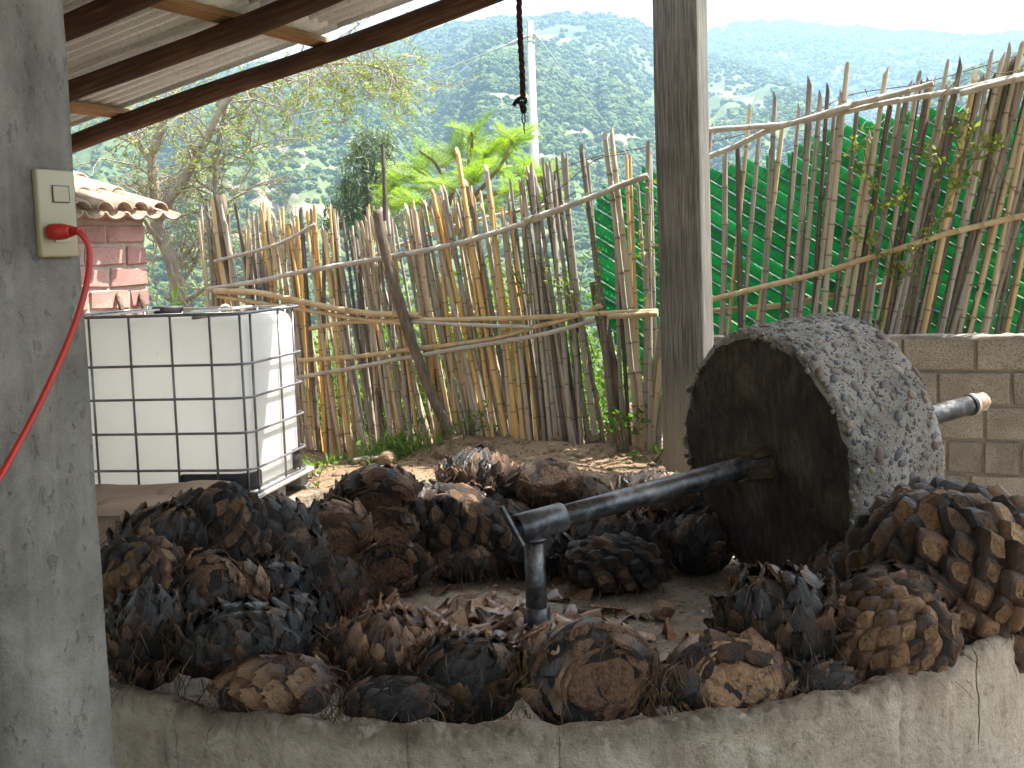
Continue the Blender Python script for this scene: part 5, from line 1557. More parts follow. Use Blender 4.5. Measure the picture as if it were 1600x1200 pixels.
def scraps():
    random.seed(77)
    def put(p, s, label, bias, group=None, tilt=0.9):
        o = bpy.data.objects.new('leaf_scrap', random.choice(SCRAP)); COL.objects.link(o)
        n = Vector((random.gauss(0, tilt * .6), random.gauss(-0.15, tilt * .6), 1)).normalized()
        a = random.uniform(0, 6.28); t = Vector((math.cos(a), math.sin(a), 0)); t = (t - n * t.dot(n)).normalized()
        o.matrix_world = axmat(t.cross(n), t, n, p - t * s * 0.5, (s, s, s * random.uniform(.7, 1.1)))
        o.color = (bias, bias, bias, 1)
        tag(o, label, 'leaf scrap', group)
    # the heap in front of the pivot: rises towards the front hearts
    lab = 'torn brown agave leaf in the shredded heap between the pivot pipe and the front hearts'
    for k in range(270):
        px = random.triangular(470, 1000, 720); py = random.uniform(945, 1040)
        if px > 860 and py > 1000: continue
        t = (py - 945) / 95
        hp = 0.02 + 0.15 * t * math.exp(-((px - 690) / 210) ** 2) * random.uniform(0.5, 1.1)
        p = onz(px, py, ZF + hp)
        if (p - MC).xy.length > RI - 0.1: continue
        bb = random.uniform(0.40, 0.88)
        look = 'black' if bb < 0.48 else ('reddish brown' if bb < 0.64 else 'pale tan')
        where = 'behind the shaggy heart' if px < 610 else ('before the pivot pipe' if px < 800 else 'beside the big peeled heart')
        put(p, random.uniform(0.075, 0.17), 'torn %s leaf in the shredded heap %s' % (look, where), bb, 'shredded agave leaves in front of the pivot', 1.0)
    # lone pieces
    L = [(780, 948, 0.15, 'rounded pale tan leaf scrap left of the pivot socket', 0.85, 0.3),
         (690, 920, 0.085, 'small dark red scrap standing on the floor before the frayed heart', 0.55, 0.6),
         (735, 925, 0.09, 'thin flat brown scrap on the floor left of the pivot pipe', 0.45, 0.2),
         (605, 935, 0.13, 'curved brown scrap at the foot of the halved hearts', 0.52, 0.4),
         (805, 921, 0.05, 'little brown scrap right beside the pivot pipe', 0.5, 0.4),
         (880, 930, 0.11, 'pale curled scrap just right of the pivot pipe', 0.72, 0.6),
         (905, 925, 0.15, 'long curled wet scrap in front of the lone heart', 0.62, 0.5),
         (955, 937, 0.12, 'dark curled scrap at the foot of the lone heart', 0.40, 0.5),
         (898, 950, 0.10, 'shiny bluish ribbed scrap right of the pivot socket', 0.45, 0.5),
         (1005, 957, 0.07, 'grey crumpled scrap beside the tan chunk on the floor', 0.55, 0.5),
         (1085, 985, 0.13, 'orange brown scrap at the foot of the blue-black heart', 0.80, 0.4),
         (1050, 985, 0.10, 'brown scrap between the tan chunk and the halved rust brown heart', 0.68, 0.4),
         (955, 975, 0.12, 'dark fluted scrap lying over the big peeled heart', 0.36, 0.4),
         (345, 955, 0.10, 'pale torn scrap low in the left heap', 0.75, 0.7),
         (1290, 1085, 0.10, 'orange scrap caught under the pale ribbed heart', 0.7, 0.5),
         (1020, 1105, 0.09, 'brown scrap hanging over the rim right of the big peeled heart', 0.66, 0.5),
         (1075, 1112, 0.09, 'reddish scrap on the rim below the halved heart', 0.7, 0.6)]
    for px, py, s, lb, b, tl in L:
        q = onz(px, py, ZF + 0.03)
        if (q - MC).xy.length > RI - 0.1: q = P(px, py, 3.78)
        if px == 955: q = P(955, 975, 4.1)
        if px == 345: q = P(345, 955, 4.35)
        put(q, s, lb, b, None, tl)
    # the tan cut chunk standing on the floor
    q = onz(1037, 955, ZF + 0.045)
    me = PAD[2].copy(); me.materials.clear(); me.materials.append(M['heart']); me.materials.append(M['cut'])
    o = bpy.data.objects.new('agave_chunk', me); COL.objects.link(o)
    o.matrix_world = axmat(Vector((0.9, 0.1, 0.3)).normalized(), Vector((-0.3, 0.0, 0.95)), Vector((0.1, -1, 0.05)), q, (0.062, 0.045, 0.10))
    o.color = (0.8, 0.8, 0.8, 1)
    tag(o, 'blocky tan agave chunk on the bare floor right of the pivot', 'agave chunk')
    # crumbs of fibre all over the floor
    mb = MB()
    for k in range(5200):
        a = random.uniform(0, 6.28); r = math.sqrt(random.random()) * (RI - 0.05)
        x = MC.x + r * math.cos(a); y = MC.y + r * math.sin(a)
        if y > 7.1 or y < 4.2: continue
        z = ZF + 0.012
        s = random.uniform(0.004, 0.013); th = random.uniform(0, 6.28)
        d = Vector((math.cos(th), math.sin(th), random.uniform(-.2, .4))) * s * random.uniform(1, 2.4); e = Vector((-math.sin(th), math.cos(th), random.uniform(-.3, .5))) * s * 0.5
        p = Vector((x, y, z + random.uniform(0.0, 0.01)))
        mb.add([p - d, p - e, p + d, p + e + SZ * s * 0.5], [(0, 1, 2, 3)], 0, True)
    zs = fbm(np.array([v[0] - MC.x for v in mb.v]) * 3, np.array([v[1] - MC.y for v in mb.v]) * 3, 0, 70, 5) * 0.02
    mb.v = [(v[0], v[1], v[2] + float(d)) for v, d in zip(mb.v, zs)]
    o = mb.build('crumbs', M['burnt']); o.color = (0.5, 0.5, 0.5, 1); tag(o, kind='stuff')
scraps()

# ================================================================== PLASTIC TANK IN ITS CAGE
def tank():
    ph = R(10)
    tu = Vector((math.cos(ph), -math.sin(ph), 0)); tv = Vector((math.sin(ph), math.cos(ph), 0))
    nc = onz(398, 810, 0.0)
    W, D = 1.18, 0.97
    zt = P(335, 491, nc.y + 0.03).z
    zb = 0.135
    cen = nc - tu * (W / 2) + tv * (D / 2)
    root = thing('liquid_tank', (cen.x, cen.y, 0), 'white plastic liquid tank in a grey metal cage on a pallet, at the left', 'liquid tank')
    AX = (tu, tv, SZ)
    def loop(w, d, r, n=8):
        pts = []
        for cx, cy_, a0 in ((1, -1, -90), (1, 1, 0), (-1, 1, 90), (-1, -1, 180)):
            for k in range(n + 1):
                a = R(a0 + 90 * k / n)
                pts.append((cx * (w / 2 - r) + r * math.cos(a), cy_ * (d / 2 - r) + r * math.sin(a)))
        return pts
    def L(x, y, z): return cen + tu * x + tv * y + SZ * z
    # bottle
    mb = MB(); vv = []; secs = []
    H = zt - zb - 0.015
    lv = [(0.0, 0.80), (0.01, 0.93), (0.04, 0.965), (0.12, 0.97), (0.3, 0.972), (0.5, 0.975), (0.7, 0.972), (0.88, 0.97), (0.93, 0.96), (0.965, 0.935), (0.985, 0.88), (0.99, 0.7), (0.985, 0.4), (0.99, 0.2)]
    for t_, s in lv:
        lp = loop((W - 0.02) * s, (D - 0.02) * s, 0.12 * s)
        secs.append([L(x, y, zb + 0.005 + H * t_) for x, y in lp])
    m = len(secs[0]); 
    for s in secs: vv += s
    ff = [(i * m + k, i * m + (k + 1) % m, (i + 1) * m + (k + 1) % m, (i + 1) * m + k) for i in range(len(secs) - 1) for k in range(m)]
    ff += [tuple(range(m))[::-1], tuple(range((len(secs) - 1) * m, len(secs) * m))]
    mb.add(vv, ff, 0, True); mb.build('bottle', M['tank'], root)
    # black moulded foot at the front corner and at the far corner
    def corner_pad(a, b, z0, z1, off=0.004, name='corner_guard'):
        lp = loop(W - 0.035, D - 0.035, 0.11, 10)
        idx = list(range(a, b))
        mb = MB(); vv = []
        for j, z in enumerate((z0, z0 + 0.03, z1 - 0.03, z1)):
            o_ = off if j in (1, 2) else off - 0.012
            for q, i in enumerate(idx):
                x, y = lp[i % len(lp)]
                l_ = math.hypot(x, y)
                vv.append(L(x + x / l_ * o_, y + y / l_ * o_, z))
        n = len(idx)
        ff = [(j * n + i, j * n + i + 1, (j + 1) * n + i + 1, (j + 1) * n + i) for j in range(3) for i in range(n - 1)]
        mb.add(vv, ff, 0, True); o = mb.build(name, M['blackpl'], root)
        md = o.modifiers.new('wall', 'SOLIDIFY'); md.thickness = 0.012
    # front right foot panel: from the middle of the front to round the corner
    mb = MB(); vv = []
    path = [(x, -D / 2 + 0.012) for x in np.linspace(0.16, W / 2 - 0.13, 6)] + [(W / 2 - 0.13 + 0.12 * math.sin(R(a)), -D / 2 + 0.132 - 0.12 * math.cos(R(a))) for a in (15, 30, 45, 60, 75, 90)] + [(W / 2 - 0.01, -D / 2 + 0.17)]
    for j, z in enumerate((zb + 0.01, zb + 0.03, zb + 0.085, zb + 0.105, zb + 0.113)):
        for i, (x, y) in enumerate(path):
            ins = 0.006 if j in (0, 4) else 0.0
            xx = x + (0.015 if j == 4 and i == 0 else 0)
            vv.append(L(xx - (ins if i > 5 else 0), y + (ins if i < 9 else 0), z))
    n = len(path)
    mb.add(vv, [(j * n + i, j * n + i + 1, (j + 1) * n + i + 1, (j + 1) * n + i) for j in range(4) for i in range(n - 1)], 0, True)
    o = mb.build('foot_panel', M['blackpl'], root); md = o.modifiers.new('wall', 'SOLIDIFY'); md.thickness = 0.012
    mb = MB(); vv = []
    path = [(W / 2 - 0.008, D / 2 - 0.26), (W / 2 - 0.006, D / 2 - 0.15), (W / 2 - 0.03, D / 2 - 0.06), (W / 2 - 0.10, D / 2 - 0.012)]
    for z in (zb + 0.02, zb + 0.14):
        for x, y in path: vv.append(L(x, y, z))
    n = len(path)
    mb.add(vv, [(i, i + 1, n + i + 1, n + i) for i in range(n - 1)], 0, True)
    o = mb.build('foot_panel', M['blackpl'], root); md = o.modifiers.new('wall', 'SOLIDIFY'); md.thickness = 0.012
    # cage: horizontal hoops and uprights
    for t_ in (1.0, 0.722, 0.535, 0.342, 0.135, 0.0):
        z = zb + (zt - zb) * t_
        lp = loop(W + 0.004, D + 0.004, 0.11, 8)
        pts = [L(x, y, z) for x, y in lp]; pts.append(pts[0]); pts.append(pts[1])
        mb = MB(); tube(mb, pts, 0.0072 if t_ < 1 else 0.0085, 8, 0, False); mb.build('cage_hoop', M['cage'], root)
    up = [(x, -1) for x in (-0.57, -0.33, -0.09, 0.155, 0.385)] + [(y, 2) for y in (-0.44, -0.36, 0.08, 0.33)] + [(x, 1) for x in (-0.45, -0.2, 0.05, 0.3, 0.48)] + [(y, -2) for y in (-0.3, -0.08, 0.16, 0.36)]
    for a, side in up:
        if abs(side) == 1: x, y = a, side * (D / 2 - 0.012)
        else: x, y = (side / 2) * (W / 2 - 0.012), a
        if a == -0.44: x -= 0.03
        mb = MB(); tube(mb, [L(x, y, zb - 0.01), L(x, y, zt)], 0.0072, 8); mb.build('cage_bar', M['cage'], root)
    for x in (-0.3, 0.25):
        mb = MB(); box(mb, L(x, 0, zt + 0.006), AX, (0.03, D, 0.012)); mb.build('top_bar', M['zinc'], root)
    # screw lid
    lz = zb + H
    q = onplane(262, 484, Vector((0, 0, zt)), SZ)
    lx, ly = (q - cen).dot(tu), (q - cen).dot(tv)
    mb = MB(); tube(mb, [L(lx, ly, lz - 0.03), L(lx, ly, lz + 0.012), L(lx, ly, lz + 0.014), L(lx, ly, lz + 0.032), L(lx, ly, lz + 0.038)], [0.085, 0.085, 0.098, 0.098, 0.088], 26); mb.build('lid', M['blackpl'], root)
    mb = MB(); vv = [L(lx + 0.3 + 0.035 * math.cos(a), ly + 0.2, lz + 0.0 + 0.03 * math.sin(a)) for a in np.linspace(0, math.pi, 8)]
    tube(mb, vv, 0.006, 6); mb.build('handle', M['tank'], root)
    # pallet
    for y in (-D / 2 + 0.05, 0, D / 2 - 0.05):
        mb = MB(); box(mb, L(0, y, 0.012), AX, (W, 0.09, 0.02)); mb.build('pallet_skid', M['greypl'], root)
    for x in (-W / 2 + 0.07, 0, W / 2 - 0.07):
        for y in (-D / 2 + 0.07, 0, D / 2 - 0.07):
            me = cbox_mesh('pallet_foot', (0.12, 0.12, 0.09), 0.01, [M['greypl']])
            inst('pallet_foot', me, root, axmat(tu, tv, SZ, L(x, y, 0.067) - root.location))
    mb = MB(); box(mb, L(0, 0, 0.118), AX, (W + 0.01, D + 0.01, 0.014)); mb.build('pallet_deck', M['zinc'], root)
    lp = loop(W + 0.03, D + 0.03, 0.03, 4); pts = [L(x, y, 0.116) for x, y in lp]; pts += pts[:2]
    mb = MB(); tube(mb, pts, 0.014, 8, 0, False); mb.build('pallet_rail', M['zinc'], root)
    return cen, zt, tu, tv, W, D
TK = tank()
def tank_extras():
    cen, zt, tu, tv, W, D = TK
    # short cane lying along the top right edge of the tank
    a = cen + tu * 0.28 - tv * (D / 2 - 0.03) + SZ * (zt - 0.018); b = cen + tu * (W / 2 - 0.05) + tv * 0.32 + SZ * (zt + 0.002)
    mb = MB(); tube(mb, smoothline([a + SZ * 0.0, (a + b) / 2 + tu * 0.09 - tv * 0.05, b], 5), 0.010, 7)
    o = mb.build('loose_cane', M['cane']); o.color = (0.6,) * 3 + (1,)
    tag(o, 'short loose cane lying on the top corner of the plastic tank', 'cane')
    # cardboard on a box in front of the tank
    root = thing('cardboard_box', tuple(P(215, 850, 6.35)), 'brown cardboard box with flaps spread open in front of the plastic tank', 'cardboard box')
    tp = P(215, 802, 6.35)
    x = Vector((0.98, -0.18, 0)).normalized(); y = Vector((0.18, 0.98, 0)).normalized()
    z0 = gz(tp.x, tp.y)
    mb = MB(); box(mb, Vector((tp.x, tp.y, (tp.z + z0) / 2)) + y * 0.2 - x * 0.15, (x, y, SZ), (0.62, 0.40, tp.z - z0)); mb.build('carton', M['board'], root)
    def sheet(c, sx, sy, ax, ay, bend, name='flap'):
        mb = MB(); vv = []; n = 8
        nrm = ax.cross(ay)
        for i in range(n + 1):
            for j in (0, 1):
                s = i / n - 0.5
                vv.append(c + ax * (s * sx) + ay * ((j - 0.5) * sy) + nrm * (bend * (s * s * 4 - 0.3) + random.uniform(-.002, .002)))
        mb.add(vv, [(i * 2, i * 2 + 2, i * 2 + 3, i * 2 + 1) for i in range(n)], 0, True)
        o = mb.build(name, M['board'], root); md = o.modifiers.new('ply', 'SOLIDIFY'); md.thickness = 0.005
    sheet(tp + y * 0.14 + SZ * 0.012 - x * 0.02, 0.62, 0.40, x, (y + SZ * 0.06).normalized(), -0.012)
    a = P(205, 776, 6.75); sheet(a, 0.55, 0.30, (x + SZ * 0.02).normalized(), (y + SZ * 0.30).normalized(), 0.01)
    a = P(290, 778, 6.62); sheet(a, 0.42, 0.30, (x + SZ * 0.10).normalized(), (y * 0.8 + SZ * 0.34 - x * 0.1).normalized(), -0.03)
tank_extras()

# ================================================================== CANE FENCES
def cane_mesh(seed, nodes):
    r_ = random.Random(seed)
    zs = []; z = 0.0
    step = 1.0 / nodes
    rows = [(0, 1.0, 0)]
    for k in range(1, nodes + 1):
        zc = min(0.985, k * step + r_.uniform(-.15, .15) * step)
        if k == nodes: break
        rows += [(zc - 0.010, 0.97, 0), (zc - 0.003, 1.10, 1), (zc + 0.003, 1.12, 1), (zc + 0.010, 0.98, 0)]
    rows.append((0.985, 0.95, 0)); rows.append((1.0, 0.9, 0))
    n = 7; mb = MB(); vv = []
    bx, by = r_.uniform(-1, 1), r_.uniform(-1, 1)
    for i, (z, r, m) in enumerate(rows):
        for k in range(n):
            a = 2 * math.pi * k / n
            zz = z + (0.018 * math.cos(a + seed) if i == len(rows) - 1 else 0)
            s = math.sin(z * math.pi) * 0.8
            vv.append((r * math.cos(a) * (1.06 - 0.16 * z) + bx * s, r * math.sin(a) * (1.06 - 0.16 * z) + by * s, zz))
    for i in range(len(rows) - 1):
        for k in range(n):
            mb.f.append((i * n + k, i * n + (k + 1) % n, (i + 1) * n + (k + 1) % n, (i + 1) * n + k))
            mb.mi.append(1 if rows[i][2] and rows[i + 1][2] else 0); mb.sm.append(True)
    mb.f.append(tuple((len(rows) - 1) * n + k for k in range(n))); mb.mi.append(1); mb.sm.append(False)
    mb.v = vv
    return mb.mesh('cane', [M['cane'], M['cnode']])
CANES = {nd: [cane_mesh(700 + nd * 10 + i, nd) for i in range(4)] for nd in (3, 5, 7, 9, 11)}
def cane(root, b, t, r, bias, name='cane'):
    d = t - b; L = d.length
    nd = min((3, 5, 7, 9, 11), key=lambda q: abs(q - L / 0.22))
    x, y, z = frame_for(d)
    q = Quaternion(z, random.uniform(0, 6.28)); x = q @ x; y = q @ y
    inst(name, random.choice(CANES[nd]), root, axmat(x, y, z, b - root.location, (r, r, L)), (bias, bias, bias, 1))
def rail(root, pts, plane_v, off, r, bias, mat='cane'):
    r *= 0.86
    w = [onplane(px, py, SV * (plane_v + off), SV) for px, py in pts]
    sm = smoothline(w, 5)
    mb = MB()
    n = len(sm); acc = 0; nxt = 0.12; P2 = []; RR = []
    for i in range(n - 1):
        a, b = sm[i], sm[i + 1]; L = (b - a).length
        P2.append(a + Vector((0, 0, random.uniform(-.002, .002)))); RR.append(r * random.uniform(.95, 1.05))
        while acc + L > nxt:
            p = a.lerp(b, (nxt - acc) / L)
            if P2 and (p - P2[-1]).length > 0.012:
                P2 += [p, p + (b - a).normalized() * 0.004]; RR += [r * 1.0, r * 1.16]
                P2.append(p + (b - a).normalized() * 0.009); RR.append(r)
            nxt += random.uniform(0.14, 0.2)
        acc += L
        if len(P2) > 1 and (P2[-1] - b).length < 0.01: P2.pop(); RR.pop()
    P2.append(sm[-1]); RR.append(r * 0.9)
    tube(mb, P2, RR, 8, 0)
    o = mb.build('rail', M['rgrey' if bias < 0.5 else 'rtan'], root); o.color = (bias, bias, bias, 1)

def left_fence():
    random.seed(31)
    b0 = onplane(560, 722, FL0, FN)
    root = thing('cane_fence', (b0.x, b0.y, 0), 'leaning fence of dry grey and golden canes tied to crooked rails, behind the agave', 'fence')
    top = [(330, 335), (400, 335), (470, 338), (560, 345), (620, 325), (680, 308), (740, 300), (800, 300), (850, 268), (900, 245), (960, 245), (1015, 262), (1060, 262)]
    bot = [(330, 640), (460, 700), (540, 722), (600, 716), (660, 704), (700, 690), (800, 682), (900, 680), (980, 700), (1030, 716)]
    lean = [(330, -26), (480, -30), (600, -42), (700, -52), (760, -56), (860, -42), (950, -44), (1030, -14)]
    gold = [(330, .55), (470, .62), (525, .74), (560, .5), (610, .52), (650, .48), (700, .64), (725, .80), (775, .76), (830, .64), (870, .55), (930, .42), (1000, .50)]
    x = 345
    while x < 1040:
        dense = 3.2 if x < 920 else (15.0 if x < 985 else 11.0)
        xb = x + random.uniform(-3, 3)
        lay = random.choice((-0.035, -0.012, 0.012, 0.035))
        yb = pw(bot, xb) + random.uniform(-4, 4)
        L = pw(lean, xb) * 1.15 + random.gauss(0, 15)
        xt = xb + L
        yt = pw(top, xt) + random.choice((-14, -8, 0, 6, 14, 24, 34, 60)) + random.uniform(-6, 6)
        if random.random() < 0.06: yt -= random.uniform(10, 35)
        pb = onplane(xb, yb, FL0 + SV * (lay - 0.05), FN)
        pb.z = gz(pb.x, pb.y) - 0.04
        pt = onplane(xt, yt, FL0 + SV * (lay + random.uniform(-.03, .03)), FN)
        g = pw(gold, xb) + random.uniform(-.14, .14) - 0.05
        cane(root, pb, pt, random.uniform(0.0105, 0.0175), g)
        x += dense * random.uniform(0.55, 1.35)
    # canes that stand out one by one in the photograph
    for xt, yt, xb, yb, r, g in ((715, 236, 790, 682, .019, .62), (955, 205, 1010, 690, .02, .3), (945, 212, 998, 690, .02, .3), (597, 228, 601, 345, .016, .3), (333, 312, 372, 560, .028, .62), (343, 318, 392, 600, .026, .58), (908, 232, 960, 690, .02, .25), (880, 245, 930, 680, .02, .3), (1013, 228, 1009, 725, .02, .35), (1034, 500, 1002, 726, .024, .62), (1032, 560, 1012, 727, .022, .58), (1040, 600, 1026, 727, .022, .55), (470, 330, 500, 715, .02, .5), (760, 262, 800, 682, .018, .5), (830, 260, 868, 680, .018, .35)):
        pb = onplane(xb, yb, FL0 - SV * 0.07, FN); pt = onplane(xt, yt, FL0 - SV * 0.05, FN)
        cane(root, pb, pt, r, g)
    V = LV
    for pts, off, r, g in (
        ([(325, 452), (400, 440), (470, 425), (540, 413), (600, 403), (690, 386), (760, 368), (830, 345), (880, 325)], -0.09, 0.022, 0.28),
        ([(820, 345), (880, 325), (960, 294), (1012, 274)], -0.10, 0.024, 0.36),
        ([(335, 455), (400, 457), (470, 471), (560, 488), (655, 492)], -0.11, 0.026, 0.72),
        ([(340, 463), (470, 483), (560, 498), (640, 506)], -0.10, 0.018, 0.66),
        ([(640, 500), (720, 499), (800, 497), (880, 494), (950, 489), (1028, 486)], -0.10, 0.020, 0.76),
        ([(484, 514), (540, 504), (610, 501), (660, 497)], -0.09, 0.020, 0.55),
        ([(468, 563), (560, 557), (640, 546), (760, 531), (830, 512), (890, 497), (940, 477)], -0.09, 0.020, 0.64),
        ([(466, 590), (540, 577), (640, 558), (760, 538), (850, 522), (930, 500)], -0.11, 0.019, 0.48),
        ([(640, 503), (720, 507), (830, 511)], -0.12, 0.016, 0.35),
        ([(950, 495), (1028, 490)], -0.12, 0.022, 0.70),
        ([(335, 408), (400, 392), (445, 377), (492, 350)], -0.08, 0.015, 0.4),
        ([(560, 410), (620, 385), (700, 356), (780, 336), (880, 315)], 0.07, 0.016, 0.4),
        ([(560, 492), (700, 490), (800, 488)], 0.07, 0.015, 0.5)):
        rail(root, pts, V, off, r, g)
    # the leaning rough branch and the dark prop behind
    w = [onplane(px, py, SV * (V - 0.15), SV) for px, py in ((589, 328), (597, 372), (612, 430), (634, 505), (662, 585), (690, 650), (708, 690))]
    mb = MB(); tube(mb, smoothline(w, 4), [0.034 + 0.010 * i / 24 + random.uniform(-.004, .004) for i in range(25)], 9, 0, True, 0.08)
    mb.build('leaning_branch', M['bark'], root)
    w = [onplane(px, py, SV * (V + 0.12), SV) for px, py in ((930, 440), (945, 520), (960, 590), (972, 660))]
    mb = MB(); tube(mb, smoothline(w, 4), 0.045, 9, 0, True, 0.08); mb.build('prop', M['bark'], root)
    w = [onplane(px, py, SV * (V - 0.02), SV) for px, py in ((343, 305), (352, 400), (360, 500), (368, 600))]
    mb = MB(); tube(mb, smoothline(w, 3), 0.05, 9, 0, True, 0.08); mb.build('fence_post', M['bark'], root)
left_fence()

# the right fence stands behind the block wall
def right_fence():
    random.seed(32)
    p0 = onplane(1350, 526, SV * RV, SV)
    root = thing('cane_fence', (p0.x, p0.y, 0), 'sparse fence of long grey canes fanning to the right, above the block wall', 'fence')
    railt = [(1095, 225), (1160, 205), (1230, 196), (1300, 178), (1400, 150), (1500, 135), (1600, 110), (1680, 90)]
    lean = [(1100, 20), (1180, 30), (1260, 34), (1330, 54), (1400, 68), (1470, 88), (1560, 98), (1640, 104)]
    zb = 0.30
    spec = [(1211, 151), (1265, 126), (1324, 106), (1385, 109), (1439, 119), (1451, 130), (1479, 135), (1524, 118), (1578, 76), (1566, 90), (1596, 74), (1392, 158)]
    def put(xt, yt, L, g, r):
        slope = L / (526 - yt)
        a = onplane(xt, yt, SV * (RV + random.uniform(-.04, .03)), SV)
        xb = xt - L - slope * 210
        b = onplane(xb, 526 + 210, SV * (RV - 0.05), SV)
        b2 = a + (b - a) * ((a.z - zb) / (a.z - b.z))
        cane(root, b2, a, r, g)
    for xt, yt in spec:
        put(xt, yt, pw(lean, xt - 40) + random.uniform(-8, 8), random.uniform(.32, .5), random.uniform(.017, .022))
    x = 1112
    while x < 1700:
        d = 13.5 if x < 1300 else (15 if x < 1440 else 9.0)
        xt = x + random.uniform(-4, 4)
        yt = pw(railt, xt) - random.choice((-45, -20, -5, 5, 12, 20, 28, 38)) + random.uniform(-5, 5)
        put(xt, yt, pw(lean, xt - 40) + random.gauss(0, 12), random.uniform(.34, .52), random.uniform(.0145, .0205))
        x += d * (1.12 if x < 1440 else 0.86) * random.uniform(0.6, 1.4)
    for pts, off, r, g in (
        ([(1098, 248), (1150, 228), (1210, 200), (1290, 181), (1390, 160), (1500, 140), (1650, 105)], -0.07, 0.021, 0.3),
        ([(1098, 204), (1180, 198), (1240, 192), (1330, 164), (1400, 147), (1458, 131)], -0.10, 0.022, 0.35),
        ([(1500, 146), (1560, 130), (1640, 112)], -0.09, 0.024, 0.3),
        ([(1104, 470), (1200, 446), (1290, 424), (1400, 390), (1500, 360), (1650, 325)], -0.06, 0.021, 0.58),
        ([(1106, 486), (1230, 476), (1310, 460), (1405, 440)], 0.05, 0.021, 0.52)):
        rail(root, pts, RV, off, r, g)
right_fence()

def green_screen():
    # strips of green plastic threaded slantwise through wire netting, hung behind the canes
    random.seed(33)
    def panel(v0, poly_top, poly_bot, x0, x1, label, slope=0.62):
        p0 = onplane((x0 + x1) / 2, 500, SV * v0, SV)
        root = thing('green_screen', (p0.x, p0.y, 0), label, 'screen')
        c0 = onplane(x0, 400, SV * v0, SV); c1 = onplane(x1, 400, SV * v0, SV)
        ua, ub = c0.dot(SU), c1.dot(SU)
        us = np.linspace(ua, ub, 140)
        zt = []; zb = []
        # world heights of the edges along u
        tabs = []
        for tab in (poly_top, poly_bot):
            U = []; Z = []
            for px, py in tab:
                q = onplane(px, py, SV * v0, SV); U.append(q.dot(SU)); Z.append(q.z)
            tabs.append(np.interp(us, U, Z))
        zt, zb = tabs
        pitch = 0.098
        cmin = (zb + slope * us).min(); cmax = (zt + slope * us).max()
        k = 0; c = cmin
        while c < cmax:
            z = c - slope * us
            ok = (z < zt - 0.01) & (z > zb)
            idx = np.where(ok)[0]
            if len(idx) > 4:
                mb = MB(); vv = []
                i0, i1 = idx[0], idx[-1]
                sel = list(range(i0, i1 + 1, 3))
                hw = 0.0385 + random.uniform(-.002, .003)
                ph = random.uniform(0, 6)
                for n_, i in enumerate(sel):
                    b = 0.012 * math.sin(us[i] * 5 + ph) + 0.006 * random.uniform(-1, 1)
                    for s, dv in ((-1, 0.007), (-0.45, 0.0), (0.0, 0.003), (0.45, -0.002), (1, -0.008)):
                        q = UV(us[i], v0 + dv + b, z[i] + s * hw * 1.16)
                        vv.append(q)
                m = 5
                ff = [(j * m + q, (j + 1) * m + q, (j + 1) * m + q + 1, j * m + q + 1) for j in range(len(sel) - 1) for q in range(m - 1)]
                mb.add(vv, ff, 0, True)
                o = mb.build('strip', M['gslat'], root)
                md = o.modifiers.new('gauge', 'SOLIDIFY'); md.thickness = 0.0015
            c += pitch; k += 1
        mb = MB()
        c = (zb - 0.9 * us).min()
        while c < (zt - 0.9 * us).max():
            z = c + 0.9 * us; ok = np.where((z < zt) & (z > zb))[0]
            if len(ok) > 2: tube(mb, [UV(us[ok[0]], v0 - 0.022, z[ok[0]]), UV(us[ok[-1]], v0 - 0.022, z[ok[-1]])], 0.0016, 4)
            c += pitch
        o = mb.build('netting', M['wire'], root); tag(o, kind='stuff')
    panel(RV + 0.16, [(1090, 258), (1180, 250), (1225, 248), (1260, 216), (1330, 190), (1400, 176), (1500, 160), (1560, 175), (1700, 150)], [(1090, 570), (1700, 590)], 1092, 1700, 'screen of slanting green plastic strips behind the grey canes above the wall')
    panel(LV + 0.20, [(925, 330), (945, 290), (1000, 266), (1050, 262)], [(925, 420), (955, 520), (980, 575), (1005, 600), (1050, 625)], 926, 1045, 'narrow piece of green strip screen between the golden canes and the post')
green_screen()

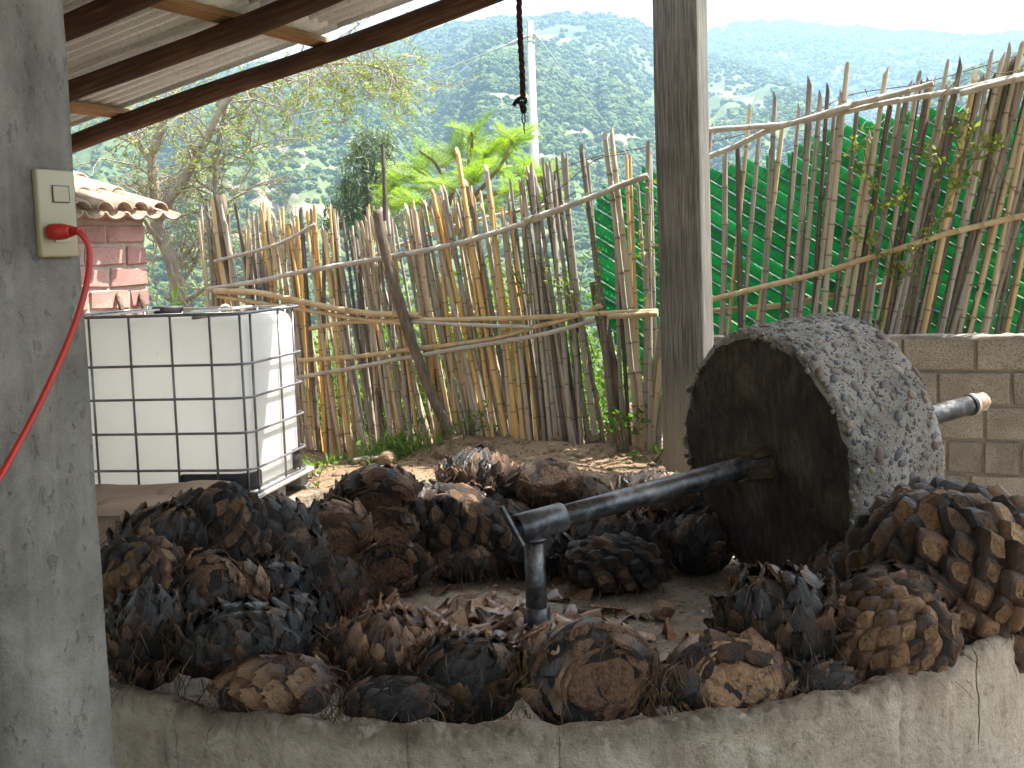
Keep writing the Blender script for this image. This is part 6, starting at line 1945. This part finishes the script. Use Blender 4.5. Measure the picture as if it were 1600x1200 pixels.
# ================================================================== HUT
def hut():
    random.seed(41)
    # the wall that looks along SU; its far end is the corner at the right
    Pn = P(128, 420, 8.55)
    f0 = Vector((Pn.x, Pn.y, 0))
    far = onplane(230, 420, f0, SU)
    L = (far - f0).dot(SV)
    base = Vector((far.x, far.y, 0))
    z0 = gz(far.x, far.y)
    root = thing('red_block_hut', (base.x, base.y, z0), 'small red block hut with a clay tile roof, behind the tank', 'hut')
    zt = onplane(200, 332, f0, SU).z
    D = 1.4
    W = 1.3
    mb = MB()
    # mortar core
    c = base - SV * (W / 2) - SU * (D / 2)
    box(mb, Vector((c.x, c.y, (zt + z0) / 2)), (SV, SU, SZ), (W - 0.02, D - 0.012, zt - z0))
    mb.build('mortar', M['palemortar'], root)
    hb = 0.128; pit = 0.147
    var = [cbox_mesh('block', (0.40, 0.13, hb), 0.010, [M['redblock']], 1, 0.010) for _ in range(5)]
    zz = [onplane(200, y, f0, SU).z for y in (342, 363, 396, 430, 464)]
    pit = (zz[1] - zz[-1]) / 3
    row = 0; z = zz[1] + pit * 0.93
    while z > z0:
        v = 0.0 if row % 2 == 0 else 0.0
        first = (0.20, 0.40, 0.22, 0.40)[row % 4]
        s = 0.0; ln = first
        while s < W:
            l2 = min(ln, W - s)
            if l2 > 0.05:
                inst('block', random.choice(var), root, axmat(SV, SU, SZ, base - SV * (s + l2 / 2) - SU * 0.058 + SZ * z - root.location + SZ * 0, ((l2 - 0.022) / 0.40, 1, pit / 0.152)))
            s += l2; ln = 0.41
        s = 0.14
        while s < D:                                   # the end wall nearer the camera
            l2 = min(0.41, D - s)
            inst('block', random.choice(var), root, axmat(SU, SV, SZ, base - SU * (s + l2 / 2) - SV * (W - 0.052) + SZ * z - root.location, ((l2 - 0.022) / 0.40, 1, pit / 0.152)))
            s += 0.41
        z -= pit; row += 1
    # roof: channel tiles below, cover tiles above, sloping down towards SU
    eave = zt + 0.01
    slope = math.tan(R(17))
    def tile(s, u0, u1, r, up, lift):
        mb = MB(); vv = []; n = 9
        for i, u in enumerate((u0, u1)):
            rr = r * (1.0 if i == 0 else 0.82)
            for k in range(n):
                a = math.pi * k / (n - 1)
                vv.append(base - SV * s + SU * u + SV * (rr * math.cos(a)) + SZ * (eave - slope * u + lift + (rr * 0.72 * math.sin(a) if up else -rr * 0.5 * math.sin(a) + 0.03)))
        ff = [(k, k + 1, n + k + 1, n + k) for k in range(n - 1)]
        mb.add(vv, ff, 0, True)
        o = mb.build('tile', M['tile'], root); md = o.modifiers.new('clay', 'SOLIDIFY'); md.thickness = 0.016; md.offset = 0
    for j in range(5):
        u1 = 0.16 - j * 0.36
        s = -0.12
        while s < W:
            jit = random.uniform(-.02, .02)
            tile(s + random.uniform(-.012, .012), u1 + jit, u1 - 0.43 + jit, 0.085, False, 0.012 * j)
            tile(s + 0.10 + random.uniform(-.012, .012), u1 + jit + random.uniform(-.02, .01), u1 - 0.43, 0.082, True, 0.04 + 0.012 * j)
            s += 0.20
    for px, py in ((187, 472), (222, 470)):
        q = onplane(px, py, f0 + SU * 0.05, SU)
        mb = MB(); tube(mb, [q + Vector((-0.05, 0.1, 0.09)), q, q + Vector((0.05, -0.09, -0.10))], 0.018, 8, 0, True, 0.05); mb.build('roof_pole', M['bark'], root)
hut()

# ================================================================== POLE, WIRES, ROPE
def pole_and_wires():
    b = P(842, 470, 26.0); t = P(828, 33, 26.0)
    zb = float(hill_z(np.array([math.atan2(b.x, b.y)]), np.array([math.hypot(b.x, b.y)]))[0])
    foot = b + (b - t) * ((b.z - zb) / (t.z - b.z))
    root = thing('utility_pole', (foot.x, foot.y, zb), 'pale concrete utility pole standing beyond the bright green tree', 'utility pole')
    mb = MB(); tube(mb, [foot, b, t], [0.14, 0.115, 0.068], 14); mb.build('pole', M['polec'], root)
    d = P(829, 58, 26.0)
    for k in (0, 0.09):
        mb = MB(); tube(mb, [d - SZ * k + Vector((0, 0, 0.02)), d - SZ * k - Vector((0, 0, 0.02))], 0.086, 14); mb.build('band', M['zinc'], root)
    for a, b_ in ((P(823, 56, 25.95), P(792, 70, 25.9)), (P(834, 52, 25.95), P(845, 64, 25.9))):
        mb = MB(); pts = [a.lerp(b_, i / 8) for i in range(9)]
        tube(mb, pts, [0.02, 0.035, 0.02, 0.035, 0.02, 0.035, 0.02, 0.03, 0.012], 7); mb.build('wire_grip', M['zinc'], root)
    a = P(792, 70, 25.9)
    e = P(420, 190, 34.0)
    def wire(pts, r, lab):
        mb = MB(); tube(mb, pts, r, 5)
        tag(mb.build('overhead_wire', M['zinc']), lab, 'wire')
    wire([a.lerp(e, i / 14) - SZ * (0.16 * math.sin(math.pi * i / 14)) for i in range(15)] , 0.013, 'pale overhead wire running from the pole down to the left behind the shed roof')
    a = P(845, 64, 25.9); e = P(1075, 330, 70.0)
    wire([a.lerp(e, i / 14) - SZ * (0.3 * math.sin(math.pi * i / 14)) for i in range(15)], 0.010, 'thin overhead wire running from the pole down to the right behind the post')
pole_and_wires()

def rope():
    random.seed(51)
    Y = 4.9
    tp = roof_on(813, -10)
    root = thing('hanging_rope', tuple(P(813, 160, Y)), 'frayed dark maroon rope hanging from the roof with a knotted end', 'rope')
    top = P(812, -150, Y); top.z = max(top.z, rz(top.dot(SU)) - 0.02)
    pts = [top, P(812, -60, Y), P(811, 0, Y), P(812, 40, Y), P(814, 80, Y), P(816, 115, Y), P(817, 150, Y)]
    sm = smoothline(pts, 8)
    for ph in (0, 2.09, 4.19):
        mb = MB()
        tube(mb, [p + Vector((math.cos(i * 0.75 + ph), math.sin(i * 0.75 + ph), 0)) * 0.0058 for i, p in enumerate(sm)], 0.0062, 6); mb.build('strand', M['rope'], root)
    mb = MB()
    for k in range(520):
        i = random.randrange(len(sm) - 1); p = sm[i].lerp(sm[i + 1], random.random())
        d = Vector((random.gauss(0, 1), random.gauss(0, 1), random.gauss(0, .6))).normalized() * random.uniform(0.012, 0.026)
        w = Vector((0, 0, 0.0006))
        mb.add([p - w, p + w, p + d], [(0, 1, 2)], 0, True)
    o = mb.build('fuzz', M['rope'], root); tag(o, kind='stuff')
    def q(x, y, dy=0): return P(x, y, Y + dy)
    mb = MB(); tube(mb, smoothline([q(808, 156), q(814, 153, -.01), q(821, 155), q(819, 161, .01), q(811, 160, -.01), q(807, 158), q(803, 165)], 4), 0.0075, 7, 0, True, .1); mb.build('knot', M['blackrope'], root)
    mb = MB(); tube(mb, [q(813, 158), q(817, 166), q(818, 172), q(818, 177)], [0.008, 0.0125, 0.013, 0.008], 9, 0, True, .12); mb.build('knot', M['blackrope'], root)
    mb = MB(); tube(mb, smoothline([q(817, 176), q(815.5, 183), q(816.5, 191), q(819, 194), q(820.5, 190), q(820, 182), q(818.5, 176)], 4), 0.0028, 6); mb.build('pin', M['rust'], root)
    mb = MB(); tube(mb, [q(818.6, 193), q(819, 202), q(820, 210)], [0.0035, 0.003, 0.0012], 6); mb.build('pin', M['rust'], root)
rope()

# ================================================================== PLANTS
def quads(mb, pts, size, asp=0.5, up=0.0, mat=0):
    """leaf-sized folded faces at points"""
    for p in pts:
        s = size * random.uniform(0.6, 1.3)
        a = Vector((random.gauss(0, 1), random.gauss(0, 1), random.gauss(up, 0.7)))
        if a.length < 1e-3: continue
        a.normalize()
        b = a.cross(Vector((random.gauss(0, 1), random.gauss(0, 1), random.gauss(0, 1))))
        if b.length < 1e-3: continue
        b.normalize(); n = a.cross(b)
        w = s * asp * 0.5
        mb.add([p, p + a * s * 0.45 + b * w + n * w * .3, p + a * s, p + a * s * 0.45 - b * w + n * w * .3], [(0, 1, 2, 3)], mat, False)

def mesquite():
    """thorny tree at the left, bare twigs with thin yellow-green leaflets"""
    random.seed(61)
    Y = 11.6
    def q(x, y, dy=0.0): return P(x, y, Y + dy)
    limbs = [
        ([(285, 500), (283, 470), (272, 420), (258, 380), (247, 350), (243, 315), (240, 285), (238, 250), (246, 215), (262, 175)], 0.088, 0.03),
        ([(247, 345), (262, 315), (285, 285), (305, 250), (325, 215), (345, 170), (372, 140)], 0.052, 0.022),
        ([(238, 255), (222, 232), (205, 215), (178, 190)], 0.034, 0.015),
        ([(345, 170), (372, 140), (430, 110), (490, 78), (540, 60)], 0.034, 0.012),
        ([(372, 140), (440, 118), (520, 100), (590, 105), (625, 130)], 0.02, 0.006),
        ([(258, 385), (236, 360), (225, 342)], 0.028, 0.012),
        ([(335, 500), (338, 440), (340, 380), (338, 320), (336, 270), (342, 215), (352, 170), (358, 120)], 0.036, 0.014),
        ([(272, 420), (300, 385), (325, 360), (345, 330), (380, 300), (420, 282)], 0.024, 0.008),
        ([(338, 300), (312, 285), (300, 262), (296, 232)], 0.017, 0.007),
        ([(336, 262), (356, 240), (372, 246), (392, 232)], 0.017, 0.007),
        ([(262, 470), (300, 420), (318, 370), (322, 330), (312, 300)], 0.02, 0.008),
        ([(283, 475), (315, 455), (345, 430), (372, 395)], 0.022, 0.008),
        ([(247, 352), (220, 325), (190, 315)], 0.015, 0.006),
    ]
    b = q(285, 500)
    root = thing('thorn_tree', (b.x, b.y, gz(b.x, b.y) if b.y < 16 else 0), 'crooked grey thorn tree with sparse yellow-green leaflets, between hut and fence', 'tree')
    mb = MB(); starts = []
    for pts, r0, r1 in limbs:
        dy = random.uniform(-.5, .5)
        w = []
        for i, (x, y) in enumerate(pts):
            w.append(q(x, y, (0.0 if pts[0][1] == 500 else dy * i / len(pts))))
        if pts[0][1] == 500: w.insert(0, w[0] - SZ * 1.2)
        sm = smoothline(w, 5)
        n = len(sm)
        tube(mb, sm, [r0 + (r1 - r0) * i / n + random.uniform(-.002, .002) for i in range(n)], 9, 0, True, 0.05)
        for i in range(n // 4, n):
            if random.random() < 0.62:
                d = (sm[min(i + 1, n - 1)] - sm[i - 1]).normalized()
                starts.append((sm[i], d, max(0.006, (r0 + (r1 - r0) * i / n) * 0.4)))
    mb.build('trunk', M['twig'], root)
    tw = MB(); lp = []
    def grow(p, d, L, r, lev):
        n = 5; pts = [p]
        for i in range(n):
            d = (d + Vector((random.gauss(0, .22), random.gauss(0, .22), random.gauss(-0.02, .2)))).normalized()
            p = p + d * (L / n); pts.append(p)
            if lev > 0 and random.random() < 0.62:
                s = (d + Vector((random.gauss(0, .8), random.gauss(0, .8), random.gauss(0, .7)))).normalized()
                grow(p, s, L * random.uniform(.45, .75), r * 0.6, lev - 1)
        tube(tw, pts, [r * (1 - 0.7 * i / n) for i in range(n + 1)], 4, 0, False)
        x_, y_ = proj(pts[-1])
        dens = 0.9 if y_ < 260 else 0.34
        for i in range(2, n + 1):
            if lev <= 1 and random.random() < dens:
                for k in range(5): lp.append(pts[i - 1].lerp(pts[i], random.random()) + Vector((random.gauss(0, .02), random.gauss(0, .02), random.gauss(0, .02))))
    for p, d, r in starts:
        s = (d * 0.7 + Vector((random.gauss(0, .8), random.gauss(0, .8), random.gauss(.1, .7)))).normalized()
        x_, y_ = proj(p)
        grow(p, s, random.uniform(.35, .75), min(r, .011), 2)
    # drooping sprays in front of the far slope
    for x, y in ((470, 95), (500, 85), (530, 78), (555, 72), (580, 80), (600, 100), (612, 112), (440, 118), (420, 125), (545, 95), (565, 92), (520, 100), (490, 105), (595, 88)):
        for k in range(3):
            grow(q(x + random.uniform(-8, 8), y, random.uniform(-.3, .3)), Vector((random.uniform(-.2, .75), random.uniform(-.3, .3), random.uniform(-1, -.35))).normalized(), random.uniform(.3, .62), 0.006, 2)
    tw.build('twigs', M['twig'], root)
    lf = MB(); random.shuffle(lp)
    quads(lf, lp[:9500], 0.040, 0.34); 
    lf.build('crown', M['mesq'], root)
mesquite()

def fern_tree():
    random.seed(62)
    Yc = 15.5
    def q(x, y, dy=0.0): return P(x, y, Yc + dy)
    # one feathery leaf: rachis with toothed pinnae
    def frond(seed):
        r_ = random.Random(seed); mb = MB()
        n = 12; bend = r_.uniform(-.5, -.18)
        spine = [Vector((0.05 * math.sin(i * .3 + seed), i / n, bend * (i / n) ** 2 * 0.7)) for i in range(n + 1)]
        tube(mb, spine, [0.009 * (1 - .7 * i / n) for i in range(n + 1)], 4, 1, False)
        for i in range(2, n + 1):
            t = i / n; L = 0.36 * math.sin(math.pi * (0.10 + 0.86 * t)) ** 0.8 + 0.03
            for sg in (-1, 1):
                p = spine[i]; d = Vector((sg * math.cos(R(32 + 25 * t)), math.sin(R(32 + 25 * t)), r_.uniform(-.25, .12))).normalized()
                m = 6; sd_ = Vector((-d.y * sg, d.x * sg, 0)).normalized()
                for k in range(m):
                    a = p + d * (L * (k + .3) / m); w = 0.048 * math.sin(math.pi * (0.15 + .8 * (k + .5) / m)) + 0.012
                    dn = -0.10 * L * (k / m) ** 2
                    for s2 in (-1, 1):
                        tip = a + sd_ * (s2 * w) + d * (L / m * 0.75) + SZ * (dn - 0.012)
                        mb.add([a + SZ * dn, a + d * (L / m * .55) + sd_ * (s2 * w * .55) + SZ * (dn), tip, a + d * (L / m * .95) + sd_ * (s2 * w * .3) + SZ * dn], [(0, 1, 2, 3)], 0, False)
        return mb.mesh('frond', [M['fern'], M['stemgreen']])
    FR = [frond(i) for i in range(6)]
    base = q(697, 420)
    root = thing('fern_leaf_tree', (base.x, base.y, base.z - 1.6), 'young bright green tree with feathery fern-like leaves beyond the cane fence', 'tree')
    stems = [[(700, 440), (697, 340), (694, 290), (680, 255), (655, 235)], [(697, 330), (712, 290), (735, 245), (737, 205)], [(700, 350), (730, 318), (765, 280), (790, 245), (800, 210)], [(697, 340), (660, 320), (630, 305)], [(730, 318), (780, 300), (815, 290)], [(715, 340), (705, 400)]]
    mb = MB(); nodes = []
    for st in stems:
        w = smoothline([q(x, y, random.uniform(-.2, .2)) for x, y in st], 5)
        if st[0][1] == 440: w = [w[0] - SZ * 1.6] + w
        n = len(w); tube(mb, w, [0.032 * (1 - .7 * i / n) + .004 for i in range(n)], 7, 0)
        nodes += [(w[i], (w[min(i + 1, n - 1)] - w[max(0, i - 1)]).normalized()) for i in range(n // 3, n)]
    mb.build('trunk', M['stemgreen'], root)
    crown = [(640, 262, .2), (660, 250, 0), (625, 300, .1), (650, 300, -.2), (690, 240, .2), (715, 225, 0), (737, 195, 0), (738, 215, .2), (760, 225, -.2), (790, 225, .1), (800, 205, 0), (775, 250, .2), (820, 255, 0), (815, 280, .1), (840, 262, -.1), (790, 285, -.3), (740, 265, -.3), (700, 275, -.3), (670, 280, .3), (720, 300, .3), (765, 310, .2), (680, 320, .3), (830, 300, .2), (610, 275, .2), (750, 245, .4), (850, 295, 0)]
    for cx, cy_, dy in crown:
        c = q(cx, cy_ + 14, dy * 2)
        cc = q(722, 330, 0)
        for k in range(7):
            out = (c - cc); out.normalize()
            d = (out * 0.9 + Vector((random.gauss(0, .75), random.gauss(0, .8), random.gauss(.25, .4)))).normalized()
            z = (SZ * 1.0 + Vector((random.gauss(0, .5), random.gauss(0, .5), 0)) - Vector((0, 0.5, 0)))
            z = (z - d * z.dot(d)).normalized(); x = d.cross(z)
            L = random.uniform(.34, .6)
            inst('frond', random.choice(FR), root, axmat(x, d, z, c - d * L * .35 - root.location, (L, L, L)))
fern_tree()

def needle_tree():
    random.seed(63)
    Y = 42
    def q(x, y, dy=0.0): return P(x, y, Y + dy)
    b = q(575, 440)
    root = thing('feathery_dark_tree', (b.x, b.y, b.z - 6), 'hazy dark grey-green needle tree left of the bright fern-leaved tree', 'tree')
    mb = MB()
    tube(mb, [b - SZ * 6, b, q(572, 330), q(568, 250), q(566, 205)], [0.25, .17, .12, .08, .03], 7, 0)
    tube(mb, [q(575, 350), q(600, 280), q(606, 215)], [.1, .07, .02], 6, 0)
    tube(mb, [q(560, 380), q(540, 330), q(535, 290)], [.08, .05, .02], 6, 0)
    mb.build('trunk', M['bark'], root)
    lf = MB(); pts = []
    blobs = [(568, 225, 22, 22), (602, 225, 18, 22), (560, 255, 28, 20), (600, 262, 26, 24), (580, 290, 38, 22), (545, 305, 22, 24), (612, 300, 22, 22), (535, 330, 28, 20), (590, 330, 40, 24), (520, 350, 16, 14), (560, 355, 36, 20), (612, 350, 24, 22), (541, 285, 8, 16), (580, 205, 10, 8)]
    for cx, cy_, w, h in blobs:
        for k in range(int(w * h * 0.75)):
            a = random.uniform(0, 6.28); r = math.sqrt(random.random())
            pts.append(q(cx + w * r * math.cos(a), cy_ + h * r * math.sin(a), random.gauss(0, w * 0.012)))
    for p in pts:
        d = Vector((random.gauss(0, .5), random.gauss(0, .5), random.gauss(-.35, .7))).normalized()
        s = random.uniform(.12, .34); w = d.cross(Vector((random.random() - .5, random.random() - .5, random.random() - .5))).normalized() * s * 0.10
        lf.add([p - w * .4, p + d * s * .5 + w, p + d * s, p + d * s * .5 - w], [(0, 1, 2, 3)], 0, False)
    lf.build('crown', M['pine'], root)
needle_tree()

def undergrowth():
    # tangle of green leaves just beyond the left fence
    random.seed(64)
    mb = MB(); st = MB(); pts = []
    for k in range(520):
        x = random.uniform(330, 1010)
        dv = random.uniform(0.3, 2.2)
        p = onplane(x, 690, SV * (LV + dv), SV)
        p.z = gz(p.x, p.y)
        H = random.uniform(0.35, 1.15) * (1.25 if 650 < x < 900 else 0.8)
        a = p + Vector((random.gauss(0, .2), random.gauss(0, .1), H))
        tube(st, [p, p.lerp(a, .5) + Vector((random.gauss(0, .05), 0, 0)), a], [.006, .004, .002], 4, 0, False)
        for j in range(int(30 * H)):
            pts.append(p.lerp(a, random.random() ** 0.8) + Vector((random.gauss(0, .13), random.gauss(0, .13), random.gauss(0, .06))))
    quads(mb, pts, 0.075, 0.5, 0.1)
    o = mb.build('undergrowth', M['weed']); tag(o, kind='stuff')
    o = st.build('undergrowth_stems', M['stemgreen']); tag(o, kind='stuff')
undergrowth()

def weed(label, px, py, Y, h, n, size, mat='weed', group=None, spread=0.12, cat='weed'):
    p = P(px, py, Y); p.z = gz(p.x, p.y)
    root = thing('weed_plant', tuple(p), label, cat, group)
    st = MB(); lf = MB(); pts = []
    for k in range(n):
        a = p + Vector((random.gauss(0, spread), random.gauss(0, spread), h * random.uniform(.5, 1.1)))
        m = p.lerp(a, .5) + Vector((random.gauss(0, .02), random.gauss(0, .02), .03))
        tube(st, [p + Vector((random.gauss(0, .02), random.gauss(0, .02), -.01)), m, a], [.004, .003, .0015], 4, 0, False)
        for j in range(7): pts.append((m if random.random() < .4 else p.lerp(a, .6)).lerp(a, random.random()) + Vector((random.gauss(0, .025),) * 3))
    quads(lf, pts, size, .6, .2)
    st.build('stem', M['stemgreen'], root); lf.build('leaves', M[mat], root)
def grass_clump(label, px, py, Y, h, n, group=None):
    p = P(px, py, Y); p.z = gz(p.x, p.y)
    mb = MB()
    for k in range(n):
        b = p + Vector((random.gauss(0, .12), random.gauss(0, .06), 0)); b.z = gz(b.x, b.y) - .01
        d = Vector((random.gauss(0, .5), random.gauss(0, .4), 1)).normalized(); L = h * random.uniform(.5, 1.2)
        m = b + d * L * .55; t_ = m + Vector((d.x * 1.6, d.y * 1.6, .25)).normalized() * L * .5
        w = Vector((random.uniform(-1, 1), random.uniform(-1, 1), 0)).normalized() * .005
        mb.add([b - w, b + w, m + w * .8, m - w * .8, t_], [(0, 1, 2, 3), (3, 2, 4)], 0, True)
    o = mb.build('grass_tuft', M['weed'], None, tuple(p)); tag(o, label, 'grass', group)
def small_plants():
    random.seed(65)
    weed('broad-leaved pale green weed at the foot of the fence beside the post', 972, 690, 8.45, .26, 9, .055)
    weed('small weed on the dirt between the tank and the cane fence', 488, 705, 8.3, .10, 7, .04)
    weed('little green weed growing at the foot of the post', 1024, 722, 8.3, .14, 6, .04)
    weed('leafy weed on the left of the drain gap under the fence', 620, 690, 8.9, .2, 8, .05)
    weed('low weed in the middle of the bank under the golden canes', 735, 672, 9.0, .16, 7, .04)
    weed('low weed on the bank under the right part of the canes', 775, 665, 9.0, .2, 7, .045)
    weed('tiny weed on the path left of the perched half heart', 497, 740, 7.9, .07, 5, .03)
    weed('broad-leaved plant with big leaves behind the tank, at the foot of the thorn tree', 300, 470, 9.9, .95, 12, .14, spread=.28)
    weed('big-leaved bush behind the tank, against the fence post', 350, 460, 9.9, .9, 10, .12, spread=.2)
    grass_clump('long grass tuft in the gap under the fence, right of the drain', 600, 705, 8.9, .34, 90)
    grass_clump('short grass tuft at the fence foot, left of the leaning branch', 655, 695, 8.9, .25, 60)
    grass_clump('sparse grass tuft near the tank\'s rear corner', 478, 690, 8.7, .16, 40)
    grass_clump('dry grass tuft beside the drain gap', 548, 715, 8.8, .18, 40)
    for i, (x, y, lab) in enumerate(((1010, 715, 'stone block lying at the foot of the fence beside the post'), (985, 640, 'grey boulder behind the canes near the post'), (605, 690, 'rock at the edge of the soil bank'), (568, 726, 'small round stone by the drain gap'), (930, 690, 'clod of earth on top of the soil bank'), (870, 705, 'pale clod on the slope of the bank'), (760, 690, 'brown clod below the golden canes'), (690, 706, 'flat clod on the bank left of the rear heap'))):
        p = P(x, y, 8.7 if i != 1 else 9.1); p.z = gz(p.x, p.y)
        r = (.07, .2, .07, .025, .05, .035, .04, .05)[i]
        bm = bmesh.new(); bmesh.ops.create_icosphere(bm, subdivisions=3, radius=r)
        for v in bm.verts:
            n = float(fbm(v.co.x / r * .9 + i * 7, v.co.y / r * .9, v.co.z / r * .9, 4, 4)); v.co *= 1 + n * .9
        me = bpy.data.meshes.new('rock'); bm.to_mesh(me); bm.free(); me.materials.append(M['dirt'])
        o = bpy.data.objects.new('rock', me); COL.objects.link(o); o.location = p + SZ * r * .4; tag(o, lab, 'rock')
    # loose clods on the ground: one heap of crumbs
    mb = MB(); ico = bmesh.new(); bmesh.ops.create_icosphere(ico, subdivisions=1, radius=1)
    iv = [v.co.copy() for v in ico.verts]; fi = [tuple(v.index for v in f.verts) for f in ico.faces]; ico.free()
    for k in range(2600):
        u = random.uniform(-6.2, -2.2); v = LV + random.gauss(-.35, .45)
        if v > LV + .3 or v < 6.9: continue
        p = UV(u, v); p.z = gz(p.x, p.y); s = random.uniform(.004, .012) * (1 + 2.2 * random.random() ** 9)
        mb.add([p + Vector((c.x * s * random.uniform(.7, 1.3), c.y * s * random.uniform(.7, 1.3), c.z * s * .8)) for c in iv], fi, 0, True)
    tag(mb.build('soil_crumbs', M['dirt']), kind='stuff')
    # fallen cane bits at the fence foot
    for i, (a, b, lab) in enumerate((((552, 714), (582, 700), 'broken cane stub lying in the drain gap'), ((575, 722), (612, 706), 'dark stick lying at the fence foot'), ((1010, 690), (1036, 688), 'cane stub stuck sideways by the post'))):
        A = P(a[0], a[1], 8.75); B = P(b[0], b[1], 8.85)
        if i < 2:
            A.z = gz(A.x, A.y) + .03; B.z = gz(B.x, B.y) + .03
        mb = MB(); tube(mb, [A, (A + B) / 2 + SZ * .004, B], .017, 7); o = mb.build('fallen_cane', M['cane'], None, tuple(A)); o.color = (.45, .45, .45, 1)
        tag(o, lab, 'cane')
small_plants()

def vines():
    random.seed(66)
    def vine(label, paths, v0, nleaf, size, mat='vine'):
        w0 = onplane(paths[0][0][0], paths[0][0][1], SV * v0, SV)
        root = thing('creeper', tuple(w0), label, 'creeper')
        st = MB(); lf = MB(); pts = []
        for path in paths:
            w = smoothline([onplane(x, y, SV * (v0 + random.uniform(-.03, .03)), SV) for x, y in path], 5)
            tube(st, w, .003, 4, 0, False)
            for k in range(nleaf): 
                i = random.randrange(len(w) - 1); pts.append(w[i].lerp(w[i + 1], random.random()) + Vector((random.gauss(0, .03), random.gauss(-.02, .03), random.gauss(0, .03))))
        quads(lf, pts, size, .62)
        st.build('stem', M['stemgreen'], root); lf.build('leaves', M[mat], root)
    vine('pale leafy creeper climbing the canes at the right end of the wall', [[(1420, 420), (1450, 360), (1490, 300), (1500, 240), (1480, 200)], [(1490, 300), (1530, 240), (1560, 215)], [(1490, 280), (1460, 260), (1440, 230)], [(1500, 250), (1520, 200), (1500, 185)]], RV - .13, 46, .055)
    vine('thin leafy creeper on the canes above the millstone', [[(1400, 440), (1390, 360), (1365, 290), (1350, 230), (1360, 190)], [(1380, 320), (1410, 300), (1420, 330)], [(1365, 290), (1340, 250), (1335, 200)], [(1395, 420), (1360, 380), (1330, 360)], [(1400, 440), (1430, 420), (1420, 390)]], RV - .11, 34, .05)
    vine('leafy creeper hanging on the golden canes left of the green screen', [[(930, 560), (900, 480), (860, 430), (830, 400)], [(900, 480), (880, 440), (850, 440)], [(950, 520), (930, 470), (940, 420), (925, 380)], [(830, 470), (810, 440), (800, 420)]], LV - .10, 36, .04)
    vine('thin leafy creeper on the last canes beside the post', [[(1018, 480), (1014, 400), (1016, 330), (1012, 270)], [(1008, 420), (1000, 380), (996, 350)]], LV - .12, 26, .032)
    vine('dry creeper stems tangled over the fence top left of the screen', [[(820, 360), (850, 310), (880, 290), (930, 250), (980, 240)], [(850, 400), (870, 330), (905, 300), (920, 350)]], LV - .12, 16, .03)
    vine('reddish bare creeper stem arching over the right canes', [[(1530, 200), (1560, 270), (1600, 310), (1640, 330)], [(1540, 105), (1560, 115), (1600, 108)], [(1470, 150), (1490, 130), (1500, 110)]], RV - .14, 3, .03)
    # barbed wire strung along the fence tops
    def barbed(label, pts, v0):
        w = smoothline([onplane(x, y, SV * v0, SV) for x, y in pts], 8)
        root = thing('barbed_wire', tuple(w[0]), label, 'barbed wire')
        mb = MB(); tube(mb, w, .003, 5); mb.build('strand', M['rust'], root)
        mb = MB()
        for p in w[::2]:
            for k in range(3):
                d = Vector((random.gauss(0, 1), random.gauss(0, 1), random.gauss(0, 1))).normalized() * .018
                tube(mb, [p - d, p + d], .0018, 4, 0, False)
        mb.build('barbs', M['rust'], root)
    barbed('rusty barbed wire strung above the canes over the wall', [(1100, 225), (1180, 205), (1260, 180), (1330, 148), (1430, 132), (1520, 108), (1620, 78)], RV + .05)
    barbed('rusty barbed wire strung above the left canes', [(790, 318), (840, 285), (880, 262), (940, 243), (1012, 230)], LV + .05)
    # strips of dry debris on the path
vines()
